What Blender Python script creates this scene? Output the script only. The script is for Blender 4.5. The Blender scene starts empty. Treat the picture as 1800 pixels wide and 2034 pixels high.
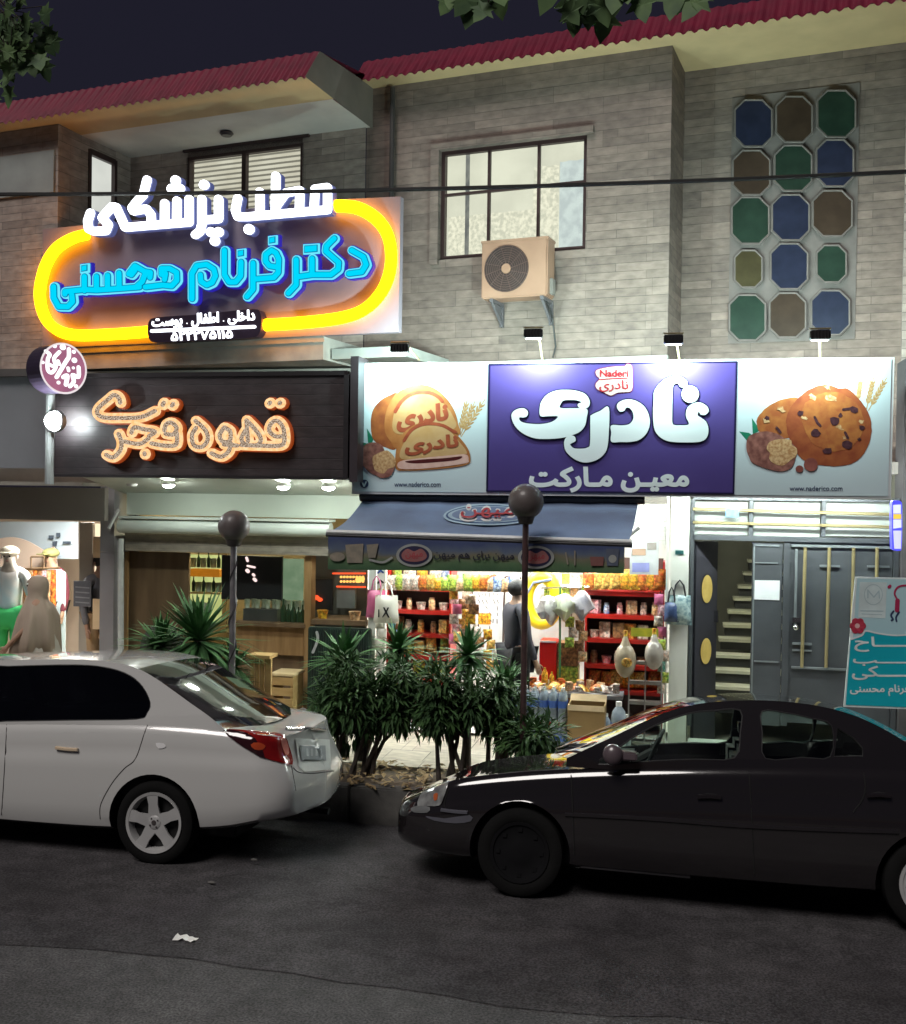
import bpy, bmesh, math, random
import numpy as np
from mathutils import Vector, Matrix, Euler
from mathutils.geometry import delaunay_2d_cdt
R = math.radians
sc = bpy.context.scene
col = sc.collection
random.seed(7)
# ---------------------------------------------------------------- camera
H = 2.70; FPX = 2121.0
cam_d = bpy.data.cameras.new('camera'); cam = bpy.data.objects.new('camera', cam_d); col.objects.link(cam)
cam_d.sensor_fit = 'HORIZONTAL'; cam_d.sensor_width = 36; cam_d.lens = 36*FPX/1800
cam_d.clip_start = .1; cam_d.clip_end = 500
CM = (Matrix.Rotation(R(12), 3, 'Z') @ Matrix.Rotation(R(90-.86), 3, 'X') @ Matrix.Rotation(R(.8), 3, 'Z'))
cam.location = (0, 0, H); cam.rotation_euler = CM.to_euler(); sc.camera = cam
# ---------------------------------------------------------------- sky, sun, exposure
w = bpy.data.worlds.new('World'); sc.world = w; w.use_nodes = True
nt = w.node_tree; nt.nodes.clear()
out = nt.nodes.new('ShaderNodeOutputWorld'); bg = nt.nodes.new('ShaderNodeBackground')
sky = nt.nodes.new('ShaderNodeTexSky'); sky.sky_type = 'NISHITA'; sky.sun_disc = False
sky.sun_elevation = R(-4); sky.sun_rotation = R(200)
bg2 = nt.nodes.new('ShaderNodeBackground'); bg2.inputs[0].default_value = (.0056, .0054, .0100, 1); bg2.inputs[1].default_value = 1.0
add = nt.nodes.new('ShaderNodeAddShader')
nt.links.new(sky.outputs[0], bg.inputs[0]); bg.inputs[1].default_value = .05
nt.links.new(bg.outputs[0], add.inputs[0]); nt.links.new(bg2.outputs[0], add.inputs[1]); nt.links.new(add.outputs[0], out.inputs[0])
sd = bpy.data.lights.new('sun', 'SUN'); sd.energy = .95; sd.angle = R(25); sd.color = (1, .94, .90)  # soft sun lamp standing in for unseen street lighting
so = bpy.data.objects.new('sun', sd); col.objects.link(so); so.rotation_euler = (R(38), 0, R(-25)); so.location = (0, -5, 12)
vs = sc.view_settings; sc.display_settings.display_device = 'sRGB'
vs.view_transform = 'Standard'; vs.look = 'None'; vs.exposure = 1.0; vs.gamma = 1
cy = sc.cycles; cy.use_denoising = True; cy.max_bounces = 6; cy.diffuse_bounces = 3; cy.glossy_bounces = 3
cy.transmission_bounces = 4; cy.transparent_max_bounces = 8; cy.sample_clamp_indirect = 6; cy.caustics_reflective = False; cy.caustics_refractive = False
# ---------------------------------------------------------------- measuring: a picture point carried to a real plane
def ray(px, py): return CM @ Vector(((px-900)/FPX, -(py-1017)/FPX, -1))
def S(px, py, y):                      # on the upright plane y (the street's direction)
    d = ray(px, py); t = y/d.y; return Vector((d.x*t, y, H+d.z*t))
def G(px, py, z=0.0):
    d = ray(px, py); t = (z-H)/d.z; return Vector((d.x*t, d.y*t, z))
BM = Matrix.Rotation(R(10), 3, 'Z')    # the upper storey is turned 10 degrees against the street
def B(px, py, v):
    d = BM @ ray(px, py); t = v/d.y; return Vector((d.x*t, v, H+d.z*t))
# ---------------------------------------------------------------- materials
MATS = {}
def mat(name, c, rough=.6, metal=0, c2=None, ns=8, nd=4, bump=0, bs=30, em=None, es=0, coat=0, spec=.5, stretch=None, alpha=None, fine=None):
    if name in MATS: return MATS[name]
    m = bpy.data.materials.new(name); m.use_nodes = True; n = m.node_tree.nodes; l = m.node_tree.links
    p = n['Principled BSDF']; p.inputs['Roughness'].default_value = rough; p.inputs['Metallic'].default_value = metal
    p.inputs['Coat Weight'].default_value = coat; p.inputs['Specular IOR Level'].default_value = spec
    tc = n.new('ShaderNodeTexCoord'); mp = n.new('ShaderNodeMapping'); l.new(tc.outputs['Object'], mp.inputs[0])
    if stretch: mp.inputs['Scale'].default_value = stretch
    nz = n.new('ShaderNodeTexNoise'); nz.inputs['Scale'].default_value = ns; nz.inputs['Detail'].default_value = nd; l.new(mp.outputs[0], nz.inputs[0])
    if c2 is None: c2 = tuple(min(1, x*.82) for x in c)
    rp = n.new('ShaderNodeValToRGB'); rp.color_ramp.elements[0].position = .35; rp.color_ramp.elements[1].position = .68
    rp.color_ramp.elements[0].color = (*c2, 1); rp.color_ramp.elements[1].color = (*c, 1)
    l.new(nz.outputs[0], rp.inputs[0]); l.new(rp.outputs[0], p.inputs['Base Color'])
    if fine:
        for fs_, lo, hi in fine:
            n3 = n.new('ShaderNodeTexNoise'); n3.inputs['Scale'].default_value = fs_; n3.inputs['Detail'].default_value = 3; l.new(mp.outputs[0], n3.inputs[0])
            r3 = n.new('ShaderNodeValToRGB'); r3.color_ramp.elements[0].position = .36; r3.color_ramp.elements[1].position = .66; r3.color_ramp.elements[0].color = (lo, lo, lo, 1); r3.color_ramp.elements[1].color = (hi, hi, hi, 1); l.new(n3.outputs[0], r3.inputs[0])
            mu = n.new('ShaderNodeMix'); mu.data_type = 'RGBA'; mu.blend_type = 'MULTIPLY'; mu.inputs[0].default_value = 1
            src = p.inputs['Base Color'].links[0].from_socket; l.new(src, mu.inputs[6]); l.new(r3.outputs[0], mu.inputs[7]); l.new(mu.outputs[2], p.inputs['Base Color'])
    if bump:
        b = n.new('ShaderNodeBump'); b.inputs['Strength'].default_value = bump; b.inputs['Distance'].default_value = .01
        n2 = n.new('ShaderNodeTexNoise'); n2.inputs['Scale'].default_value = bs; n2.inputs['Detail'].default_value = 5; l.new(mp.outputs[0], n2.inputs[0])
        l.new(n2.outputs[0], b.inputs['Height']); l.new(b.outputs[0], p.inputs['Normal'])
    if em: p.inputs['Emission Color'].default_value = (*em, 1); p.inputs['Emission Strength'].default_value = es
    if alpha is not None: p.inputs['Alpha'].default_value = alpha
    MATS[name] = m; return m
def emat(name, c, s=1.0, c2=None, ns=20):
    if name in MATS: return MATS[name]
    m = bpy.data.materials.new(name); m.use_nodes = True; n = m.node_tree.nodes; l = m.node_tree.links; n.clear()
    o = n.new('ShaderNodeOutputMaterial'); e = n.new('ShaderNodeEmission'); e.inputs[0].default_value = (*c, 1); e.inputs[1].default_value = s
    if c2:
        tc = n.new('ShaderNodeTexCoord'); nz = n.new('ShaderNodeTexNoise'); nz.inputs['Scale'].default_value = ns; nz.inputs['Detail'].default_value = 4
        rp = n.new('ShaderNodeValToRGB'); rp.color_ramp.elements[0].position = .4; rp.color_ramp.elements[1].position = .62
        rp.color_ramp.elements[0].color = (*c2, 1); rp.color_ramp.elements[1].color = (*c, 1)
        l.new(tc.outputs['Object'], nz.inputs[0]); l.new(nz.outputs[0], rp.inputs[0]); l.new(rp.outputs[0], e.inputs[0])
    l.new(e.outputs[0], o.inputs[0]); MATS[name] = m; return m
def glass(name, tint=(.8, .9, .85), refl=.08, rough=.02):
    if name in MATS: return MATS[name]
    m = bpy.data.materials.new(name); m.use_nodes = True; n = m.node_tree.nodes; l = m.node_tree.links; n.clear()
    o = n.new('ShaderNodeOutputMaterial'); t = n.new('ShaderNodeBsdfTransparent'); t.inputs[0].default_value = (*tint, 1)
    g = n.new('ShaderNodeBsdfGlossy'); g.inputs['Roughness'].default_value = rough
    mx = n.new('ShaderNodeMixShader'); fr = n.new('ShaderNodeFresnel'); fr.inputs[0].default_value = 1.45
    ma = n.new('ShaderNodeMath'); ma.operation = 'ADD'; ma.inputs[1].default_value = refl*.5; l.new(fr.outputs[0], ma.inputs[0]); l.new(ma.outputs[0], mx.inputs[0])
    l.new(t.outputs[0], mx.inputs[1]); l.new(g.outputs[0], mx.inputs[2]); l.new(mx.outputs[0], o.inputs[0]); MATS[name] = m; return m
def stone(name, cols, bw=.42, bh=.075, rough=.7, bump=.5, mortar=(.10, .095, .09), ms=.004, off=.5, warm=.25):
    """courses of stone or boards: brick pattern over (along, height), tinted per piece, broken up by noise"""
    if name in MATS: return MATS[name]
    m = bpy.data.materials.new(name); m.use_nodes = True; n = m.node_tree.nodes; l = m.node_tree.links
    p = n['Principled BSDF']; p.inputs['Roughness'].default_value = rough
    tc = n.new('ShaderNodeTexCoord'); sx = n.new('ShaderNodeSeparateXYZ'); l.new(tc.outputs['Object'], sx.inputs[0])
    ad = n.new('ShaderNodeMath'); ad.operation = 'ADD'; l.new(sx.outputs[0], ad.inputs[0]); l.new(sx.outputs[1], ad.inputs[1])
    cb = n.new('ShaderNodeCombineXYZ'); l.new(ad.outputs[0], cb.inputs[0]); l.new(sx.outputs[2], cb.inputs[1])
    def brick(wd, ht, a, b):
        k = n.new('ShaderNodeTexBrick'); k.inputs['Scale'].default_value = 1; k.inputs['Brick Width'].default_value = wd; k.inputs['Row Height'].default_value = ht
        k.inputs['Mortar Size'].default_value = ms; k.inputs['Mortar Smooth'].default_value = .3; k.inputs['Color1'].default_value = (*a, 1); k.inputs['Color2'].default_value = (*b, 1)
        k.inputs['Mortar'].default_value = (*mortar, 1); k.offset = off; k.inputs['Bias'].default_value = 0; l.new(cb.outputs[0], k.inputs[0]); return k
    k1 = brick(bw, bh, tuple(x*1.14 for x in cols[0]), tuple(x*.80 for x in cols[1])); k2 = brick(bw*1.7, bh*2, cols[2], cols[3])
    nz = n.new('ShaderNodeTexNoise'); nz.inputs['Scale'].default_value = .9; nz.inputs['Detail'].default_value = 3; l.new(cb.outputs[0], nz.inputs[0])
    rp = n.new('ShaderNodeValToRGB'); rp.color_ramp.elements[0].position = .42; rp.color_ramp.elements[1].position = .6; l.new(nz.outputs[0], rp.inputs[0])
    mx = n.new('ShaderNodeMix'); mx.data_type = 'RGBA'; l.new(rp.outputs[0], mx.inputs[0]); l.new(k1.outputs[0], mx.inputs[6]); l.new(k2.outputs[0], mx.inputs[7])
    n3 = n.new('ShaderNodeTexNoise'); n3.inputs['Scale'].default_value = 5; n3.inputs['Detail'].default_value = 8
    mp = n.new('ShaderNodeMapping'); mp.inputs['Scale'].default_value = (1.5, 3, 1); l.new(cb.outputs[0], mp.inputs[0]); l.new(mp.outputs[0], n3.inputs[0])
    r3 = n.new('ShaderNodeValToRGB'); r3.color_ramp.elements[0].position = .3; r3.color_ramp.elements[1].position = .7
    r3.color_ramp.elements[0].color = (.70, .68, .67, 1); r3.color_ramp.elements[1].color = (1.08, 1.06, 1.03, 1); l.new(n3.outputs[0], r3.inputs[0])
    mu = n.new('ShaderNodeMix'); mu.data_type = 'RGBA'; mu.blend_type = 'MULTIPLY'; mu.inputs[0].default_value = 1; l.new(mx.outputs[2], mu.inputs[6]); l.new(r3.outputs[0], mu.inputs[7])
    l.new(mu.outputs[2], p.inputs['Base Color'])
    b = n.new('ShaderNodeBump'); b.inputs['Strength'].default_value = bump; b.inputs['Distance'].default_value = .02
    hm = n.new('ShaderNodeMath'); hm.operation = 'MULTIPLY_ADD'; l.new(n3.outputs[0], hm.inputs[0]); hm.inputs[1].default_value = .5
    inv = n.new('ShaderNodeMath'); inv.operation = 'SUBTRACT'; inv.inputs[0].default_value = 1; l.new(k1.outputs[1], inv.inputs[1]); l.new(inv.outputs[0], hm.inputs[2])
    l.new(hm.outputs[0], b.inputs['Height']); l.new(b.outputs[0], p.inputs['Normal']); MATS[name] = m; return m
# ---------------------------------------------------------------- objects
def link(o, parent=None):
    col.objects.link(o)
    if parent: o.parent = parent
    return o
def tag(o, label=None, cat=None, group=None, kind=None):
    if label: o['label'] = label
    if cat: o['category'] = cat
    if group: o['group'] = group
    if kind: o['kind'] = kind
    return o
def thing(name, label, cat, loc=(0, 0, 0), rz=0, group=None):
    o = bpy.data.objects.new(name, None); o.empty_display_size = .1; link(o); o.location = loc; o.rotation_euler = (0, 0, rz)
    return tag(o, label, cat, group)
def dup(root, loc, rz=None, label=None, group=None, scale=None, rot=None):
    def cp(o, par):
        c = o.copy(); link(c, par)
        for ch in KIDS.get(o.name, []): cp(ch, c)
        return c
    r = cp(root, None); r.location = loc
    if rz is not None: r.rotation_euler = (0, 0, rz)
    if rot: r.rotation_euler = rot
    if scale: r.scale = scale if hasattr(scale, '__len__') else (scale,)*3
    if label: r['label'] = label
    if group: r['group'] = group
    return r
KIDS = {}
class MB:
    def __init__(s): s.v = []; s.f = []; s.m = []
    def add(s, vs_, fs, mi=0):
        o = len(s.v); s.v += [tuple(q) for q in vs_]; s.f += [tuple(i+o for i in f) for f in fs]; s.m += [mi]*len(fs); return s
    def box(s, x0, x1, y0, y1, z0, z1, mi=0):
        return s.add([(x0, y0, z0), (x1, y0, z0), (x1, y1, z0), (x0, y1, z0), (x0, y0, z1), (x1, y0, z1), (x1, y1, z1), (x0, y1, z1)],
                     [(0, 3, 2, 1), (4, 5, 6, 7), (0, 1, 5, 4), (1, 2, 6, 5), (2, 3, 7, 6), (3, 0, 4, 7)], mi)
    def bbox(s, x0, x1, y0, y1, z0, z1, r=.01, mi=0):
        """box with chamfered edges"""
        bm = bmesh.new(); bmesh.ops.create_cube(bm, size=1)
        for q in bm.verts: q.co = Vector(((x0+x1)/2+q.co.x*(x1-x0), (y0+y1)/2+q.co.y*(y1-y0), (z0+z1)/2+q.co.z*(z1-z0)))
        bmesh.ops.bevel(bm, geom=bm.edges[:], offset=r, segments=2, affect='EDGES'); return s.bm(bm, mi)
    def bm(s, bm, mi=0, mtx=None):
        bm.verts.index_update(); vs_ = [(mtx @ q.co if mtx else q.co) for q in bm.verts]; s.add(vs_, [[q.index for q in f.verts] for f in bm.faces], mi); bm.free(); return s
    def tube(s, pts, r, n=8, mi=0, cap=True):
        pts = [Vector(p) for p in pts]; rr = r if hasattr(r, '__len__') else [r]*len(pts); rings = []
        up = None
        for i, p in enumerate(pts):
            t = (pts[min(i+1, len(pts)-1)]-pts[max(i-1, 0)]).normalized()
            a = up if up is not None else (Vector((0, 0, 1)) if abs(t.z) < .9 else Vector((1, 0, 0)))
            x = (a - t*a.dot(t)).normalized(); up = x; y = t.cross(x)
            rings.append([p+(x*math.cos(k*2*math.pi/n)+y*math.sin(k*2*math.pi/n))*rr[i] for k in range(n)])
        fs = []
        for i in range(len(rings)-1):
            for k in range(n): fs.append((i*n+k, i*n+(k+1) % n, (i+1)*n+(k+1) % n, (i+1)*n+k))
        if cap: fs += [tuple(range(n))[::-1], tuple((len(rings)-1)*n+k for k in range(n))]
        return s.add([q for r_ in rings for q in r_], fs, mi)
    def lathe(s, prof, c=(0, 0, 0), axis='z', n=24, mi=0):
        vs_ = []
        for (r, h) in prof:
            for k in range(n):
                a = 2*math.pi*k/n; x, y = r*math.cos(a), r*math.sin(a)
                q = (x, y, h) if axis == 'z' else ((x, h, y) if axis == 'y' else (h, x, y)); vs_.append((q[0]+c[0], q[1]+c[1], q[2]+c[2]))
        fs = [(i*n+k, i*n+(k+1) % n, (i+1)*n+(k+1) % n, (i+1)*n+k) for i in range(len(prof)-1) for k in range(n)]
        return s.add(vs_, fs, mi)
    def sphere(s, c, r, n=16, sc_=(1, 1, 1), mi=0):
        prof = [(max(1e-4, math.sin(math.pi*i/(n//2))), -math.cos(math.pi*i/(n//2))) for i in range(n//2+1)]
        vs_ = []; 
        for (a, h) in prof:
            for k in range(n):
                t = 2*math.pi*k/n; vs_.append((c[0]+r*sc_[0]*a*math.cos(t), c[1]+r*sc_[1]*a*math.sin(t), c[2]+r*sc_[2]*h))
        fs = [(i*n+k, i*n+(k+1) % n, (i+1)*n+(k+1) % n, (i+1)*n+k) for i in range(len(prof)-1) for k in range(n)]
        return s.add(vs_, fs, mi)
    def build(s, name, m, parent=None, smooth=False, fix=True, org=None):
        me = bpy.data.meshes.new(name)
        o0 = Vector(org) if org else Vector((0, 0, 0))
        me.from_pydata([Vector(q)-o0 for q in s.v], [], s.f); me.validate()
        for k in (m if isinstance(m, (list, tuple)) else [m]): me.materials.append(k)
        if len(s.m) == len(me.polygons): me.polygons.foreach_set('material_index', s.m)
        if fix:
            bm = bmesh.new(); bm.from_mesh(me); bmesh.ops.recalc_face_normals(bm, faces=bm.faces[:]); bm.to_mesh(me); bm.free()
        if smooth:
            me.polygons.foreach_set('use_smooth', [True]*len(me.polygons))
            if smooth != 'all': me.set_sharp_from_angle(angle=R(40))
        o = bpy.data.objects.new(name, me); link(o, parent)
        if org: o.location = org
        if parent: KIDS.setdefault(parent.name, []).append(o)
        return o
# ---------------------------------------------------------------- flat shapes: outlines filled as one face set, then given thickness
def fill2d(loops):
    V = []; E = []
    for lp in loops:
        o = len(V); n = len(lp); V += [Vector((p[0], p[1])) for p in lp]; E += [(o+i, o+(i+1) % n) for i in range(n)]
    vo, eo, fo, _, _, _ = delaunay_2d_cdt(V, E, [], 0, 1e-5)
    P = np.array([(v.x, v.y) for v in vo]); F = np.array([f for f in fo])
    if len(F) == 0: return [], []
    C = P[F].mean(axis=1); wn = np.zeros(len(C), int)
    for lp in loops:
        a = np.array([(p[0], p[1]) for p in lp]); b = np.roll(a, -1, axis=0)
        for (x0, y0), (x1, y1) in zip(a, b):
            if y0 == y1: continue
            up = (y0 <= C[:, 1]) & (y1 > C[:, 1]); dn = (y1 <= C[:, 1]) & (y0 > C[:, 1])
            cr = (x1-x0)*(C[:, 1]-y0)-(C[:, 0]-x0)*(y1-y0)
            wn += (up & (cr > 0)).astype(int); wn -= (dn & (cr < 0)).astype(int)
    F = F[wn != 0]
    return P, F
def slab(mb, loops, y, th, mi=0, fn=None):
    """loops in (x, z); front face at y - th, back edge at y"""
    P, F = fill2d(loops)
    if len(F) == 0: return mb
    ed = {}
    for f in F:
        f = list(f)
        a, b, c = (P[i] for i in f)
        if (b[0]-a[0])*(c[1]-a[1])-(b[1]-a[1])*(c[0]-a[0]) < 0: f = f[::-1]
        for i in range(3):
            e = (f[i], f[(i+1) % 3]); ed[e] = 1
    n = len(P); vs_ = [(p[0], y-th, p[1]) for p in P]+[(p[0], y, p[1]) for p in P]
    if fn: vs_ = [fn(*q) for q in vs_]
    fs = [tuple(f) for f in F]
    for (a, b) in ed:
        if (b, a) not in ed: fs.append((b, a, a+n, b+n))
    return mb.add(vs_, fs, mi)
def catmull(pts, k=6, closed=True):
    n = len(pts); out_ = []
    rng = range(n) if closed else range(n-1)
    for i in rng:
        g = (lambda j: pts[j % n]) if closed else (lambda j: pts[max(0, min(n-1, j))])
        p0, p1, p2, p3 = g(i-1), g(i), g(i+1), g(i+2)
        for s_ in range(k):
            t = s_/k
            out_.append(tuple(.5*((2*p1[d])+(-p0[d]+p2[d])*t+(2*p0[d]-5*p1[d]+4*p2[d]-p3[d])*t*t+(-p0[d]+3*p1[d]-3*p2[d]+p3[d])*t**3) for d in range(2)))
    if not closed: out_.append(tuple(pts[-1][:2]))
    return out_
def ccw(lp):
    a = sum(lp[i][0]*lp[(i+1) % len(lp)][1]-lp[(i+1) % len(lp)][0]*lp[i][1] for i in range(len(lp)))
    return lp if a > 0 else lp[::-1]
def stroke(pts, r, smooth=0, n=12, square=False):
    """one stroke: union of quads and round (or square) joints, all the same way round"""
    if smooth: pts = catmull(pts, smooth, False)
    L = []
    for i, p in enumerate(pts):
        if square: L.append(ccw([(p[0]-r, p[1]-r), (p[0]+r, p[1]-r), (p[0]+r, p[1]+r), (p[0]-r, p[1]+r)]))
        else: L.append([(p[0]+r*math.cos(2*math.pi*k/n+.1), p[1]+r*math.sin(2*math.pi*k/n+.1)) for k in range(n)])
    for a, b in zip(pts[:-1], pts[1:]):
        dx, dy = b[0]-a[0], b[1]-a[1]; d = math.hypot(dx, dy)
        if d < 1e-6: continue
        nx, ny = -dy/d*r, dx/d*r
        L.append(ccw([(a[0]+nx, a[1]+ny), (a[0]-nx, a[1]-ny), (b[0]-nx, b[1]-ny), (b[0]+nx, b[1]+ny)]))
    return L
def circ(cx, cy_, r, ry=None, n=20, rot=0):
    ry = ry or r; o = []
    for k in range(n):
        a = 2*math.pi*k/n; x, y = r*math.cos(a), ry*math.sin(a); o.append((cx+x*math.cos(rot)-y*math.sin(rot), cy_+x*math.sin(rot)+y*math.cos(rot)))
    return o
def px(loops, fn, ccw_=True):
    """picture outlines carried onto a plane: fn(px, py) -> point; returns (x, z) loops, all one way round"""
    o = []
    for lp in loops:
        q = [fn(*p[:2]) for p in lp]; q = [(v.x, v.z) for v in q]; o.append(ccw(q) if ccw_ else q)
    return o
# ---------------------------------------------------------------- lettering (contextual letter forms are chosen here, written right to left)
AR = {}
for ch, b_, n_ in [('ا', 0xFE8D, 2), ('ب', 0xFE8F, 4), ('ت', 0xFE95, 4), ('ج', 0xFE9D, 4), ('ح', 0xFEA1, 4), ('خ', 0xFEA5, 4), ('د', 0xFEA9, 2), ('ر', 0xFEAD, 2), ('ز', 0xFEAF, 2),
                   ('س', 0xFEB1, 4), ('ش', 0xFEB5, 4), ('ط', 0xFEC1, 4), ('ع', 0xFEC9, 4), ('ف', 0xFED1, 4), ('ق', 0xFED5, 4), ('ل', 0xFEDD, 4), ('م', 0xFEE1, 4),
                   ('ن', 0xFEE5, 4), ('ه', 0xFEE9, 4), ('و', 0xFEED, 2), ('پ', 0xFB56, 4), ('ک', 0xFB8E, 4), ('ی', 0xFBFC, 4)]: AR[ch] = (b_, n_)
def shape(s):
    o = []
    for i, c in enumerate(s):
        if c not in AR: o.append(c); continue
        b_, n_ = AR[c]
        pv = i > 0 and ((s[i-1] in AR and AR[s[i-1]][1] == 4) or s[i-1] == 'ـ')
        nx_ = i < len(s)-1 and (s[i+1] in AR or s[i+1] == 'ـ') and n_ == 4
        o.append(chr(b_+(3 if pv and nx_ else 1 if pv else 2 if nx_ else 0)))
    o = ''.join(o)[::-1]
    return o
def text_loops(txt, bold=0.0, rtl=True):
    c = bpy.data.curves.new('tmp', 'FONT'); c.body = shape(txt) if rtl else txt; c.size = 1; c.offset = bold; c.resolution_u = 3
    c.dimensions = '2D'; c.fill_mode = 'NONE'
    o = bpy.data.objects.new('tmp', c); col.objects.link(o); bpy.context.view_layer.update()
    me = bpy.data.meshes.new_from_object(o.evaluated_get(bpy.context.evaluated_depsgraph_get()))
    adj = {}
    for e in me.edges:
        a, b = e.vertices; adj.setdefault(a, []).append(b); adj.setdefault(b, []).append(a)
    seen = set(); loops = []
    for s0 in adj:
        if s0 in seen: continue
        lp = [s0]; seen.add(s0); cur = s0
        while True:
            nx_ = [q for q in adj[cur] if q not in seen]
            if not nx_: break
            cur = nx_[0] if len(lp) > 1 else min(adj[cur], key=lambda q: (q != cur+1)); 
            if cur in seen: break
            seen.add(cur); lp.append(cur)
        loops.append([(me.vertices[i].co.x, me.vertices[i].co.y) for i in lp])
    bpy.data.objects.remove(o); bpy.data.curves.remove(c); bpy.data.meshes.remove(me)
    return [l_ for l_ in loops if len(l_) > 2]
def fit_text(txt, x0, y0, x1, y1, bold=0.0, rtl=True, slant=0.0):
    """outlines of the words fitted in a picture box (x0,y0 top left; x1,y1 bottom right); slant = rise of the line in px"""
    L = text_loops(txt, 0, rtl); X = [p[0] for l_ in L for p in l_]; Y = [p[1] for l_ in L for p in l_]
    a, b, c, d = min(X), max(X), min(Y), max(Y)
    L = [[(x0+(p[0]-a)/(b-a)*(x1-x0), y1-(p[1]-c)/(d-c)*(y1-y0)+slant*((p[0]-a)/(b-a)-.5)) for p in l_] for l_ in L]
    if bold:                       # heavier letters: every outline point moved out along its normal
        r = bold*(y1-y0)*.5*(1 if sum(sum(l_[i][0]*l_[(i+1) % len(l_)][1]-l_[(i+1) % len(l_)][0]*l_[i][1] for i in range(len(l_))) for l_ in L) > 0 else -1); L2 = []
        for l_ in L:
            q = [l_[0]]
            for p in l_[1:]:
                if math.hypot(p[0]-q[-1][0], p[1]-q[-1][1]) > .05: q.append(p)
            n = len(q); o = []
            if n < 4: continue
            for i in range(n):
                a_, b_, c_ = q[i-1], q[i], q[(i+1) % n]
                n1 = Vector((b_[1]-a_[1], a_[0]-b_[0])); n2 = Vector((c_[1]-b_[1], b_[0]-c_[0]))
                n1 = n1.normalized() if n1.length > 1e-6 else n2.normalized(); n2 = n2.normalized() if n2.length > 1e-6 else n1
                m = n1+n2
                if m.length < .5: m = n1
                m = m.normalized(); k = min(1.6, 1/max(.3, m.dot(n1))); o.append((b_[0]+m.x*r*k, b_[1]+m.y*r*k))
            L2.append(o)
        L = L2
    return L
def art(name, loops, fn, y, off, m, parent, th=.004, ccw_=True):
    """printed or cut-out shapes lying on the plane y, standing off by off"""
    mb = MB(); slab(mb, px(loops, fn, ccw_), y-off, th); return mb.build(name, m, parent, fix=False) if mb.v else None
# ================================================================ ground
asphalt = mat('asphalt', (.112, .110, .111), .85, c2=(.085, .083, .085), ns=.8, nd=8, bump=.7, bs=150, spec=.3, fine=[(70, .5, 1.4), (9, .8, 1.12), (1.7, .80, 1.08)])
def sheet(name, x0, x1, y0, y1, z, m, kind='structure', th=None, nx=1, ny=1):
    mb = MB()
    if th: mb.box(x0, x1, y0, y1, z-th, z)
    else: mb.add([(x0, y0, z), (x1, y0, z), (x1, y1, z), (x0, y1, z)], [(0, 1, 2, 3)])
    return tag(mb.build(name, m, None, fix=False), kind=kind)
YK = 8.98
sheet('ground', -150, 150, -60, 250, -.4, mat('earth', (.06, .055, .05), .95, ns=.4))
mb = MB(); ry = [-8, 6.0]+[6.0+(YK-6.0)*k/10 for k in range(1, 11)]; rz__ = [0, 0]+[-.19*(k/10)**2 for k in range(1, 11)]
mb.add([(x, y, z) for y, z in zip(ry, rz__) for x in (-60, 60)], [(2*i, 2*i+1, 2*i+3, 2*i+2) for i in range(len(ry)-1)]); tag(mb.build('road', asphalt, None, smooth=True, fix=False), kind='structure')
def roadz(y): return float(np.interp(y, ry, rz__))
# parked cars' shadow painted as a darker strip of asphalt with a ragged edge
mb = MB(); rr = random.Random(3); edge = []
for i in range(81):
    x = -12+i*.3; edge.append((x, 5.62+.05*math.sin(x*1.7)+.03*rr.uniform(-1, 1)+(.0 if x < -2.2 else min(.9, (x+2.2)*.9)*.0)))
vv = []; 
for yy in [None]+ry[1:-1]+[YK-.02]:
    vv += [(x, (y if yy is None else yy), .004+roadz(y if yy is None else yy)) for x, y in edge]
mb.add(vv, [(j*81+i, j*81+i+1, (j+1)*81+i+1, (j+1)*81+i) for j in range(len(ry)-1) for i in range(80)])
tag(mb.build('road_shade_patch', mat('shaded_asphalt', (.084, .080, .083), .9, c2=(.062, .058, .062), ns=1.2, nd=8, bump=.7, bs=150, spec=.25, fine=[(70, .5, 1.4), (5, .75, 1.12), (1.3, .78, 1.1)]), None, smooth=True, fix=False), kind='structure')
conc = mat('kerb_concrete', (.13, .125, .115), .85, c2=(.07, .068, .064), ns=5, nd=8, bump=.3, bs=60)
mb = MB()
for i in range(40):
    x = -14+i*.7; mb.bbox(x, x+.69, YK, YK+.14, -.3, .13, .012)
tag(mb.build('kerb', conc, None), kind='structure')
pave = stone('paving', [(.56, .53, .44), (.60, .57, .47), (.52, .49, .41), (.58, .54, .45)], .4, .4, .55, .15, (.14, .13, .12), .006)
# paving lies flat: drive the pattern from the ground plane instead of the height
n_ = pave.node_tree.nodes; l_ = pave.node_tree.links; sx_ = [q for q in n_ if q.type == 'SEPXYZ'][0]; cb_ = [q for q in n_ if q.type == 'COMBXYZ'][0]
for lk in list(cb_.inputs[0].links)+list(cb_.inputs[1].links): l_.remove(lk)
l_.new(sx_.outputs[0], cb_.inputs[0]); l_.new(sx_.outputs[1], cb_.inputs[1])
mb = MB(); mb.box(-14, 14, YK+.8, 15.5, -.1, .13); tag(mb.build('pavement', pave, None), kind='structure')
soil = mat('soil', (.16, .125, .085), .95, c2=(.06, .048, .035), ns=9, nd=8, bump=1, bs=25)
mb = MB(); n = 60
vs_ = []; rr = random.Random(5)
for j in range(8):
    for i in range(n*2+1): vs_.append((-14+i*28/(n*2), YK+.14+j*.66/7, .075+rr.uniform(0, .05)))
mb.add(vs_, [(j*(n*2+1)+i, j*(n*2+1)+i+1, (j+1)*(n*2+1)+i+1, (j+1)*(n*2+1)+i) for j in range(7) for i in range(n*2)])
tag(mb.build('planting_bed', soil, None, smooth=True), kind='structure')
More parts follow.
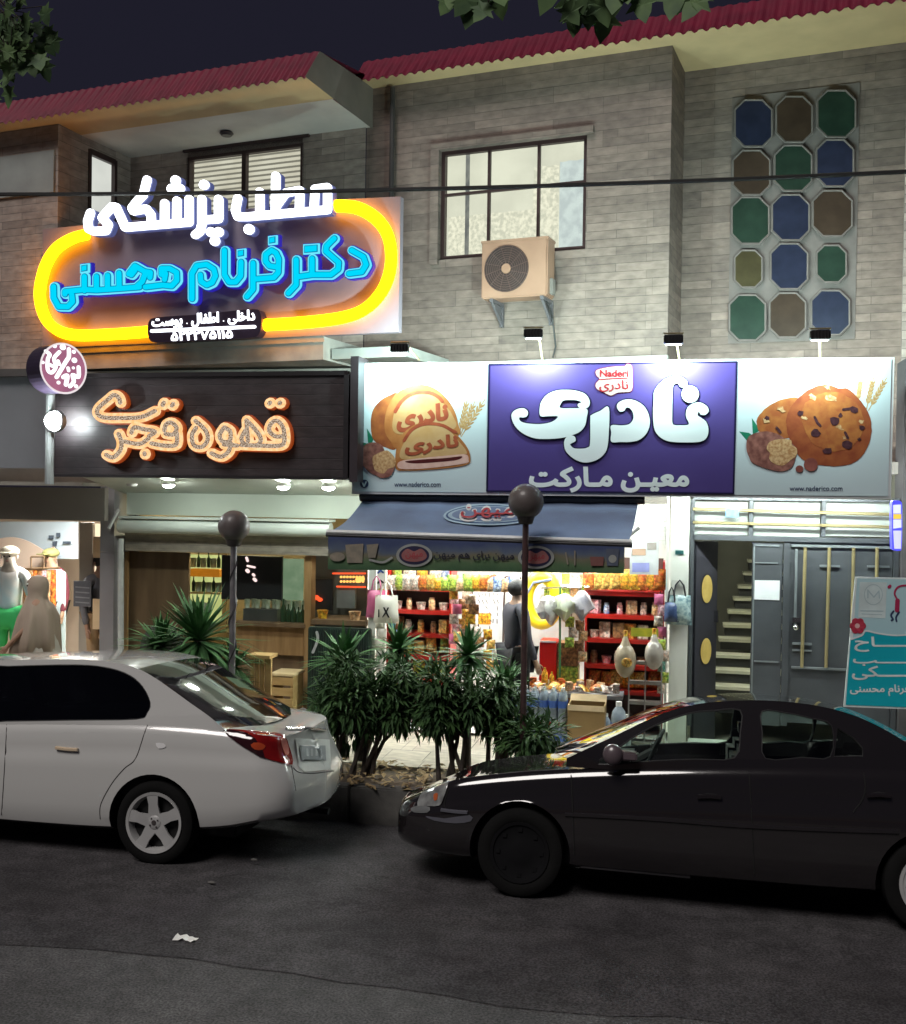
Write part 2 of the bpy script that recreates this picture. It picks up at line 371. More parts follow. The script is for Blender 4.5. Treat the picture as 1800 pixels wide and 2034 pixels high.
# dry leaves on the bed
mb = MB(); rr = random.Random(8)
for k in range(420):
    x = rr.uniform(-3.4, -1.4) if k < 300 else rr.uniform(-7, 4); y = rr.uniform(YK-.02, YK+.85); z = .12+rr.uniform(0, .05)
    a = rr.uniform(0, 6.3); s_ = rr.uniform(.025, .06); t = rr.uniform(-.5, .5)
    p = [(-s_, 0), (0, -.45*s_), (s_, 0), (0, .45*s_)]
    mb.add([(x+u*math.cos(a)-v*math.sin(a), y+u*math.sin(a)+v*math.cos(a), z+u*t+abs(v)*.5) for u, v in p], [(0, 1, 2), (0, 2, 3)])
tag(mb.build('fallen_leaves', mat('dry_leaf', (.42, .33, .17), .8, c2=(.20, .13, .06), ns=3), None, fix=False), kind='stuff')
# scrap of foil on the road
mb = MB(); g = G(364, 1872); rr = random.Random(4)
n = 7; P = [(g.x-.07+.14*i/n, g.y+.03*j+rr.uniform(-.01, .01), .006+rr.uniform(0, .018)) for j in range(3) for i in range(n+1)]
mb.add(P, [(j*(n+1)+i, j*(n+1)+i+1, (j+1)*(n+1)+i+1, (j+1)*(n+1)+i) for j in range(2) for i in range(n)])
tag(mb.build('litter', mat('foil', (.95, .95, .9), .35, em=None), None, fix=False), 'small crumpled white scrap lying alone on the dark road', 'litter')
for i, (a, b) in enumerate([(505, 1710), (420, 1755)]):
    mb = MB(); g = G(a, b); mb.sphere((g.x, g.y, .008), .028, 8, (1, .6, .35))
    tag(mb.build('pebble', conc, None, smooth=True), ['pale pebble on the road just behind the rear wheel of the white car', 'darker pebble on the road, nearer than the one by the white bumper'][i], 'pebble')

# ================================================================ upper storey
V0 = 11.3; VR = 12.05; VF = 9.98
bld = thing('apartment_building', 'grey stone clad two storey building with red corrugated eaves over the shops', 'building', (0, 0, 0), R(-10))
wallm = stone('split_stone', [(.25, .197, .170), (.215, .170, .148), (.18, .143, .127), (.28, .223, .192)], .66, .09, .75, .55, (.125, .105, .095), .003)
wallL = stone('split_stone_lit', [(.42, .36, .32), (.36, .31, .28), (.31, .27, .245), (.45, .39, .35)], .62, .09, .75, .5, (.14, .125, .118), .003)  # paler copy of the wall stone; neon light put into its colour
def wall_holes(mb, u0, u1, z0, z1, v, holes, depth=.18, mi=0):
    us = sorted({u0, u1, *[h[0] for h in holes], *[h[1] for h in holes]}); zs = sorted({z0, z1, *[h[2] for h in holes], *[h[3] for h in holes]})
    for a, b in zip(us[:-1], us[1:]):
        for c, d in zip(zs[:-1], zs[1:]):
            mu, mz = (a+b)/2, (c+d)/2
            if any(h[0] < mu < h[1] and h[2] < mz < h[3] for h in holes): continue
            mb.add([(a, v, c), (b, v, c), (b, v, d), (a, v, d)], [(0, 1, 2, 3)], mi)
    for h in holes:
        a, b, c, d = h
        for q in ([(a, v, c), (a, v+depth, c), (a, v+depth, d), (a, v, d)], [(b, v, c), (b, v, d), (b, v+depth, d), (b, v+depth, c)],
                  [(a, v, c), (b, v, c), (b, v+depth, c), (a, v+depth, c)], [(a, v, d), (a, v+depth, d), (b, v+depth, d), (b, v, d)]): mb.add(q, [(0, 1, 2, 3)], mi)
def uz(p): return p.x, p.z
# main wall
uA = B(728, 300, V0).x; uC = B(1331, 400, V0).x; zB = 2.95
zT = B(1335, 90, V0).z; zTl = B(740, 160, V0).z; zT0 = (zT+zTl)/2+.02
w0 = B(875, 302, V0); w1 = B(1163, 490, V0); wz1 = (B(875, 302, V0).z+B(1165, 263, V0).z)/2; wz0 = (B(873, 520, V0).z+B(1158, 490, V0).z)/2
win = (w0.x, w1.x, wz0, wz1)
mb = MB(); wall_holes(mb, uA, uC, zB, zT0+.15, V0, [win], .22)
mb.add([(uC, V0, zB), (uC, VR, zB), (uC, VR, zT0+.15), (uC, V0, zT0+.15)], [(0, 1, 2, 3)])
mb.build('front_wall', wallm, bld, fix=False)
# recessed wall with fifteen coloured panes
uE = 6.5
mb = MB(); mb.add([(uC, VR, zB), (uE, VR, zB), (uE, VR, zT0+.15), (uC, VR, zT0+.15)], [(0, 1, 2, 3)]); mb.build('side_wall', wallm, bld, fix=False)
PC = {'b': (.022, .027, .055), 'o': (.058, .038, .026), 'g': (.021, .044, .030), 'y': (.066, .055, .026)}
pm = {k: mat('coloured_glass_'+k, c, .35, c2=tuple(x*.7 for x in c), ns=6, bump=.3, bs=8, spec=.25) for k, c in PC.items()}
frm = mat('pale_cement', (.185, .16, .148), .8, c2=(.15, .13, .12), ns=7)
rows = [[(1497, 245, 70, 88, 'b'), (1578, 237, 68, 86, 'o'), (1662, 226, 72, 88, 'g')], [(1493, 343, 70, 84, 'o'), (1576, 334, 70, 86, 'g'), (1659, 324, 70, 88, 'b')],
        [(1491, 438, 70, 88, 'g'), (1571, 432, 70, 86, 'b'), (1654, 424, 74, 86, 'o')], [(1487, 534, 52, 70, 'y'), (1568, 529, 70, 86, 'b'), (1652, 524, 56, 70, 'g')],
        [(1485, 631, 68, 86, 'g'), (1565, 626, 68, 84, 'o'), (1650, 621, 72, 84, 'b')]]
rows[0][0] = rows[0][0]; k = 0
mb = MB(); c0 = B(1452, 700, VR); c1 = B(1702, 180, VR)
mb.box(B(1448, 600, VR).x, B(1700, 600, VR).x, VR-.012, VR-.002, B(1570, 678, VR).z, B(1578, 180, VR).z)
mb.build('pane_surround', frm, bld)
cn = {'b': 'blue', 'o': 'brown', 'g': 'green', 'y': 'ochre'}
for r_ in rows:
    for (x, y, ww, hh, kk) in r_:
        lp = []
        a_, b_, c_ = ww/2, hh/2, ww*.26
        lp = [(x+p, y+q) for p, q in ((-a_+c_, -b_), (a_-c_, -b_), (a_, -b_+c_), (a_, b_-c_), (a_-c_, b_), (-a_+c_, b_), (-a_, b_-c_), (-a_, -b_+c_))]
        cx = x; q = [B(a, b, VR-.05) for a, b in lp]; mb = MB(); slab(mb, [ccw([(v.x, v.z) for v in q])], VR-.036, .02)
        po = mb.build('coloured_pane', pm[kk], bld, fix=False)
        rim = MB(); lo = [(v.x, v.z) for v in q]; cxm = sum(a for a, b in lo)/len(lo); czm = sum(b for a, b in lo)/len(lo)
        pts = [(cxm+(a-cxm)*1.06, VR-.05, czm+(b-czm)*1.05) for a, b in lo]; rim.tube(pts+[pts[0], pts[1]], .014, 5); rim.build('pane_rim', frm, po)
# main window
wf = MB(); u0, u1, z0, z1 = win; fv = V0+.04; dk = mat('brown_frame', (.045, .022, .022), .45, ns=4); 
def bar(mb, a, b, c, d, t0=0, t1=.06): mb.box(a, b, fv+t0, fv+t1, c, d)
t = .045
bar(wf, u0, u1, z1-t, z1); bar(wf, u0, u1, z0, z0+t); bar(wf, u0, u0+t, z0+t, z1-t); bar(wf, u1-t, u1, z0+t, z1-t)
um1 = u0+(u1-u0)*.335; um2 = u0+(u1-u0)*.675; zm = z0+(z1-z0)*.60
for um in (um1, um2): bar(wf, um-.015, um+.015, z0+t, z1-t, .005, .05)
for a, b in ((u0+t, um1-.015), (um1+.015, um2-.015), (um2+.015, u1-t)): bar(wf, a, b, zm-.014, zm+.014, .005, .045)
wo = wf.build('window', dk, bld)
mb = MB(); mb.box(u0-.1, u1+.08, V0-.05, V0-.002, z1+.0, z1+.07); mb.box(u0-.1, u0-.0, V0-.05, V0-.002, z0-.06, z1); mb.build('window_surround', wallm, wo)
MB().box(u0+t, u1-t, fv+.02, fv+.026, z0+t, z1-t).build('pane', glass('window_glass', (.92, .93, .9)), wo)
lace = emat('lace_curtain', (1.0, .97, .80), .62, (.70, .70, .58), 22)  # curtains glow by themselves, standing in for light from the room
def wavy(mb, a, b, z0_, z1_, v, amp=.012, n=40, fq=7):
    vs_ = []
    for i in range(n+1):
        x = a+(b-a)*i/n; y = v+amp*math.sin(i/n*fq*2*math.pi)
        vs_ += [(x, y, z0_), (x, y, z1_)]
    mb.add(vs_, [(2*i, 2*i+2, 2*i+3, 2*i+1) for i in range(n)])
room = emat('lit_room_wall', (.90, .90, .76), .60, (.76, .76, .64), 1.5)
MB().add([(u0-1, fv+.5, z0-.5), (uC-.06, fv+.5, z0-.5), (uC-.06, fv+.5, z1+.6), (u0-1, fv+.5, z1+.6)], [(0, 1, 2, 3)]).build('lit_room', room, wo, fix=False)
mb = MB(); wavy(mb, u0+t, u0+(u1-u0)*.62, z0, z0+(z1-z0)*.42, fv+.12, fq=5); wavy(mb, u0+(u1-u0)*.62, u0+(u1-u0)*.79, z0, z0+(z1-z0)*.8, fv+.13, fq=2)
mb.build('lace_curtain', lace, wo, fix=False)
mb = MB(); wavy(mb, u0+(u1-u0)*.80, u1-t, z0, z0+(z1-z0)*.82, fv+.11, fq=2); mb.build('net_curtain', emat('blue_net', (.76, .86, .86), .58, (.62, .70, .72), 9), wo, fix=False)
mb = MB(); wavy(mb, u0+(u1-u0)*.15, u0+(u1-u0)*.18, z0, z1, fv+.10, fq=1)
mb.build('dark_drape', emat('dark_drape', (.28, .29, .27), .55, (.18, .19, .19), 8), wo, fix=False)  # dim glow put into the drape in place of room light
# soffit and roof, right part
zE = (B(900, 133, V0-.32).z+B(1340, 58, V0-.32).z)/2
beige = mat('beige_soffit', (.60, .45, .24), .7, c2=(.52, .39, .21), ns=3)
redm = mat('red_roof_sheet', (.20, .010, .036), .5, c2=(.14, .008, .028), ns=4)
uL = B(606, 140, 9.72).x
def eave(mb_s, mb_r, ua, ub, vE, vW, zE_, rise=.33, back=.32, zw=None):
    zw = zE_ if zw is None else zw
    mb_s.add([(ua, vE+.03, zE_-.004), (ub, vE+.03, zE_-.004), (ub, vW, zw), (ua, vW, zw)], [(0, 1, 2, 3)])
    n = int((ub-ua)/.115*8); vs_ = []
    for i in range(n+1):
        u = ua+(ub-ua)*i/n; wv = .016*math.cos(i/8*2*math.pi)
        vs_ += [(u, vE+wv*.2, zE_-.025-wv*1.1), (u, vE+back+wv*.2, zE_+rise-wv*.3), (u, vE+back+2.5, zE_+rise+.35)]
    fs = []
    for i in range(n): fs += [(3*i, 3*i+3, 3*i+4, 3*i+1), (3*i+1, 3*i+4, 3*i+5, 3*i+2)]
    mb_r.add(vs_, fs)
ms, mr = MB(), MB()
eave(ms, mr, uA-.05, uE, V0-.32, V0+.02, zE); ms.add([(uC, V0+.02, zE+.0), (uE, V0+.02, zE), (uE, VR+.02, zE), (uC, VR+.02, zE)], [(0, 1, 2, 3)])
zL = (B(4, 247, 9.72).z+B(605, 141, 9.72).z)/2
zC = zL-.03
# left part: sheet, slanted soffit band, white balcony ceiling, end face
uX0 = -16; mrL = MB()
eave(ms, mrL, uX0, uL, 9.72, 10.35, zL, .36, .30, zw=zC)
ms.build('eave_soffit', beige, bld, fix=False); r_o = mr.build('roof', redm, bld, fix=False); mrL.build('roof', redm, bld, fix=False)
mb = MB(); mb.add([(uX0, 10.35, zC), (uL-.02, 10.35, zC), (uL-.02, 11.3, zC+.0), (uX0, 11.3, zC)], [(0, 1, 2, 3)]); mb.build('balcony_ceiling', mat('white_ceiling', (.74, .72, .66), .7, c2=(.66, .64, .59), ns=3), bld, fix=False)
mb = MB(); mb.add([(uL, 9.72, zL-.02), (uL, V0+.3, zL-.06), (uL, V0+.3, zL+.45), (uL, 10.02, zL+.36)], [(0, 1, 2, 3)]); mb.build('roof_end', mat('grey_beige_board', (.23, .20, .17), .7, ns=3), bld, fix=False)
c = B(450, 274, 10.9); mb = MB(); mb.lathe([(.001, 0), (.07, 0), (.085, -.02), (.06, -.05), (.001, -.05)], (B(450, 274, 10.85).x, 10.85, zC-.002), n=20); mb.build('ceiling_lamp', mat('lamp_black', (.05, .04, .04), .4), bld, smooth=True)
# balcony: back wall, side wall, left block, slab
VB = 11.28; uS = B(115, 400, VF).x
zS1 = B(642, 668, VF).z; zS0 = B(642, 714, VF).z
bw0, bw1 = B(372, 400, VB).x, B(600, 400, VB).x; bz1 = B(372, 313, VB).z; bz0 = bz1-1.25
mb = MB(); wall_holes(mb, uS-.0, uA, zS0, zC+.3, VB, [(bw0, bw1, bz0, bz1)], .15)
mb.build('balcony_wall', wallL, bld, fix=False)
mb = MB(); sv0, sv1 = 10.52, 10.98; sz1 = B(186, 302, 10.52).z; sz0 = sz1-.9   # side wall of the left block, facing right
for (a, b, c_, d) in ((VF, sv0, zS0, zC+.3), (sv1, VB, zS0, zC+.3), (sv0, sv1, zS0, sz0), (sv0, sv1, sz1, zC+.3)):
    mb.add([(uS, a, c_), (uS, b, c_), (uS, b, d), (uS, a, d)], [(0, 1, 2, 3)])
wall_holes(mb, -16, uS, 3.0, zC+.05, VF, [])
mb.build('left_wall', wallL, bld, fix=False)
mb = MB(); mb.box(B(-60, 300, VF).x, B(110, 330, VF).x, VF-.03, VF-.002, B(100, 383, VF).z, B(100, 300, VF).z); mb.build('wall_panel', mat('pale_wall_tone', (.36, .39, .37), .5, c2=(.30, .32, .31), ns=4), bld)  # flat rectangle, paler than the wall around it
mb = MB(); bb = .05
for (a, b, c_, d) in ((sv0-.03, sv0+.02, sz0, sz1+.04), (sv1-.02, sv1+.03, sz0, sz1+.04), (sv0, sv1, sz1-.02, sz1+.05), (sv0, sv1, sz0-.03, sz0+.02)): mb.box(uS-.04, uS+.015, a, b, c_, d)
so_ = mb.build('side_window', dk, bld)
MB().add([(uS-.05, sv0, sz0), (uS-.05, sv1, sz0), (uS-.05, sv1, sz1), (uS-.05, sv0, sz1)], [(0, 1, 2, 3)]).build('pane', emat('bright_pane', (.83, .85, .78), .42, (.74, .76, .70), 2), so_, fix=False)
mb = MB()
for (a, b, c_, d) in ((bw0, bw1, bz1-.04, bz1+.06), (bw0, bw1, bz0, bz0+.05), (bw0-.02, bw0+.03, bz0, bz1), (bw1-.03, bw1+.02, bz0, bz1), ((bw0+bw1)/2-.03, (bw0+bw1)/2+.03, bz0, bz1)): mb.box(a, b, VB+.0, VB+.07, c_, d)
mb.box(bw0-.05, bw1+.1, VB-.04, VB-.003, bz1+.06, bz1+.17)
bo = mb.build('balcony_window', dk, bld)
mb = MB(); mb2 = MB()
for i in range(20):
    z = bz0+.03+i*(bz1-bz0)/20; s0_ = .0; mb.box(bw0+.03, bw1-.03, VB+.10, VB+.104, z, z+.036); mb2.box(bw0+.03, bw1-.03, VB+.105, VB+.109, z+.036, z+.0625)
mb.build('blind', emat('blind_lit', (.92, .90, .72), .36, (.80, .77, .6), 3), bo); mb2.build('blind_gap', emat('blind_dim', (.34, .33, .26), .3), bo)
mb = MB(); u_r = B(642, 700, VF).x; mb.box(uS-.35, u_r, VF, VB, zS0, zS1-.0); mb.box(uS-.35, u_r+.02, VF-.02, VF, zS1-.06, zS1+.02)
mb.build('balcony', mat('render_grey', (.40, .37, .33), .75, c2=(.28, .26, .24), ns=4, bump=.2, bs=30), bld)
mb = MB(); mb.box(u_r+.02, u_r+.9, VF+.15, V0-.01, zS0+.02, zS0+.13); mb.build('ledge', mat('render_pale', (.42, .43, .40), .7, ns=5), bld)
mb = MB(); mb.tube([(uL+.28, V0-.06, zE-.05), (uL+.28, V0-.06, 4.6)], .03, 8); mb.build('drain_pipe', mat('pipe_grey', (.06, .055, .055), .5), bld, smooth=True)
mb = MB(); zq = B(1330, 706, V0-.05).z; mb.box(uA, uC+.02, V0-.10, V0-.002, zq-.08, zq); mb.build('string_course', mat('ledge_stone', (.38, .38, .35), .6, ns=6), bld)
mb = MB(); mb.box(B(1795, 500, 11.6).x, uE+.3, 11.55, VR-.003, zB, zE-.01); mb.build('pilaster', wallL, bld)

# ================================================================ air conditioner
acf = 10.92
a0 = B(957, 486, acf); a1 = B(1090, 585, acf)
ac = thing('air_conditioner', 'cream outdoor air conditioner unit on steel brackets below the lit upper window', 'air conditioner', (0, 0, 0), R(-10))
az1 = (B(957, 483, acf).z+B(1090, 466, acf).z)/2; az0 = (B(957, 590, acf).z+B(1090, 590, acf).z)/2; au0, au1 = a0.x, B(1088, 500, acf).x
cream = mat('neon_tinted_cream', (.36, .215, .145), .5, c2=(.31, .18, .12), ns=4)  # cream shell turned orange brown: the neon's cast is mixed into the colour
mb = MB(); mb.bbox(au0, au1, acf, acf+.27, az0, az1, .015); mb.box(au0-.005, au1+.005, acf-.005, acf+.275, az1-.02, az1+.004); mb.build('body', cream, ac, smooth=True)
fc = (au0+(au1-au0)*.385, acf, (az0+az1)/2); fr = (az1-az0)*.405
mb = MB(); mb.lathe([(fr*.01, -.006), (fr, -.006), (fr, -.003), (fr*.01, -.003)], fc, 'y', 36); mb.build('fan_opening', mat('fan_dark', (.045, .028, .026), .6), ac)
mb = MB()
for i in range(1, 9):
    rr_ = fr*(.22+.095*i)
    mb.tube([(fc[0]+rr_*math.cos(a*math.pi/18), acf-.012, fc[2]+rr_*math.sin(a*math.pi/18)) for a in range(37)], .0028, 4, cap=False)
for a in range(12): mb.tube([(fc[0]+fr*.2*math.cos(a*R(30)), acf-.012, fc[2]+fr*.2*math.sin(a*R(30))), (fc[0]+fr*math.cos(a*R(30)+.25), acf-.012, fc[2]+fr*math.sin(a*R(30)+.25))], .003, 4)
mb.build('fan_grille', mat('grille_brown', (.15, .09, .075), .5), ac)
mb = MB(); mb.lathe([(.001, -.022), (fr*.2, -.02), (fr*.22, -.008)], fc, 'y', 20); mb.build('hub', cream, ac)
mb = MB(); mb.bbox(au1-.02, au1+.035, acf+.09, acf+.2, az0+.03, az0+.2, .01); mb.build('valve_cover', mat('cover_grey', (.25, .23, .21), .5), ac)
for uu in (au0+.12, au1-.06):
    mb = MB(); mb.box(uu-.02, uu+.02, acf, V0-.01, az0-.035, az0-.001); mb.box(uu-.02, uu+.02, V0-.045, V0-.003, az0-.26, az0-.035)
    mb.tube([(uu, acf+.02, az0-.035), (uu, V0-.03, az0-.24)], .016, 6)
    mb.add([(uu, acf+.02, az0-.036), (uu, V0-.05, az0-.036), (uu, V0-.05, az0-.24)], [(0, 1, 2)])
    mb.build('bracket', mat('bracket_steel', (.13, .12, .13), .5), ac)
mb = MB(); p = [(au1-.05, acf+.1, az0), (au1-.02, V0-.1, az0-.2), (au1+.0, V0-.03, az0-.5), (au1-.03, V0-.03, az0-.62)]; mb.tube(p, .009, 6); mb.build('hose', mat('cable_black', (.02, .02, .02), .5), ac)

# ================================================================ sky line cable
mb = MB(); pts = []
for i in range(41):
    t = i/40; xx = -60+t*1920; yy = 386+(338-386)*t+12*(4*t*(1-t))*1.0-(4 if t < .5 else 0)*0
    pts.append(S(xx, yy, 9.0+.4*t))
mb.tube(pts, .019, 6); tag(mb.build('power_cable', mat('cable_black', (.02, .02, .02), .5), None, smooth=True), 'thick black cable strung across the whole street front', 'cable')
# ================================================================ medical sign on the balcony
VM = 9.86
med = thing('neon_sign', 'medical office sign with yellow neon oval, white and cyan glowing letters', 'sign', (0, 0, 0), R(-10))
fB = lambda a, b: B(a, b, VM)
panel_m = mat('sign_panel_grey', (.27, .23, .27), .6, c2=(.24, .205, .24), ns=3)
mb = MB(); slab(mb, px([[(75, 452), (665, 392), (789, 386), (785, 657), (75, 690)]], fB), VM+.16, .08); mb.build('panel', panel_m, med, fix=False)
VT = VM
def zig(origin, sc_, pts): return [(origin[0]+p[0]/sc_, origin[1]+p[1]/sc_) for p in pts]
# neon oval, two open ends
ty = emat('neon_yellow', (1, .34, .0015), 5.0)
def flat_tube(name, pts, r, m, par, v, squash=1):
    q = [B(a, b, v) for a, b in catmull(pts, 6, False)]; mb = MB(); mb.tube(q, r, 8); return mb.build(name, m, par, smooth=True)
flat_tube('neon_tube', [(172, 466), (145, 473), (112, 494), (90, 530), (79, 580), (86, 622), (106, 650), (145, 665), (220, 664), (300, 658)], .066, ty, med, VM)
flat_tube('neon_tube', [(514, 646), (600, 641), (680, 631), (725, 614), (757, 582), (774, 542), (777, 500), (767, 460), (742, 430), (706, 412), (662, 409)], .066, ty, med, VM)
# white words
W2 = (150, 340); W1 = (400, 340)
st = []
for pts in ([(185, 500), (152, 600), (165, 690), (225, 718), (370, 712), (398, 640), (325, 555), (440, 425), (490, 430), (560, 580), (600, 672), (1360, 610), (1360, 335)],
            [(860, 105), (815, 285), (765, 335), (680, 440), (700, 478), (850, 450), (905, 520), (915, 640)], [(1070, 385), (1068, 625)], [(1215, 355), (1212, 615)],
            [(1512, 335), (1512, 640), (1490, 720), (1435, 760)], [(1712, 335), (1712, 570), (1512, 585)]):
    st += stroke(zig(W2, 6, pts), 8)
for c_ in ((1200, 112), (1155, 212), (1250, 212), (1540, 165), (1622, 728), (1712, 728), (1668, 835)): st.append(circ(*zig(W2, 6, [c_])[0], 9.3))
for pts in ([(440, 325), (412, 470), (440, 545), (560, 545), (1510, 462), (1510, 195), (1360, 215), (1350, 450)], [(703, 250), (703, 520)], [(893, 60), (888, 500)],
            [(890, 430), (1010, 262), (1180, 230), (1175, 450)]):
    st += stroke(zig(W1, 6, pts), 8)
st.append(circ(*zig(W1, 6, [(575, 695)])[0], 10))
VW = VM-.07
fW = lambda a, b: B(a, b, VW)
white_n = emat('white_neon', (.88, .92, 1.0), 2.2)
art('lettering', st, fW, VW, 0, white_n, med, .02)
big = []
for lp in st:
    cx = sum(p[0] for p in lp)/len(lp); cy__ = sum(p[1] for p in lp)/len(lp); big.append([(cx+(p[0]-cx)*1.08+1.5, cy__+(p[1]-cy__)*1.08+1) for p in lp])
art('letter_glow_casing', big, fW, VW+.075, 0, mat('casing_blue', (.05, .06, .14), .5, em=(.25, .3, .8), es=.12), med, .07)
# cyan words
K4 = ((80, 480), 5); K5 = ((360, 440), 4.5)
BL = [(K4, [(150, 450), (152, 560), (200, 648), (290, 650), (338, 600), (330, 530)]), (K4, [(262, 525), (262, 500), (450, 480), (575, 485), (800, 470), (1000, 455)]), (K4, [(455, 350), (455, 490)]),
      (K4, [(575, 350), (575, 480)]), (K4, [(685, 340), (685, 480)]), (K4, [(798, 315), (800, 470)]), (K4, [(895, 325), (955, 245), (1050, 300), (1110, 310), (1105, 360)]),
      (K4, [(920, 335), (955, 290)]), (K4, [(1060, 320), (1030, 400), (960, 460)]), (K4, [(1060, 455), (1230, 435), (1320, 445), (1372, 390), (1370, 310), (1300, 272), (1220, 272), (1220, 330)]),
      (K4, [(1250, 380), (1260, 320)]),
      (K5, [(110, 695), (110, 470), (150, 400), (240, 388), (305, 430), (320, 490), (290, 550), (240, 572), (190, 540), (185, 480)]),
      (K5, [(400, 262), (400, 480), (440, 545), (500, 545), (545, 490), (548, 365)]), (K5, [(600, 675), (655, 610), (655, 375)]), (K5, [(655, 520), (840, 505), (880, 460), (885, 340), (860, 285), (820, 262), (770, 300), (768, 360), (800, 400), (860, 410)]),
      (K5, [(970, 645), (1040, 570), (1040, 345)]), (K5, [(1040, 500), (1180, 480), (1350, 480), (1415, 430), (1420, 370), (1305, 270), (1310, 225), (1380, 155)]), (K5, [(1182, 335), (1182, 480)]),
      (K5, [(1535, 262), (1640, 320), (1665, 390), (1625, 455), (1510, 470)])]
SQ = [(K4, (452, 262), 9, 9), (K5, (545, 283), 9, 9), (K5, (825, 165), 9, 9), (K5, (1170, 243), 16, 10)]
def cy_layer(name, r, m, off, th):
    L = []
    for (o_, s_), pts in BL: L += stroke(zig(o_, s_, pts), r, n=10)
    for (o_, s_), c_, a, b in SQ:
        x, y = zig(o_, s_, [c_])[0]; k = r-9.3
        L.append([(x-a-k, y-b-k+2), (x+a+k, y-b-k), (x+a+k, y+b+k), (x-a-k, y+b+k+2)])
    art(name, L, fW, VW-off, 0, m, med, th)
cy_layer('letter_glow_casing', 11.6, mat('side_glow_navy', (.01, .01, .10), .4, em=(.03, .02, .6), es=.3), -.06, .055)  # blue glow around the letters, put into a wider layer
cy_layer('lettering', 9.3, emat('cyan_neon_pale', (.15, .80, 1), .52), 0, .02)
cy_layer('letter_inlay', 6.6, emat('cyan_neon_deep', (.0, .30, .62), .32), .022, .004)
cy_layer('letter_core', 5.0, emat('cyan_neon', (.0, .70, 1.0), .50), .027, .004)
# small dark plate with the white line and telephone number
VP = VM-.09
fP = lambda a, b: B(a, b, VP)
mb = MB(); slab(mb, px([catmull([(293, 655), (297, 637), (315, 630), (400, 624), (500, 614), (517, 622), (519, 645), (514, 664), (495, 671), (400, 676), (315, 680), (297, 674)], 4)], fP), VP+.11, .11)
plate = mb.build('number_plate_box', mat('plate_dark', (.035, .02, .04), .4), med, fix=False)
L = fit_text('داخلی . اطفال . پوست', 303, 622, 506, 650, .05); L = [[(a, b-(a-404)*.065) for a, b in lp] for lp in L]
art('lettering', L, fP, VP, 0, white_n, plate, .008, False)
art('lettering', stroke([(302, 657.5), (506, 649)], 3.0), fP, VP, 0, white_n, plate, .008)
L = fit_text('۵۲۲۲۷۵۱۱۵', 341, 657, 462, 674, .07, rtl=False); L = [[(a, b-(a-400)*.05) for a, b in lp] for lp in L]
art('lettering', L, fP, VP, 0, white_n, plate, .008, False)

# ================================================================ cafe fascia
YC = 9.95
cafe = thing('cafe_sign', 'dark board fascia with glowing cream cafe lettering under the balcony', 'sign')
boards = stone('dark_boards', [(.050, .040, .045), (.060, .048, .052), (.042, .034, .040), (.055, .045, .048)], 2.6, .105, .5, .35, (.012, .01, .012), .004, .37)
fC = lambda a, b: S(a, b, YC)
c0 = S(92, 752, YC); c1 = S(682, 944, YC); zc1 = S(400, 748, YC).z; zc0 = S(400, 944, YC).z
mb = MB(); mb.box(c0.x, c1.x, YC+.02, YC+.22, zc0, zc1); mb.build('panel', boards, cafe)
mb = MB(); mb.box(c0.x-.02, c1.x+.03, YC, YC+.24, zc1+.002, zc1+.045); mb.box(c1.x+.002, c1.x+.05, YC-.02, YC+.25, zc0-.02, zc1+.002); mb.box(c0.x, c1.x, YC, YC+.22, zc0-.03, zc0-.002)
mb.build('frame', mat('frame_dark', (.04, .035, .038), .4, metal=.3), cafe)
mb = MB(); a = S(686, 740, YC); mb.box(a.x+.06, a.x+.14, YC-.02, YC+.3, zc0-.05, zc1+.18); mb.build('end_post', mat('end_post', (.075, .062, .07), .4, metal=.3), cafe)
O6 = (170, 750); s6 = 1800/420
CF = [[(305, 215), (290, 170), (250, 150), (205, 185), (120, 260), (112, 310), (170, 342), (320, 345), (480, 338), (600, 285)],
      [(665, 235), (675, 215)], [(745, 240), (755, 225)], [(690, 480), (755, 485), (785, 430), (740, 385), (695, 400), (680, 450)], [(785, 470), (780, 570), (680, 580), (570, 560)],
      [(400, 470), (425, 425), (500, 440), (600, 460), (550, 500)], [(545, 520), (470, 565), (340, 545)], [(512, 645), (512, 655)], [(290, 480), (315, 545), (305, 620), (245, 680), (185, 658)],
      [(945, 370), (1030, 450), (1048, 530), (1000, 590), (930, 575), (915, 490), (950, 430)], [(1190, 425), (1240, 460), (1235, 540), (1175, 545), (1150, 490), (1185, 430)],
      [(1245, 560), (1225, 630), (1160, 675), (1080, 645)], [(1185, 570), (1300, 580)], [(1378, 365), (1450, 440), (1500, 520), (1470, 575), (1370, 570), (1335, 520), (1370, 450)], [(1378, 365), (1390, 540)],
      [(1335, 575), (1500, 580), (1660, 580), (1700, 540), (1690, 430), (1640, 370), (1590, 390), (1570, 450), (1620, 500), (1690, 500)], [(1572, 222), (1580, 215)], [(1658, 222), (1665, 215)]]
L = []; L2 = []; L3 = []
for p in CF:
    q = zig(O6, s6, p); L += stroke(q, 10.2, 4 if len(p) > 2 else 0, 10); L2 += stroke(q, 4.3, 4 if len(p) > 2 else 0, 8); L3 += stroke(q, 12.6, 3 if len(p) > 2 else 0, 10)
YL = YC-.05
fL = lambda a, b: S(a, b, YL)
art('letter_glow_casing', L3, fL, YC+.018, 0, mat('casing_brown', (.12, .03, .015), .5, em=(.9, .14, .02), es=.14), cafe, .05)
art('lettering', L, fL, YL, 0, emat('cream_neon', (1, .66, .36), .60, (1.0, .50, .20), 25), cafe, .02)
art('letter_pattern', L2, fL, YL-.022, 0, emat('floral_print', (.95, .80, .62), .40, (.14, .05, .015), 95), cafe, .003)
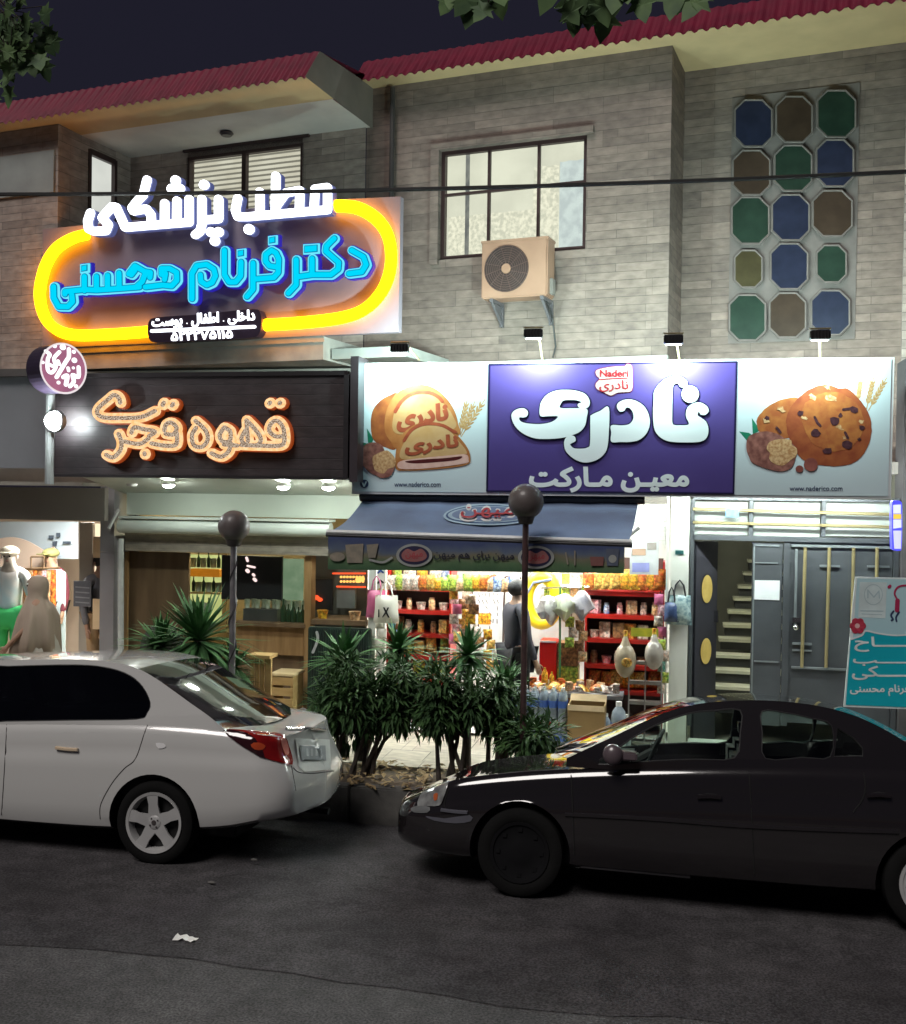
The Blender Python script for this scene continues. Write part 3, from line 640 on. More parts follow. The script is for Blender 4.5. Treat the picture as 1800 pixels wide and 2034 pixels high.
# ---- round blade sign
RC = S(126, 732, 9.62)
rnd = thing('round_sign', 'round projecting light box sign, pink face with white calligraphy', 'sign', (RC.x, RC.y, RC.z), R(64))
rx = .25; rz_ = .245
mb = MB()
N = 40
for k, (yy, s_) in enumerate(((0, 1), (.20, 1))): pass
ring = [(rx*math.cos(2*math.pi*k/N), rz_*math.sin(2*math.pi*k/N)) for k in range(N)]
mb = MB(); slab(mb, [ring], .26, .26); mb.build('drum', mat('drum_violet', (.035, .025, .05), .4), rnd, fix=False)
mb = MB(); mb.tube([(rx*1.0*math.cos(2*math.pi*k/N), -.006, rz_*math.sin(2*math.pi*k/N)) for k in range(N+1)], .010, 6); mb.build('rim', emat('rim_white', (1, .9, .92), .45), rnd, smooth=True)
mb = MB(); slab(mb, [[(a*.97, b*.97) for a, b in ring]], -.0, .006); mb.build('face', emat('pink_face', (.62, .22, .36), .34, (.48, .18, .30), 5), rnd, fix=False)
O7 = (126-(126-40), 0)
def r7(p): return ((p[0]/1800*220+40-126.5)/43*rx*1.04, -(p[1]/1555*190+670-733)/48*rz_*1.04)
sg = []
for pts, r in (([(440, 285), (500, 330), (470, 400), (470, 560), (530, 600), (590, 500), (560, 380), (640, 270)], 27), ([(780, 210), (780, 330), (740, 400), (600, 660)], 30), ([(620, 410), (640, 460)], 24),
               ([(500, 480), (540, 500)], 24), ([(930, 470), (930, 620), (840, 600), (860, 700), (800, 780)], 30), ([(700, 650), (760, 620), (740, 760)], 32), ([(770, 500), (780, 540)], 24)):
    sg += [[r7(p) for p in lp] for lp in stroke(pts, r, 3, 8)]
for a, b, r in ((570, 190, 30), (690, 190, 46), (855, 240, 30), (865, 370, 42), (850, 490, 22), (400, 460, 24), (630, 740, 28), (895, 770, 30)): sg.append([r7(p) for p in circ(a, b, r, n=12)])
mb = MB(); slab(mb, [ccw(l_) for l_ in sg], -.006, .004); mb.build('lettering', emat('white_print', (1, .97, 1), .8), rnd, fix=False)
mb = MB(); mb.tube([(-.02, .13, .0), (.02, .4, .02)], .02, 6); mb.build('bracket', mat('frame_dark', (.04, .035, .038), .4), rnd)

# ================================================================ shop fascia with printed faces
YS = 10.12
fS = lambda a, b: S(a, b, YS)
shop = thing('shop_sign', 'long bakery shop sign, purple centre with big white letters between two pale pictures', 'sign')
def Q(*p): return [list(p)]
gl = dict(rough=.32, spec=.5)
pale = mat('print_pale_blue', (.58, .70, .74), c2=(.55, .67, .71), ns=.8, **gl); purp = mat('print_purple', (.085, .062, .24), c2=(.072, .05, .21), ns=1.2, **gl)
alu = mat('white_aluminium', (.72, .76, .78), .35, ns=3)
def par_quad(x0, x1, t0, t1, b0, b1): return [(x0, t0), (x1, t1), (x1, b1), (x0, b0)]
T = lambda x: 721-(x-700)*(12/1078); Bt = lambda x: 981+(x-700)*(10/1078)
ang = [(699, T(699)), (1778, T(1778)), (1771, Bt(1771)), (698, Bt(698))]
mb = MB(); slab(mb, px([ang], fS), YS+.18, .16); mb.build('box', alu, shop, fix=False)
art('left_picture', [[(704, T(704)+4), (970, T(970)+4), (966, Bt(966)-5), (703, Bt(703)-5)]], fS, YS+.019, 0, pale, shop, .006)
art('right_picture', [[(1466, T(1466)+4), (1772, T(1772)+4), (1765, Bt(1765)-5), (1459, Bt(1459)-5)]], fS, YS+.019, 0, pale, shop, .006)
art('centre_panel', [[(971, T(971)+5), (1465, T(1465)+5), (1458, Bt(1458)-7), (966, Bt(966)-7)]], fS, YS+.019, 0, purp, shop, .009)
art('centre_border', stroke([(972, T(971)+6), (1464, T(1465)+6), (1457, Bt(1458)-8), (967, Bt(966)-8), (972, T(971)+6)], 1.6), fS, YS+.008, 0, mat('print_navy', (.012, .01, .05), **gl), shop, .002)
ZO = (1000, 720)
NA = [(1195, 300), (1200, 230), (1240, 170), (1300, 125), (1380, 105), (1440, 130), (1465, 165), (1442, 195), (1405, 192), (1385, 165), (1352, 178), (1344, 250), (1342, 400), (1344, 480), (1362, 497), (1400, 499), (1460, 497), (1474, 480), (1452, 430), (1458, 370), (1500, 330), (1560, 318), (1615, 345), (1632, 385), (1608, 415), (1570, 415), (1553, 392), (1545, 420), (1572, 440), (1612, 472), (1630, 530), (1620, 590), (1580, 625), (1500, 635), (1350, 632), (1270, 610), (1215, 560), (1195, 500), (1190, 400)]
DA = [(858, 500), (858, 560), (858, 630), (930, 632), (1000, 632), (1080, 615), (1140, 560), (1165, 480), (1150, 400), (1110, 340), (1040, 300), (970, 295), (915, 320), (903, 355), (925, 390), (960, 385), (977, 360), (1005, 364), (1030, 400), (1032, 450), (1000, 490), (940, 500)]
RE = [(838, 357), (770, 385), (700, 418), (692, 450), (690, 640), (670, 675), (620, 685), (560, 680), (532, 652), (548, 640), (575, 622), (568, 590), (540, 580), (500, 595), (483, 640), (495, 700), (540, 750), (600, 785), (660, 795), (730, 780), (790, 740), (825, 680), (838, 560)]
YE = [(295, 425), (292, 350), (310, 300), (350, 255), (420, 225), (500, 218), (580, 225), (650, 250), (685, 300), (680, 350), (640, 368), (600, 357), (592, 332), (620, 316), (585, 302), (540, 298), (480, 302), (456, 330), (456, 362), (560, 364), (664, 370), (662, 440), (650, 500), (610, 550), (540, 580), (460, 600), (340, 608), (240, 600), (150, 560), (90, 500), (65, 430), (80, 390), (120, 368), (165, 365), (195, 390), (190, 425), (160, 438), (130, 436), (132, 462), (180, 482), (280, 490), (360, 480), (410, 458), (432, 428), (360, 427)]
lt = [zig(ZO, 4, catmull(q, 4)) for q in (NA, DA, RE, YE)]+[circ(*zig(ZO, 4, [(1485, 252)])[0], 17.2, n=28)]
edge_ = []
for lp in lt: edge_ += stroke(lp+[lp[0]], 2.4, n=8)
art('letter_outline', edge_+lt, fS, YS+.009, 0, mat('print_navy', (.012, .01, .05)), shop, .006)
art('lettering', lt, fS, YS+.002, 0, mat('print_white', (.80, .88, .90), c2=(.76, .86, .88), ns=2, **gl), shop, .012)
L = fit_text('معیـن مـارکت', 1053, 929, 1367, 976, .10)
art('lettering', L, fS, YS+.008, 0, MATS['print_white'], shop, .004, False)
# small red and cream emblem with the name twice
E1 = catmull(zig(ZO, 4, [(745, 60), (860, 35), (960, 30), (985, 12), (1020, 30), (1025, 120), (1020, 220), (960, 235), (905, 240), (855, 262), (805, 240), (745, 210), (735, 170), (765, 130), (740, 100)]), 4)
art('emblem', [E1]+stroke(E1+[E1[0]], 1.6, n=6), fS, YS+.009, 0, mat('print_maroon', (.20, .02, .07), **gl), shop, .004)
art('emblem', [E1], fS, YS+.004, 0, mat('print_cream', (.66, .52, .50), **gl), shop, .004)
rd = mat('print_red', (.42, .03, .04), **gl)
art('lettering', fit_text('Naderi', 1192, 735, 1248, 748, .08, rtl=False), fS, YS-.001, 0, rd, shop, .003, False)
art('lettering', fit_text('نادری', 1191, 755, 1248, 778, .03), fS, YS-.001, 0, rd, shop, .003, False)
art('emblem', stroke([(1191, 754), (1215, 752), (1247, 751)], 1.0, n=6), fS, YS-.001, 0, rd, shop, .003)
# web addresses
nv = mat('print_ink', (.03, .05, .12), **gl)
for (a, b, c_, d) in ((783, 957, 875, 967), (1569, 965, 1674, 975)):
    art('lettering', fit_text('www.naderico.com', a, b, c_, d, .015, rtl=False), fS, YS+.012, 0, nv, shop, .003, False)
art('emblem', [circ(723, 961, 8.5)], fS, YS+.012, 0, nv, shop, .003); art('emblem', stroke([(719, 957), (723, 966), (727, 957)], 1.3, n=6), fS, YS+.008, 0, pale, shop, .003)
# left picture: stuffed bread, walnuts, wheat
def M(nm, c, c2, ns=14): return mat(nm, c, c2=c2, ns=ns, **gl)
OB = (680, 700); sb = 1800/320
def Z(pts): return zig(OB, sb, pts)
bread_d = M('bread_dark', (.36, .12, .035), (.22, .06, .025), 9); bread = M('bread_crust', (.46, .21, .07), (.34, .12, .035), 7); bread_l = M('bread_pale', (.52, .34, .17), (.46, .27, .11), 6)
brown = M('bread_brown', (.36, .09, .04), (.28, .06, .03)); pink = M('filling_edge', (.70, .48, .42), (.62, .38, .32))
def lay(nm, loops, off, m_, st_=None): return art(nm, loops, fS, YS+.0135-off, 0, m_, shop, .0012)
k = 0.0
wheat = M('wheat', (.55, .38, .18), (.40, .24, .10), 40)
def ear(x0, y0, x1, y1, n=6, w_=4.2):
    L = []
    dx, dy = (x1-x0), (y1-y0); ln = math.hypot(dx, dy); ux, uy = dx/ln, dy/ln
    L += stroke([(x0, y0), (x1, y1)], .9, n=6)
    for i in range(n):
        t = (.25+.7*i/n); cx, cy__ = x0+dx*t, y0+dy*t
        for sd_ in (-1, 1): L.append(circ(cx-uy*sd_*w_*.6, cy__+ux*sd_*w_*.6, ln/n*.55, w_*.48, 8, math.atan2(uy, ux)+sd_*.45))
    return L
W = []
for a in ((912, 862, 928, 793), (914, 864, 943, 797), (915, 868, 963, 793)): W += ear(*a)
lay('printed_wheat', W, 0, wheat)
grn = M('leaf_green', (.02, .22, .12), (.01, .15, .09))
lay('printed_leaf', [Z([(150, 985), (265, 1015), (330, 1010), (210, 1060)]), Z([(270, 845), (345, 965), (330, 1010), (285, 1010)])], .0, grn)
lay('printed_bread', [catmull(Z([(330, 940), (315, 780), (340, 640), (420, 540), (520, 480), (620, 470), (640, 800), (600, 1070), (480, 1060), (380, 1010)]), 5)], .0005, bread_d)
lay('printed_bread', [catmull(Z([(480, 900), (470, 760), (510, 600), (600, 460), (740, 380), (880, 355), (1030, 400), (1160, 510), (1250, 650), (1290, 790), (1290, 930), (900, 1000), (620, 1080), (540, 1000)]), 5)], .002, bread)
lay('printed_bread', [catmull(Z([(590, 900), (570, 700), (640, 550), (760, 460), (880, 430), (1010, 460), (1120, 560), (1230, 700), (1250, 850), (900, 900)]), 5)], .0035, bread_l)
lay('printed_crease', stroke(Z([(590, 660), (650, 560), (740, 480), (860, 442), (980, 452), (1070, 495), (1115, 545)]), 3.6, 4), .005, brown)
lay('printed_bread', [catmull(Z([(600, 1300), (595, 1120), (640, 960), (740, 850), (860, 790), (1010, 785), (1150, 820), (1300, 940), (1400, 1070), (1430, 1180), (1400, 1250), (1200, 1290), (900, 1315), (700, 1320)]), 5)], .0065, bread)
lay('printed_bread', [catmull(Z([(660, 1190), (680, 1020), (780, 880), (920, 820), (1060, 815), (1190, 870), (1300, 990), (1390, 1110), (1340, 1140), (1000, 1170)]), 5)], .008, bread_l)
lay('printed_crease', stroke(Z([(690, 985), (760, 880), (860, 815), (980, 795), (1120, 815), (1230, 875), (1265, 890)]), 3.2, 4), .0095, brown)
lay('printed_filling', [catmull(Z([(625, 1290), (650, 1215), (900, 1180), (1200, 1150), (1380, 1140), (1410, 1200), (1370, 1240), (1000, 1290), (750, 1305)]), 5)], .0095, pink)
lay('printed_filling', [catmull(Z([(710, 1215), (900, 1195), (1150, 1180), (1335, 1160), (1280, 1200), (1050, 1225), (850, 1238), (740, 1232)]), 5)], .011, M('filling_dark', (.09, .012, .015), (.06, .01, .01)))
L = fit_text('نادری', 790, 808, 888, 850, .12); L = [[(a, b-(a-839)*.16) for a, b in lp] for lp in L]
art('lettering', L, fS, YS+.008, 0, brown, shop, .0012, False)
L = fit_text('نادری', 806, 868, 909, 899, .12); L = [[(a, b-(a-857)*.10) for a, b in lp] for lp in L]
art('lettering', L, fS, YS+.0015, 0, brown, shop, .0012, False)
wal = M('walnut_shell', (.34, .15, .12), (.16, .06, .05), 22); ker = M('walnut_kernel', (.66, .46, .25), (.38, .19, .08), 42)
lay('printed_walnut', [catmull(Z([(195, 1150), (230, 1050), (330, 1005), (430, 1030), (480, 1120), (520, 1300), (400, 1380), (250, 1290)]), 5)], .0095, wal)
lay('printed_walnut', [catmull(Z([(330, 1280), (370, 1150), (480, 1110), (590, 1200), (570, 1330), (510, 1395), (400, 1390)]), 5)], .011, wal)
lay('printed_walnut', [catmull(Z([(340, 1230), (345, 1160), (440, 1110), (500, 1095), (550, 1130), (595, 1200), (580, 1280), (510, 1300), (460, 1355), (370, 1320), (350, 1270)]), 4)], .0125, ker)
# right picture: fruit and nut cookies
OB = (1460, 700); sb = 1800/340
W = []
for a in ((1704, 800, 1711, 752), (1722, 812, 1736, 750), (1726, 815, 1762, 750)): W += ear(*a)
lay('printed_wheat', W, 0, wheat)
lay('printed_leaf', [Z([(45, 830), (150, 845), (185, 870), (125, 925)]), Z([(180, 690), (270, 820), (190, 860)])], .0, grn)
ck = M('cookie', (.34, .10, .035), (.24, .055, .025), 10); ckl = M('cookie_light', (.42, .16, .045), (.30, .085, .03), 12)
def wob(L, a=2.0, sd_=1):
    r_ = random.Random(sd_); return [(x+r_.uniform(-a, a)*.5, y+r_.uniform(-a, a)*.5) for x, y in L]
lay('printed_cookie', [wob(catmull(Z([(230, 720), (310, 600), (430, 520), (560, 480), (680, 500), (700, 800), (560, 900), (300, 880)]), 4), 1)], .001, ckl)
lay('printed_cookie', [wob(catmull(Z([(540, 720), (600, 560), (720, 430), (850, 360), (980, 340), (1090, 375), (1190, 380), (1300, 480), (1400, 620), (1440, 780), (1410, 960), (1300, 1130), (1130, 1190), (950, 1190), (750, 1150), (600, 980)]), 4), 1.5)], .0025, ck)
lay('printed_cookie', [wob(catmull(Z([(700, 640), (780, 500), (960, 420), (1150, 440), (1300, 560), (1370, 760), (1300, 920), (1150, 1030), (950, 1020), (780, 900)]), 4), 3, 5)], .004, ckl)
dkc = M('choc_chip', (.09, .035, .045), (.04, .015, .02), 30)
Cc = []; Cn = []
for (x, y, r) in ((1255, 600, 42), (690, 640, 34), (1050, 720, 52), (850, 850, 52), (1185, 970, 56), (970, 1035, 45), (340, 690, 26), (1110, 660, 26), (1340, 790, 34), (1310, 910, 20)): Cc.append(wob([Z([p])[0] for p in circ(x, y, r, r*.85, 10)], 3, x))
for pts in ([(840, 680), (870, 740), (900, 770)], [(440, 790), (480, 840)], [(1160, 840), (1190, 900)], [(1140, 600), (1220, 590)]): Cc += stroke(Z(pts), 2.6, n=6)
for (x, y, r) in ((1010, 480, 60), (820, 470, 42), (730, 690, 34), (1100, 790, 44), (490, 600, 44), (330, 720, 30), (1330, 720, 30), (1150, 900, 26), (980, 370, 34)): Cn.append(wob([Z([p])[0] for p in circ(x, y, r, r*.6, 9, .4)], 5, x))
for lp in Cn: lay('print', [lp], .0055, ker)
for lp in Cc[:10]: lay('print', [lp], .007, dkc)
for pts in ([(840, 680), (870, 740), (900, 770)], [(440, 790), (480, 840)], [(1160, 840), (1190, 900)], [(1140, 600), (1220, 590)]): lay('print', stroke(Z(pts), 2.6, n=6), .0072, dkc)
lay('printed_walnut', [catmull(Z([(120, 1000), (150, 880), (300, 830), (430, 850), (520, 900), (640, 1000), (630, 1150), (560, 1235), (420, 1245), (200, 1170), (150, 1100)]), 5)], .007, wal)
lay('printed_walnut', [catmull(Z([(335, 1010), (370, 940), (480, 910), (590, 920), (600, 970), (650, 1010), (650, 1080), (590, 1130), (500, 1190), (400, 1160), (360, 1110), (370, 1060)]), 4)], .0085, ker)
lay('printed_hazelnut', [wob([Z([q])[0] for q in circ(800, 1180, 75, 72, 16)], .6), [Z([q])[0] for q in circ(680, 1225, 42, 38, 12)]], .0085, M('hazelnut', (.30, .10, .08), (.20, .06, .05), 12))

# ================================================================ floodlights over the shop sign
flm = mat('lamp_body_black', (.02, .02, .022), .4)
for i, (a, b, lab, e) in enumerate([(795, 693, 'leftmost of four black floodlights over the shop sign', 1), (1060, 664, 'black floodlight above the purple panel, below the air conditioner', 1),
                                 (1338, 676, 'black floodlight above the right end of the purple panel', 1), (1629, 667, 'rightmost floodlight, over the cookie picture', 1)]):
    pz = S(a, b, 9.72); fl = thing('floodlight', lab, 'floodlight', (pz.x, pz.y, pz.z), 0, 'floodlights over the shop sign')
    bx_ = S([828, 1075, 1350, 1632][i], 712, YS); mb = MB()
    mb.bbox(-.085, .085, -.05, .03, -.035, .045, .008)
    for q in range(6): mb.box(-.075+q*.028, -.071+q*.028, -.065, -.05, -.03, .04)
    mb.build('housing', flm, fl)
    mb = MB(); mb.box(-.07, .07, -.02, .022, -.041, -.037); mb.build('lens', emat('flood_lens', (.9, 1, .97), 6), fl)
    mb = MB(); mb.tube([(0, .02, .02), (.02, .2, .05), (bx_.x-pz.x, YS+.1-pz.y, bx_.z-pz.z)], .011, 6); mb.tube([(-.09, -.01, .06), (.09, -.01, .06)], .008, 5); mb.build('arm', mat('arm_brass', (.45, .36, .2), .4, metal=.6), fl)
    ld = bpy.data.lights.new('flood_light', 'AREA'); ld.shape = 'RECTANGLE'; ld.size = .14; ld.size_y = .06; ld.energy = 28; ld.color = (.74, 1.0, .95)
    lo_ = bpy.data.objects.new('flood_light', ld); link(lo_, fl); lo_.location = (0, .06, -.02); lo_.rotation_euler = (R(100), 0, 0)
# ================================================================ ground floor fronts (street direction)
YG = 11.2                                           # plane of the shop fronts
grey_r = mat('grey_render', (.33, .31, .28), .8, c2=(.26, .245, .22), ns=3, bump=.2, bs=25)
cgreen = mat('pale_green_panel', (.55, .60, .52), .55, c2=(.50, .55, .48), ns=2)
def X(a, y=YG): return S(a, 1200, y).x
def Zp(b, y=YG, a=900): return S(a, b, y).z
shopf = thing('shop_building', 'ground floor shell of the four shop units with pillars and ceilings', 'building')
FL = .16
def add(name, m, parent, *boxes, bev=0, smooth=False):
    mb = MB()
    for b in boxes:
        if bev: mb.bbox(*b, bev)
        else: mb.box(*b)
    return mb.build(name, m, parent, smooth=smooth)
xA, xB_, xC, xD, xE_ = X(-500), X(207), X(247), X(730), X(1330)
xF, xG = X(1368), X(1782)
# slab over the ground floor, hides the gap to the upper storey
add('ceiling_slab', grey_r, shopf, (-14, 8, YG+.15, 16, 2.98, 3.1))
# pillar between clothing shop and cafe: facing tiles
add('pillar', mat('grey_tile_pillar', (.27, .26, .27), .5, c2=(.22, .21, .22), ns=2), shopf, (xB_, xC-.08, YG-.1, YG+.4, FL, .86), (xB_, xC-.08, YG-.1, YG+.4, .865, 2.0), (xB_, xC-.08, YG-.1, YG+.4, 2.005, 3.0))
# white pillar right of the grocery
wp = mat('white_pillar', (.72, .74, .68), .5, c2=(.64, .66, .60), ns=2, bump=.1, bs=12)
p1 = add('pillar', wp, shopf, (X(1331), X(1367), YG-.18, YG+.35, .1, 3.0))
mb = MB(); q = S(1342, 1093, YG-.18); q2 = S(1358, 1101, YG-.18); mb.box(q.x, q2.x, YG-.19, YG-.181, q2.z, q.z); mb.build('number_plate', mat('plate_green', (.02, .10, .10), .4), p1)
mb = MB(); q = S(1335, 1152, YG-.18); q2 = S(1357, 1185, YG-.18); mb.box(q.x, q2.x, YG-.20, YG-.181, q2.z, q.z); mb.build('socket_box', mat('socket_white', (.6, .6, .55), .5), p1)
# left neighbour: grey fascia board, soffit, shutter board
nb = mat('blue_grey_board', (.25, .26, .28), .45, c2=(.20, .21, .225), ns=1.2)
add('fascia_board', nb, shopf, (X(-300, 10.5), S(98, 800, 10.5).x, 10.5, 10.6, S(50, 930, 10.5).z, S(50, 748, 10.5).z))
add('fascia_lip', mat('lip_dark', (.10, .09, .085), .6), shopf, (X(-300, 10.45), S(92, 740, 10.45).x, 10.42, 10.6, S(50, 748, 10.45).z+.003, S(50, 742, 10.45).z+.05))
add('shutter_board', mat('warm_grey_board', (.30, .27, .24), .6, c2=(.26, .235, .21), ns=1.5), shopf, (X(-300, 10.9), X(206, 10.9), 10.9, 10.98, Zp(1033, 10.9, 100), Zp(968, 10.9, 100)))
add('soffit', mat('soffit_grey', (.30, .28, .24), .7), shopf, (X(-300, 10.9), X(206, 10.9), 10.45, 10.9, Zp(965, 10.9, 100), Zp(965, 10.9, 100)+.04))
# cafe head: sloping soffit with downlights, pale panel, roller tube, stone lintel
zs0, zs1 = S(400, 946, YC+.2).z, S(450, 984, YG).z
mb = MB(); xa, xb = S(140, 950, YC+.2).x, S(690, 950, YC+.2).x
mb.add([(xa, YC+.22, zs0+.02), (xb, YC+.22, zs0+.02), (xb+.15, YG+.1, zs1), (X(245), YG+.1, zs1), (xa, YG+.1, zs1)], [(0, 1, 2, 3, 4)])
sf = mb.build('soffit', mat('soffit_white', (.50, .52, .46), .6, c2=(.42, .44, .39), ns=2), shopf, fix=False)
mb = MB(); 
for xx in (S(475, 960, 10.5).x,): mb.box(xx-.006, xx+.006, YC+.22, YG+.02, zs1+.02, zs0)
add('head_panel', cgreen, shopf, (X(248), X(735), YG+.02, YG+.1, Zp(1026, YG, 450), Zp(984, YG, 450)+.02))
mb = MB(); za, zb = Zp(1063, YG-.12, 450), Zp(1034, YG-.12, 450); rc = (za+zb)/2
mb.tube([(X(228, 11), YG-.10, rc), (X(650, 11), YG-.10, rc)], (zb-za)/2, 16); mb.box(X(232, 11), X(650, 11), YG-.18, YG+.05, zb+.004, zb+.03)
mb.build('roller_shutter', mat('roller_pale', (.62, .68, .62), .35, c2=(.55, .6, .55), ns=3), shopf, smooth=True)
add('lintel', stone('lintel_stone', [(.30, .27, .22), (.27, .24, .20), (.25, .22, .185), (.31, .28, .23)], .9, .05, .7, .2, (.18, .16, .14), .003), shopf, (X(247), X(652), YG+.0, YG+.3, Zp(1099, YG, 450), za-.003))
mb = MB(); mb.tube([S(240, 1070, 11.02), S(240, 1180, 11.02), S(240, 1320, 11.02)], .035, 8); mb.tube([S(236, 1012, 11.0), S(216, 1050, 10.9)], .02, 6)
mb.build('down_pipe', mat('pipe_white', (.50, .52, .50), .5), shopf, smooth=True)
# interiors (floor, backs, sides, ceilings)
wht = mat('shop_white', (.78, .77, .72), .6, c2=(.70, .69, .65), ns=2)
def roomx(x0, x1, y0, y1, z1, m, name='room'):
    mb = MB(); z0 = FL
    mb.add([(x0, y0, z0), (x1, y0, z0), (x1, y1, z0), (x0, y1, z0)], [(0, 1, 2, 3)]); mb.add([(x0, y0, z1), (x1, y0, z1), (x1, y1, z1), (x0, y1, z1)], [(0, 3, 2, 1)])
    mb.add([(x0, y1, z0), (x1, y1, z0), (x1, y1, z1), (x0, y1, z1)], [(0, 1, 2, 3)]); mb.add([(x0, y0, z0), (x0, y1, z0), (x0, y1, z1), (x0, y0, z1)], [(0, 1, 2, 3)])
    mb.add([(x1, y0, z0), (x1, y1, z0), (x1, y1, z1), (x1, y0, z1)], [(0, 3, 2, 1)]); return mb.build(name, m, shopf, fix=False)
roomx(xA, xB_-.0, YG+.05, 14.2, 2.55, mat('boutique_wall', (.66, .57, .47), .7, c2=(.60, .52, .43), ns=1.5))
roomx(X(249), X(727), YG+.3, 14.0, 2.75, mat('cafe_wall', (.34, .25, .13), .8, c2=(.25, .18, .09), ns=3))
roomx(X(729), X(1331), YG+.02, 14.2, 2.75, wht)
roomx(X(1369), X(1790), YG+.25, 14.2, 3.02, mat('stair_wall', (.22, .21, .17), .8, ns=3))
def panel_light(x, y, z, sx_, sy_, e, c, nm, lab, group):
    t_ = thing('ceiling_light', lab, 'ceiling light', (x, y, z), 0, group)
    add('housing', wht, t_, (-sx_/2-.02, sx_/2+.02, -sy_/2-.02, sy_/2+.02, .002, .03)); add('diffuser', emat(nm, c, e), t_, (-sx_/2, sx_/2, -sy_/2, sy_/2, -.012, 0)); return t_
xm = (X(729)+X(1331))/2
panel_light(xm-.6, 11.9, 2.7, .5, .5, 38, (1, .97, .90), 'shop_lamp', 'square ceiling light in the grocery, left one behind the awning', 'ceiling lights in the grocery')
panel_light(xm+.7, 11.9, 2.7, .5, .5, 38, (1, .97, .90), 'shop_lamp', 'square ceiling light in the grocery, right one behind the awning', 'ceiling lights in the grocery')
panel_light(X(70), 12.0, 2.5, .8, .5, 40, (1, .95, .86), 'boutique_lamp', 'ceiling light in the clothing shop at the left edge', 'ceiling lights in the clothing shop')
panel_light(X(430), 12.2, 2.7, .45, .35, 55, (1, .95, .60), 'cafe_lamp', 'small warm ceiling light inside the cafe', 'ceiling lights in the cafe')
panel_light(X(1440), 11.75, 2.9, .3, .2, 60, (.95, 1, .8), 'stair_lamp', 'ceiling light above the stairs behind the grey gate', 'ceiling lights over the stairs')
for (a_, w_, lab) in ((1570, 1.6, 'batten lamp hidden behind the foot of the shop sign, over the grey gate'), (1000, 2.2, 'unseen batten lamp under the awning head, over the grocery entrance'), (1345, .3, 'short unseen batten lamp over the white pillar')):  # battens out of sight, added to light gate, entrance and pillar
    t_ = thing('unseen_batten', lab, 'lamp', (X(a_, 10.7), 10.62 if a_ != 1000 else 10.9, 2.84 if a_ != 1000 else 2.5), 0); add('housing', wht, t_, (-w_/2, w_/2, -.03, .03, .03, .06)); mb = MB(); mb.tube([(-w_/2, 0, 0), (w_/2, 0, 0)], .018, 8); mb.build('tube_light', emat('batten_glow', (.90, 1, .95), 110), t_, smooth=True)
# downlights in the cafe soffit
for (a, b, lab) in ((335, 963, 'leftmost downlight under the dark cafe fascia'), (563, 967, 'middle downlight under the dark cafe fascia'), (653, 968, 'rightmost downlight under the dark cafe fascia')):
    q = S(a, b, 10.45); t_ = thing('downlight', lab, 'downlight', (q.x, q.y, q.z), 0, 'downlights under the cafe fascia')
    mb = MB(); mb.lathe([(.06, .05), (.075, .01), (.07, 0), (.06, 0)], n=20); mb.build('ring', wht, t_, smooth=True)
    mb = MB(); mb.sphere((0, 0, 0), .062, 16, (1, 1, .55)); mb.build('bulb', emat('downlight_bulb', (.92, 1, .92), 90), t_, smooth=True)
q = S(262, 966, 10.4); mb = MB(); mb.lathe([(.001, 0), (.05, 0), (.06, .03)], (q.x, q.y, q.z), n=18); tag(mb.build('unlit_downlight', wht, None, smooth=True), 'small unlit downlight at the left end of the cafe soffit', 'downlight')
# bright flood at the left end of the cafe sign, on its post
q = S(105, 836, 9.6); t_ = thing('wall_lamp', 'glaring white lamp on the post at the left end of the cafe sign', 'lamp', q)
mb = MB(); mb.sphere((0, 0, 0), .085, 20, (1, .7, 1)); mb.build('bulb', emat('glare_bulb', (.90, 1, 1), 160), t_, smooth=True)
mb = MB(); mb.lathe([(.1, 0), (.11, .05), (.06, .10)], (0, .02, 0), 'y', 20); mb.build('reflector', mat('reflector', (.5, .52, .52), .3, metal=.5), t_, smooth=True)
pp = MB(); pp.tube([S(101, 778, 9.75)-q, S(98, 962, 9.75)-q], .045, 8); pp.build('post', mat('post_grey', (.22, .23, .23), .5), t_, smooth=True)

# ================================================================ grey metal gate with transom (street direction)
gate = thing('metal_gate', 'dark grey metal double gate with gold bars, one leaf standing open on a staircase', 'gate')
gm = mat('gate_grey', (.085, .095, .105), .42, c2=(.065, .072, .08), ns=3, metal=.2); gold = mat('gold_bar', (.48, .40, .20), .35, metal=.5, ns=5); gm2 = mat('gate_grey_light', (.22, .25, .26), .4, metal=.2)
YD = YG; fD = lambda a, b: S(a, b, YD)
def qb(mb, x0, x1, y0, y1, ya, yb):          # picture box -> box between planes ya..yb
    p, q = S(x0, (y0+y1)/2, YD), S(x1, (y0+y1)/2, YD); z1_, z0_ = S((x0+x1)/2, y0, YD).z, S((x0+x1)/2, y1, YD).z
    mb.box(p.x, q.x, ya, yb, z0_, z1_); return mb
mb = MB(); qb(mb, 1369, 1377, 992, 1440, YD-.04, YD+.1); qb(mb, 1377, 1772, 1066, 1076, YD-.04, YD+.1); qb(mb, 1377, 1772, 990, 995, YD-.03, YD+.1); qb(mb, 1488, 1496, 995, 1066, YD-.02, YD+.08); qb(mb, 1632, 1640, 995, 1066, YD-.02, YD+.08); qb(mb, 1772, 1782, 990, 1460, YD-.04, YD+.1)
mb.build('frame', gm, gate)
for k, (a, b, c_) in enumerate(((1377, 1488, 1062), (1496, 1632, 1066), (1640, 1772, 1066))):
    mb = MB(); qb(mb, a+2, b-2, 997, c_, YD+.04, YD+.045); mb.build('transom_pane', mat('frosted_glass', (.36, .40, .37), .35, c2=(.26, .29, .27), ns=1.6, bump=.3, bs=6, em=(.7, .8, .7), es=.10), gate)
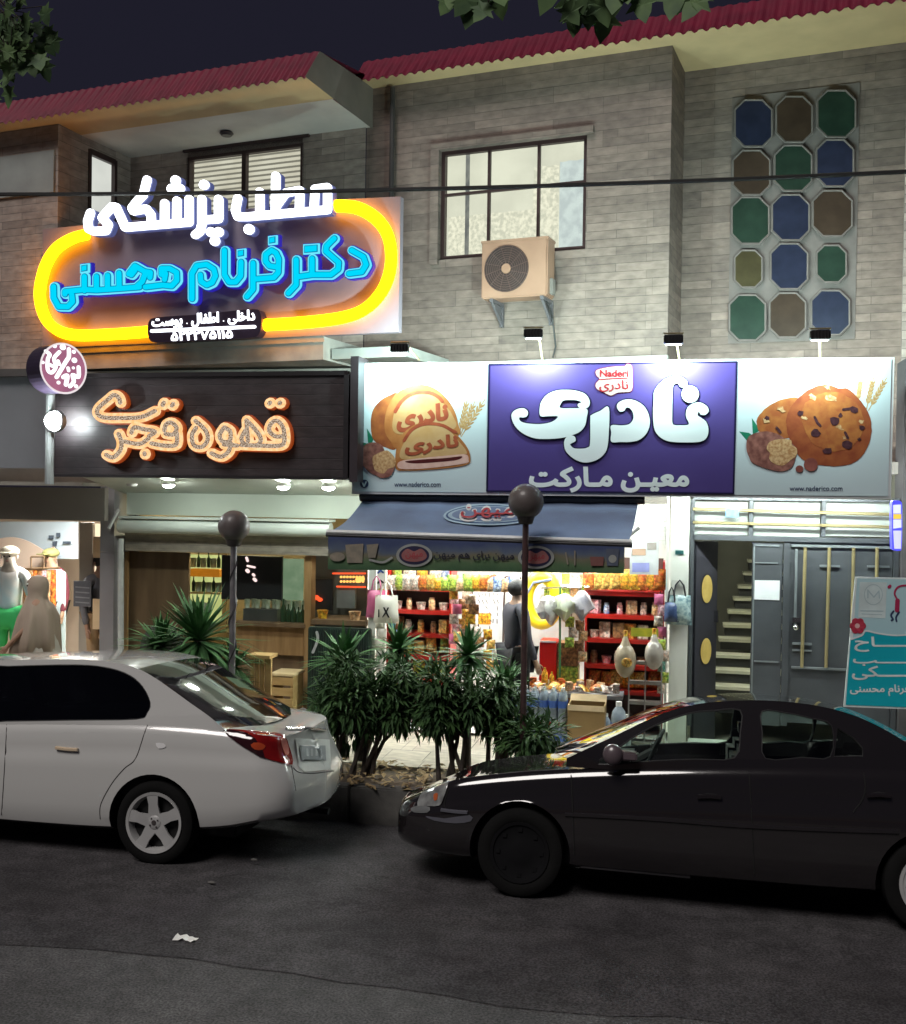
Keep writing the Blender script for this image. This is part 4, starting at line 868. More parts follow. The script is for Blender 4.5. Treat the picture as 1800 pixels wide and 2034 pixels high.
mb = MB(); mb.tube([S(1377, 1011, YD-.05), S(1772, 1022, YD-.05)], .016, 6); mb.tube([S(1377, 1038, YD-.05), S(1772, 1047, YD-.05)], .016, 6); mb.build('transom_rail', gold, gate)
mb = MB(); qb(mb, 1441, 1467, 1011, 1027, YD-.07, YD-.03); mb.build('house_number', mat('blue_plate', (.16, .34, .50), .4, c2=(.10, .24, .4), ns=30), gate)
# open leaf (swung inward, narrow in view), with two golden ovals
mb = MB(); a, b = S(1377, 1200, YD), S(1418, 1200, YD); zt_, zb_ = S(1400, 1076, YD).z, .14
hx, hy = a.x+.01, YD+.03; ang_ = R(36); L_ = .86
def leafp(t, z, o=0.0): return (hx+t*math.cos(ang_+R(24))-o*math.sin(ang_+R(24))*-1*-1, hy+t*math.sin(ang_+R(24))-o, z)
def leafbox(mb, t0, t1, z0, z1, o0, o1):
    ca, sa = math.cos(R(52)), math.sin(R(52)); vs_ = []
    for z in (z0, z1):
        for t, o in ((t0, o0), (t1, o0), (t1, o1), (t0, o1)): vs_.append((hx+t*ca+o*sa, hy+t*sa-o*ca, z))
    mb.add(vs_, [(0, 3, 2, 1), (4, 5, 6, 7), (0, 1, 5, 4), (1, 2, 6, 5), (2, 3, 7, 6), (3, 0, 4, 7)])
mb = MB(); leafbox(mb, 0, .36, zb_, zt_, -.02, .02); lf = mb.build('gate_leaf', mat('gate_dark', (.035, .035, .045), .45, ns=4), gate)
ca, sa = math.cos(R(52)), math.sin(R(52))
for zc_, h_ in ((S(1396, 1172, YD).z, .145), (S(1396, 1297, YD).z, .135)):
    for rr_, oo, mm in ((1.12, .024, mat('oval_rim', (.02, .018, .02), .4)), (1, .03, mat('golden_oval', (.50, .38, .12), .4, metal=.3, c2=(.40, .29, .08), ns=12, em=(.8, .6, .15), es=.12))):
        mb = MB(); mb.add([(hx+(.175+.09*rr_*math.cos(k*math.pi/14))*ca+oo*sa, hy+(.175+.09*rr_*math.cos(k*math.pi/14))*sa-oo*ca, zc_+h_*rr_*math.sin(k*math.pi/14)) for k in range(28)], [tuple(range(28))])
        mb.build('oval_inlay' if rr_ == 1 else 'oval_rim', mm, lf, fix=False)
mb = MB(); leafbox(mb, .31, .33, S(1408, 1235, YD).z-.03, S(1408, 1235, YD).z+.09, .02, .07); mb.build('handle', mat('chrome', (.7, .7, .7), .2, metal=1), lf)
# fixed leaf with paper notice and the wide right leaf with bars
mb = MB(); qb(mb, 1492, 1552, 1078, 1440, YD-.02, YD+.03); f2 = mb.build('gate_leaf', gm, gate)
mb = MB(); [qb(mb, *c_, YD-.032, YD-.021) for c_ in ((1496, 1548, 1082, 1085), (1498, 1545, 1117, 1119), (1498, 1546, 1312, 1315), (1494, 1497, 1082, 1400))]; mb.build('moulding', gm2, f2)
mb = MB(); slab(mb, px([[(1499, 1152), (1549, 1153), (1548, 1192), (1498, 1190)]], fD), YD-.022, .006); mb.build('paper_notice', mat('paper_white', (.80, .84, .84), .6, c2=(.74, .78, .79), ns=9), f2, fix=False)
mb = MB(); qb(mb, 1554, 1770, 1078, 1440, YD-.01, YD+.03); qb(mb, 1553, 1566, 1078, 1440, YD-.04, YD-.011); f3 = mb.build('gate_leaf', gm, gate)
mb = MB(); qb(mb, 1572, 1770, 1083, 1088, YD-.04, YD-.012); qb(mb, 1572, 1680, 1325, 1329, YD-.04, YD-.012); qb(mb, 1574, 1612, 1276, 1280, YD-.04, YD-.012); qb(mb, 1574, 1612, 1290, 1293, YD-.03, YD-.012); qb(mb, 1628, 1668, 1122, 1126, YD-.04, YD-.012); qb(mb, 1722, 1766, 1123, 1127, YD-.04, YD-.012)
qb(mb, 1578, 1583, 1090, 1250, YD-.03, YD-.012); mb.build('moulding', gm2, f3)
mb = MB()
for (a, b, c_, d) in ((1600, 1088, 1593, 1326), (1648, 1088, 1641, 1326), (1696, 1088, 1691, 1326), (1743, 1088, 1738, 1326)):
    mb = MB(); mb.tube([S(a, b, YD-.07), S(c_, d, YD-.07)], .017, 8); mb.build('gold_bar', gold, f3, smooth=True)
mb = MB(); q = S(1580, 1246, YD-.03); mb.sphere((q.x, q.y-.03, q.z), .032, 12); mb.box(q.x-.03, q.x+.05, q.y-.01, q.y+.01, q.z+.05, q.z+.10); mb.build('door_knob', MATS['chrome'], f3, smooth=True)
ds = MB(); ds.bbox(X(1372, 10.7), X(1780, 10.7), 10.55, 11.12, .12, .27, .008); tag(ds.build('doorstep', mat('pale_marble', (.62, .66, .60), .4, c2=(.54, .58, .53), ns=2), None), 'long pale marble doorstep before the grey metal gate', 'step')
# staircase
st_ = thing('staircase', 'flight of stone steps with pale nosings rising behind the open gate', 'staircase')
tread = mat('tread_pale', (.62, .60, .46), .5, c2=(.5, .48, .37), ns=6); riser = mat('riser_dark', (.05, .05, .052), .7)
sx0, sx1 = X(1378), X(1494)
for i, (pl, py_) in enumerate(((1412, 1392), (1413, 1362), (1415, 1330), (1417, 1300), (1428, 1268), (1437, 1240), (1446, 1213), (1457, 1187), (1466, 1163), (1477, 1137), (1486, 1112))):
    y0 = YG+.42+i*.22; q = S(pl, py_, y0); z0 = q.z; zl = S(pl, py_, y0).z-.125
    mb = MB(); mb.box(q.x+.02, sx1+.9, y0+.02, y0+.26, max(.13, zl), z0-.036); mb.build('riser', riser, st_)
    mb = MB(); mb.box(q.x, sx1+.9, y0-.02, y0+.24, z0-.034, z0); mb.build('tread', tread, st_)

# ================================================================ awning
YA = 9.45
aw = thing('awning', 'blue grey fabric awning with printed valance over the grocery entrance', 'awning')
fabric = mat('awning_fabric', (.17, .24, .38), .8, c2=(.14, .185, .285), ns=2.5, bump=.25, bs=90)
tl, tr = S(722, 992, YS+.12), S(1268, 998, YS+.12); bl, br = S(655, 1056, YA), S(1248, 1076, YA)
mb = MB(); N = 24; vs_ = []
for j in range(9):
    t = j/8
    for i in range(N+1):
        s_ = i/N; p = tl.lerp(tr, s_).lerp(bl.lerp(br, s_), t); p.z -= .05*math.sin(t*math.pi)+.006*math.sin(s_*40); vs_.append(p)
mb.add(vs_, [(j*(N+1)+i, j*(N+1)+i+1, (j+1)*(N+1)+i+1, (j+1)*(N+1)+i) for j in range(8) for i in range(N)]); can = mb.build('canopy', fabric, aw, smooth=True, fix=False)
def onaw(u, v):   # picture point -> canopy surface
    o = ray(u, v); n_v = (bl-tl).cross(tr-tl).normalized(); C0 = Vector((0, 0, H)); t = (tl-C0).dot(n_v)/o.dot(n_v); return C0+o*t
def awl(nm, loops, m_, lift):
    mb = MB(); P_, F_ = fill2d([ccw(l_) for l_ in loops]); n_v = (bl-tl).cross(tr-tl).normalized(); n_v = n_v if n_v.z > 0 else -n_v
    def sag(q):
        t = (tl.z-q.z)/(tl.z-bl.z); return -.05*math.sin(max(0, min(1, t))*math.pi)
    vs_ = []
    for p in P_:
        q = onaw(p[0], p[1]); q.z += sag(q); vs_.append(q+n_v*lift)
    mb.add(vs_, [tuple(f) for f in F_]); return mb.build(nm, m_, can, fix=False)
el = lambda cx, cy__, a, b: circ(cx, cy__, a, b, 32)
awl('printed_emblem', [el(970, 1017, 89, 17.5)], mat('emblem_lightblue', (.38, .52, .62), .8), .008); awl('printed_emblem', [el(970, 1017, 84, 15)], mat('emblem_blue', (.05, .10, .22), .8), .012)
awl('printed_emblem', [el(970, 1017, 80, 13.2)], mat('emblem_lightblue', (.38, .52, .62), .8), .016); awl('printed_emblem', [el(972, 1017, 74, 11.8)], fabric, .020)
L = fit_text('میهن', 916, 1005, 1022, 1027, .045); 
mb = MB(); P_, F_ = fill2d(L); nv_ = (bl-tl).cross(tr-tl).normalized(); nv_ = nv_ if nv_.z > 0 else -nv_
bigL = []
for lp in L: bigL += stroke(lp+[lp[0]], 2.6, n=6)
awl('lettering', bigL, mat('emblem_white', (.70, .72, .72), .8), .024)
mb.add([onaw(p[0], p[1])-Vector((0, 0, .035))+nv_*.032 for p in P_], [tuple(f) for f in F_]); mb.build('lettering', mat('emblem_red', (.42, .06, .07), .8), can, fix=False)
mb = MB(); mb.tube([bl+Vector((-.03, 0, .0)), br+Vector((.03, 0, 0))], .020, 8); mb.build('front_bar', mat('white_bar', (.78, .8, .8), .35), aw, smooth=True)
mb = MB(); mb.tube([bl+Vector((-.035, .01, -.03)), br+Vector((.035, .01, -.03))], .022, 8); mb.tube([tl+Vector((-.03, 0, .03)), tr+Vector((.06, 0, .03))], .05, 8); mb.build('roller_bar', mat('black_bar', (.015, .015, .02), .5), aw, smooth=True)
mb = MB(); mb.tube([tl+Vector((0, .1, -.25)), bl+Vector((.1, .05, -.03))], .017, 6); mb.tube([tr+Vector((0, .1, -.25)), br+Vector((-.1, .05, -.03))], .017, 6); mb.build('arm', mat('frame_dark', (.04, .035, .038), .4), aw)
# valance: printed meadow strip
YV = YA-.005
vm = bpy.data.materials.new('valance_print'); vm.use_nodes = True; n = vm.node_tree.nodes; l = vm.node_tree.links; p = n['Principled BSDF']; p.inputs['Roughness'].default_value = .85
tc = n.new('ShaderNodeTexCoord'); sx__ = n.new('ShaderNodeSeparateXYZ'); l.new(tc.outputs['Object'], sx__.inputs[0]); nz = n.new('ShaderNodeTexNoise'); nz.inputs['Scale'].default_value = 4.5; nz.inputs['Detail'].default_value = 6; l.new(tc.outputs['Object'], nz.inputs[0])
vz1, vz0 = S(950, 1072, YV).z, S(950, 1132, YV).z
mr_ = n.new('ShaderNodeMapRange'); mr_.inputs[1].default_value = vz0-.04; mr_.inputs[2].default_value = vz1+.04; l.new(sx__.outputs[2], mr_.inputs[0])
ma = n.new('ShaderNodeMath'); ma.operation = 'MULTIPLY_ADD'; l.new(nz.outputs[0], ma.inputs[0]); ma.inputs[1].default_value = .5; l.new(mr_.outputs[0], ma.inputs[2])
rp = n.new('ShaderNodeValToRGB'); e_ = rp.color_ramp.elements; e_[0].position = .25; e_[0].color = (.03, .085, .04, 1); e_[1].position = 1.0; e_[1].color = (.05, .07, .16, 1)
for pos, c_ in ((.5, (.08, .15, .07, 1)), (.68, (.16, .15, .10, 1)), (.82, (.09, .12, .18, 1))): k_ = e_.new(pos); k_.color = c_
l.new(ma.outputs[0], rp.inputs[0]); l.new(rp.outputs[0], p.inputs['Base Color'])
mb = MB(); vl, vr = S(652, 1062, YV), S(1241, 1084, YV); N = 60; vs_ = []
for i in range(N+1):
    s_ = i/N; xx = vl.x+(vr.x-vl.x)*s_; zt_ = vl.z+(vr.z-vl.z)*s_-.01; zb_ = S(652+589*s_, 1131+8*s_, YV).z; wv = .006*math.sin(s_*37)
    vs_ += [(xx, YV, zt_), (xx, YV+wv, zb_)]
mb.add(vs_, [(2*i, 2*i+2, 2*i+3, 2*i+1) for i in range(N)]); va = mb.build('valance', vm, aw, fix=False)
fV = lambda a, b: S(a, b, YV-.012)
def val(nm, loops, m_, o=0, cc=True): return art(nm, loops, fV, YV-.012-o, 0, m_, va, .001, cc)
for (cx, cyy) in ((823, 1103), (1065, 1107)):
    val('printed_emblem', [el(cx, cyy, 36, 23)], mat('pale_ring', (.36, .38, .36), .8), 0); val('printed_emblem', [el(cx, cyy, 30, 18.5)], mat('navy_oval', (.02, .018, .06), .8), .002)
    val('printed_emblem', [catmull([(cx-25, cyy-2), (cx-14, cyy-13), (cx, cyy-8), (cx+14, cyy-13), (cx+25, cyy-1), (cx+20, cyy+9), (cx, cyy+13), (cx-20, cyy+9)], 4)], mat('rose_oval', (.34, .13, .13), .8), .004)
    val('lettering', fit_text('میهن', cx-17, cyy-7, cx+17, cyy+7, .03), mat('emblem_red', (.42, .06, .07), .8), .006, False)
L = fit_text('میهن برای هم میهن', 862, 1094, 1021, 1116, .02); L = [[(a, b+(a-940)*.02) for a, b in lp] for lp in L]
val('lettering', L, mat('valance_ink', (.02, .02, .035), .8), 0, False)
cup = mat('print_cup', (.30, .26, .20), .8, c2=(.22, .20, .16), ns=20); cupb = mat('print_cup_blue', (.10, .12, .17), .8)
val('printed_cup', [[(686, 1082), (722, 1080), (720, 1118), (690, 1118)]], cup); val('printed_cup', [[(728, 1082), (752, 1080), (746, 1108), (732, 1108)]], cup, .0); val('printed_cup', [circ(670, 1106, 15, 9)], cup)
val('printed_cup', stroke([(735, 1112), (760, 1117), (778, 1108)], 2.2, 4), MATS['pale_ring']); val('printed_cup', [[(1204, 1090), (1230, 1090), (1228, 1124), (1206, 1124)]], cupb); val('printed_cup', [circ(1217, 1110, 8, 8)], MATS['pale_ring'], .002)
val('printed_cup', [[(1172, 1106), (1200, 1106), (1198, 1124), (1174, 1124)]], mat('print_red_tub', (.22, .09, .08), .8)); val('printed_cup', stroke([(1142, 1122), (1142, 1095)], 1.5), cup); val('printed_cup', stroke([(1128, 1120), (1124, 1098)], 1.5), cup)

# slatted shutter piece and posters right of the awning
sh_ = thing('wall_shutter', 'narrow white slatted shutter panel right of the awning', 'shutter')
for i in range(9):
    mb = MB(); z_ = S(1290, 1003+i*9, YG-.1).z; mb.box(X(1252, YG-.1), X(1322, YG-.1), YG-.12+.01*(i % 2), YG-.1, z_-.03, z_+.008); mb.build('slat', wht, sh_)
po_ = thing('ice_cream_poster', 'upright price board with small pictures beside the white pillar', 'poster')
mb = MB(); q, q2 = S(1252, 1072, YG-.13), S(1308, 1142, YG-.13); mb.box(q.x, q2.x, YG-.13, YG-.121, q2.z, q.z); mb.build('board', mat('board_white', (.7, .72, .72), .5), po_)
fO = lambda a, b: S(a, b, YG-.131)
art('picture', [[(1256, 1090), (1283, 1090), (1283, 1103), (1256, 1103)]], fO, YG-.131, 0, mat('print_peach', (.60, .40, .28), .6), po_, .002)
art('picture', [[(1256, 1118), (1290, 1118), (1290, 1136), (1256, 1136)]], fO, YG-.131, 0, mat('print_lilac', (.36, .38, .75), .6), po_, .002)
art('picture', [[(1286, 1078), (1304, 1078), (1304, 1092), (1286, 1092)]], fO, YG-.131, 0, mat('print_grey_pic', (.4, .36, .32), .6), po_, .002)
# door jamb of the grocery (left, white) and right post
add('shop_jamb', wp, shopf, (X(733, YG-.1), X(747, YG-.1), YG-.12, YG+.0, FL, Zp(1120, YG-.1))); add('shop_jamb', wp, shopf, (X(1322, YG-.15), X(1327, YG-.15), YG-.17, YG-.13, FL, 2.9))
add('backing_wall', grey_r, shopf, (-14, X(736), YG+.16, YG+.3, 2.76, 4.1)); add('end_wall', mat('dark_render', (.10, .095, .10), .8), shopf, (X(1785), 8, YG-.1, YG+.3, .1, 4.1))
jb = thing('price_strip', 'tall white strip with small coloured marks left of the grocery entrance', 'sign')
mb = MB(); q, q2 = S(750, 1126, YG-.12), S(764, 1330, YG-.12); mb.box(q.x, q2.x, YG-.13, YG-.12, q2.z, q.z); mb.build('strip', mat('strip_white', (.78, .78, .70), .5), jb)
fJ = lambda a, b: S(a, b, YG-.132)
for (a, b, m_) in ((756, 1136, mat('ink_blue', (.03, .08, .3))), (756, 1156, mat('ink_black', (.02, .02, .02))), (757, 1171, mat('ink_ochre', (.5, .3, .04)))):
    art('mark', stroke([(a-5, b+2), (a, b-3), (a+5, b+1)], 1.8), fJ, YG-.132, 0, m_, jb, .002)
# ---- lit round-cornered sign at the right edge
ls = thing('light_box_sign', 'small bright vertical light box, white with a yellow band, at the right edge', 'sign')
YR = 10.3; fR = lambda a, b: S(a, b, YR)
mb = MB(); slab(mb, px([catmull([(1773, 1003), (1779, 995), (1790, 996), (1793, 1010), (1792, 1085), (1786, 1094), (1776, 1092), (1773, 1080)], 4)], fR), YR+.12, .11); mb.build('box', mat('box_blue', (.04, .04, .5), .4, em=(.1, .1, 1), es=.5), ls, fix=False)
art('panel', [[(1775, 1003), (1790, 1002), (1790, 1020), (1775, 1020)]], fR, YR+.008, 0, emat('box_white', (.9, .95, 1), .5), ls, .004)
art('panel', [[(1775, 1021), (1791, 1021), (1791, 1031), (1775, 1031)]], fR, YR+.008, 0, emat('box_yellow', (1, .72, .10), .5), ls, .004)
art('panel', [[(1775, 1032), (1791, 1032), (1791, 1048), (1775, 1050)]], fR, YR+.008, 0, emat('box_white', (.9, .95, 1), .5), ls, .004)
art('panel', [[(1775, 1054), (1791, 1054), (1790, 1090), (1777, 1090)]], fR, YR+.008, 0, emat('box_lilac', (.8, .82, 1), .48), ls, .004)

# ================================================================ turquoise banner, leaning at the gate
YP = 10.2; fY = lambda a, b: S(a, b, YP)
bn = thing('banner', 'turquoise opening banner with white headline lettering standing before the gate', 'banner')
turq = mat('banner_turquoise', (.0, .40, .50), .5, c2=(.0, .36, .46), ns=1.5); lt_ = mat('banner_pale', (.45, .66, .70), .5, c2=(.38, .60, .66), ns=2); wh = mat('banner_white', (.74, .82, .82), .5)
bq = [(1699, 1146), (1900, 1150), (1885, 1412), (1676, 1404)]
mb = MB(); slab(mb, px([bq], fY), YP+.02, .018); mb.build('sheet', wh, bn, fix=False)
art('print', [[(1703, 1149), (1896, 1153), (1892, 1290), (1693, 1290)]], fY, YP+.001, 0, lt_, bn, .002)
art('print', [catmull([(1690, 1270), (1712, 1262), (1720, 1254), (1745, 1258), (1780, 1262), (1810, 1260), (1890, 1248)], 4, False)+[(1883, 1408), (1680, 1400)]], fY, YP-.0015, 0, turq, bn, .002)
art('print', stroke([(1690, 1270), (1712, 1262), (1720, 1253), (1745, 1258), (1780, 1262), (1810, 1260)], 1.6, 4), fY, YP-.004, 0, wh, bn, .001)
art('print', [[(1708, 1156), (1762, 1157), (1759, 1228), (1705, 1226)]], fY, YP-.0015, 0, mat('print_card', (.62, .74, .75), .5), bn, .001)
art('print', stroke([(1724, 1187), (1724, 1172), (1736, 1186), (1746, 1174), (1747, 1188)], 1.3), fY, YP-.003, 0, mat('print_teal_grey', (.42, .56, .60), .5), bn, .001)
art('print', stroke(circ(1735, 1181, 18, 20, 24)+[circ(1735, 1181, 18, 20, 24)[0]], .7, n=5), fY, YP-.003, 0, MATS['print_teal_grey'], bn, .001)
art('print', stroke([(1710, 1213), (1754, 1214)], 1.2), fY, YP-.003, 0, MATS['print_teal_grey'], bn, .001); art('print', stroke([(1712, 1219), (1752, 1221)], .8), fY, YP-.003, 0, MATS['print_teal_grey'], bn, .001)
fw = mat('flower_red', (.52, .05, .09), .5, c2=(.35, .02, .05), ns=40)
art('printed_flower', [circ(1704+9*math.cos(k*1.05), 1243+9*math.sin(k*1.05), 7.5, n=12) for k in range(6)], fY, YP-.005, 0, fw, bn, .001); art('printed_flower', [circ(1703, 1243, 5, n=10)], fY, YP-.007, 0, mat('flower_pink', (.8, .5, .5), .5), bn, .001)
st1 = mat('print_crimson', (.42, .02, .09), .5)
art('printed_stethoscope', stroke([(1782, 1190), (1777, 1178), (1784, 1166), (1800, 1163), (1815, 1168)], 1.8, 4)+stroke([(1766, 1166), (1768, 1164)], 3)+stroke([(1783, 1193), (1782, 1212)], 4.5), fY, YP-.004, 0, st1, bn, .001)
art('printed_stethoscope', stroke([(1775, 1214), (1770, 1222), (1774, 1230), (1771, 1232)], 1.8, 4)+stroke([(1786, 1216), (1780, 1226), (1781, 1234)], 1.8, 4), fY, YP-.004, 0, nv, bn, .001)
BT = [('افتتـــــاح', 1698, 1265, 1872, 1294), ('مطـــــب', 1695, 1300, 1872, 1322), ('پزشـــــکی', 1693, 1323, 1872, 1352), ('دکتر فرنام محسنی', 1689, 1360, 1850, 1382)]
for t_, a, b, c_, d in BT: art('lettering', fit_text(t_, a, b, c_, d, .05), fY, YP-.004, 0, wh, bn, .002, False)
# ================================================================ cars
from mathutils.bvhtree import BVHTree
def tab(pts):
    q = catmull(pts, 8, False); xs = [p[0] for p in q]; ys = [p[1] for p in q]
    return lambda x: float(np.interp(x, xs, ys))
def sstep(t): t = max(0., min(1., t)); return t*t*(3-2*t)
def make_car(name, label, y0, W, x0, x1, zb, zs, zc, wheels, ra, rz_w, outline, holes, paint, glassm, rake0, rake1, cabin, tumble=.34, belt=.98, roofc=.03, plan0=.40, plan1=.30, gl_front=None, crease=None, roll=0.0):
    yc = y0+W/2; org = Vector(((x0+x1)/2, yc, 0))
    car = thing(name, label, 'car', org)
    blackm = mat('car_black_trim', (.012, .012, .013), .6)
    hw = W/2
    def halfw(x):
        k = 1.0
        d = x-x0
        if d < plan0: k = min(k, .60+.40*math.sqrt(max(0, 1-(1-d/plan0)**2)))
        d = x1-x
        if d < plan1: k = min(k, .76+.24*math.sqrt(max(0, 1-(1-d/plan1)**2)))
        return hw*k*(1-.03*((x-(x0+x1)/2)/((x1-x0)/2))**2)
    xs = sorted(set([round(x0+.5*(1-math.cos(math.pi*i/70))*(x1-x0), 4) for i in range(71)]))
    rings = []
    def prof(x):
        w_ = halfw(x); b, s_, c_ = zb(x), zs(x), zc(x); h = s_-b
        q = [(0, b), (.6*w_, b), (.86*w_, b+.012), (.94*w_, b+.04), (.975*w_, b+.10*h+.03), (.992*w_, b+.25*h), (1.0*w_, b+.42*h), (1.0*w_, b+.58*h), (.998*w_, b+.68*h), (.982*w_, b+.715*h), (.980*w_, b+.80*h), (.968*w_, b+.90*h), (.945*w_, b+.965*h), (.905*w_, s_), (.82*w_, s_+.30*(c_-s_)+.008), (.62*w_, s_+.65*(c_-s_)+.012), (.35*w_, s_+.92*(c_-s_)+.01), (0, c_+.008)]
        return q
    m_ = len(prof(x0)); n2 = 2*m_-2
    def xr(x, z):
        f1 = sstep((x-(x1-.45))/.45); f0 = sstep(((x0+.55)-x)/.55)
        return x-rake1(z)*f1+rake0(z)*f0
    mb = MB()
    def ring(x, sy=1, dx=0, zmid=None, sz=1):
        q = prof(x); full = [(-a, b) for a, b in q]+[(a, b) for a, b in q[-2:0:-1]]
        o = []
        for a, b in full:
            bb = b if zmid is None else zmid+(b-zmid)*sz
            o.append(Vector((xr(x, b)+dx, yc+a*sy, bb))-org)
        return o
    R_ = []
    for s_, dx in ((.02, -.05), (.35, -.045), (.7, -.03), (.9, -.012)): R_.append(ring(xs[0], s_, dx))
    for x in xs: R_.append(ring(x))
    for s_, dx in ((.9, .012), (.7, .028), (.35, .04), (.02, .045)): R_.append(ring(xs[-1], s_, dx))
    fs = [(i*n2+k, i*n2+(k+1) % n2, (i+1)*n2+(k+1) % n2, (i+1)*n2+k) for i in range(len(R_)-1) for k in range(n2)]
    fs += [tuple(range(n2)), tuple((len(R_)-1)*n2+k for k in range(n2))[::-1]]
    mb.add([v for r_ in R_ for v in r_], fs)
    body = mb.build('body', [paint, blackm], car, smooth=True)
    # wheel arches
    cut = MB()
    for (wx, wz) in wheels:
        for sd_ in (0, 1):
            ya, yb = (y0-.1, y0+.27) if sd_ == 0 else (y0+W-.27, y0+W+.1)
            cut.lathe([(.001, ya-org.y), (ra, ya-org.y), (ra, yb-org.y), (.001, yb-org.y)], (wx-org.x, 0, wz), 'y', 40)
    co = cut.build('cutter', blackm, car); KIDS[car.name].remove(co)
    md = body.modifiers.new('b', 'BOOLEAN'); md.operation = 'DIFFERENCE'; md.object = co; md.solver = 'EXACT'; md.material_mode = 'TRANSFER'
    bpy.context.view_layer.update()
    me = bpy.data.meshes.new_from_object(body.evaluated_get(bpy.context.evaluated_depsgraph_get()))
    body.modifiers.clear(); body.data = me; me.set_sharp_from_angle(angle=R(38)); bpy.data.objects.remove(co)
    # greenhouse
    def pt(p):
        y = y0+.06; 
        for _ in range(4): q = S(p[0], p[1], y); y = y0+.05+tumble*max(0, q.z-belt)
        return (q.x, q.z)
    sidey = lambda z: .05+tumble*max(0, z-belt)
    ol = [pt(p) for p in outline]
    olc = catmull(ol, 4, False)
    base = [(olc[-1][0], cabin[2]), (olc[0][0], cabin[2])]
    loop = ccw(olc+base)
    hl = [ccw([pt(p) for p in catmull(h, 3, True)]) if len(h) > 6 else ccw([pt(p) for p in h]) for h in holes]
    rvs = [h[::-1] for h in hl]
    P_, F_ = fill2d([loop]+rvs)
    for sd_ in (0, 1):
        def Y(z, o): y = sidey(z)+o; return (y0+y if sd_ == 0 else y0+W-y)-org.y
        mb = MB(); n = len(P_)
        vs_ = [(p[0]-org.x, Y(p[1], 0), p[1]) for p in P_]+[(p[0]-org.x, Y(p[1], .04), p[1]) for p in P_]
        ed = {}; fs = []
        for f in F_:
            f = list(f); a, b, c_ = (P_[i] for i in f)
            if (b[0]-a[0])*(c_[1]-a[1])-(b[1]-a[1])*(c_[0]-a[0]) < 0: f = f[::-1]
            fs.append(tuple(f)); fs.append(tuple(i+n for i in f[::-1]))
            for i in range(3): ed[(f[i], f[(i+1) % 3])] = 1
        for (a, b) in ed:
            if (b, a) not in ed: fs.append((b, a, a+n, b+n))
        mb.add(vs_, fs); mb.build('side_frame', paint, car, smooth=True)
        for h in hl:
            mb = MB(); mb.add([(p[0]-org.x, Y(p[1], .018), p[1]) for p in h], [tuple(range(len(h)))]); mb.build('side_window', glassm, car, fix=False)
            mb = MB(); mb.tube([(p[0]-org.x, Y(p[1], .006), p[1]) for p in h+h[:2]], .007, 5, cap=False); mb.build('window_seal', blackm, car, smooth=True)
    # windscreen, roof, rear window: bridge the two edge lines
    zmax = max(p[1] for p in olc); n = len(olc); NS = 16
    def bridge(i0, i1, m__, nm, inset=0.0, lift=0.0):
        mb = MB(); vs_ = []
        for i in range(i0, i1+1):
            x, z = olc[i]; a = y0+sidey(z); b = y0+W-sidey(z)
            t = max(0, (zmax-z)/(zmax-cabin[2])); out_ = -1 if x < cabin[3] else 1
            for k in range(NS+1):
                s_ = inset+(1-2*inset)*k/NS; q = 1-(2*s_-1)**2
                vs_.append((x+out_*.16*t*q-org.x, a+(b-a)*s_-org.y, z+roofc*q*(1-t*.3)+lift))
        mb.add(vs_, [((i*(NS+1)+k), (i*(NS+1)+k+1), ((i+1)*(NS+1)+k+1), ((i+1)*(NS+1)+k)) for i in range(i1-i0) for k in range(NS)])
        return mb.build(nm, m__, car, smooth='all', fix=False)
    fi, ri = cabin[0], cabin[1]
    bridge(fi, ri, paint, 'roof'); bridge(0, fi, gl_front or glassm, 'windscreen'); bridge(ri, n-1, gl_front or glassm, 'rear_window')
    # cabin tray, dark
    mb = MB(); mb.box(olc[0][0]+.35-org.x, olc[-1][0]-.55-org.x, y0+.1-org.y, y0+W-.1-org.y, .45, (cabin[2]+.004) if cabin[0] == 12 else .66); mb.build('cabin_floor', blackm, car)
    dg = bpy.context.evaluated_depsgraph_get(); bm = bmesh.new(); bm.from_mesh(body.data); bvh = BVHTree.FromBMesh(bm); bm.free()
    C0 = Vector((0, 0, H))
    def hit(p):
        d = ray(*p).normalized(); h = bvh.ray_cast(C0-org, d)
        return (h[0], h[1]) if h[0] is not None else (None, None)
    def decal(nm, poly, m__, lift=.006, sm=0, thick=True, par=None):
        """an outline laid onto the bodywork where it shows, finely cut so it follows the curves"""
        poly = catmull(poly, sm) if sm else poly
        xs_ = [p[0] for p in poly]; ys_ = [p[1] for p in poly]; L = [ccw(list(poly))]
        V = [Vector(p) for p in L[0]]; E = [(i, (i+1) % len(V)) for i in range(len(V))]
        step = max(4, (max(xs_)-min(xs_))/14)
        from mathutils.geometry import intersect_point_tri_2d
        gx = np.arange(min(xs_)+step/2, max(xs_), step); gy = np.arange(min(ys_)+step/2, max(ys_), step)
        for a in gx:
            for b in gy: V.append(Vector((a, b)))
        vo, eo, fo, *_ = delaunay_2d_cdt(V, E, [], 0, 1e-5); PV = np.array([(v.x, v.y) for v in vo]); keep = []
        for f in fo:
            c_ = PV[list(f)].mean(axis=0); ins = False
            lp = L[0]
            for i in range(len(lp)):
                (ax, ay), (bx, by) = lp[i], lp[(i+1) % len(lp)]
                if (ay > c_[1]) != (by > c_[1]) and c_[0] < (bx-ax)*(c_[1]-ay)/(by-ay)+ax: ins = not ins
            if ins: keep.append(f)
        pts = []; 
        for p in PV:
            h, nn = hit(p)
            pts.append(None if h is None else h+nn*lift)
        mb = MB(); vs_ = [q if q is not None else Vector((0, 0, 0)) for q in pts]
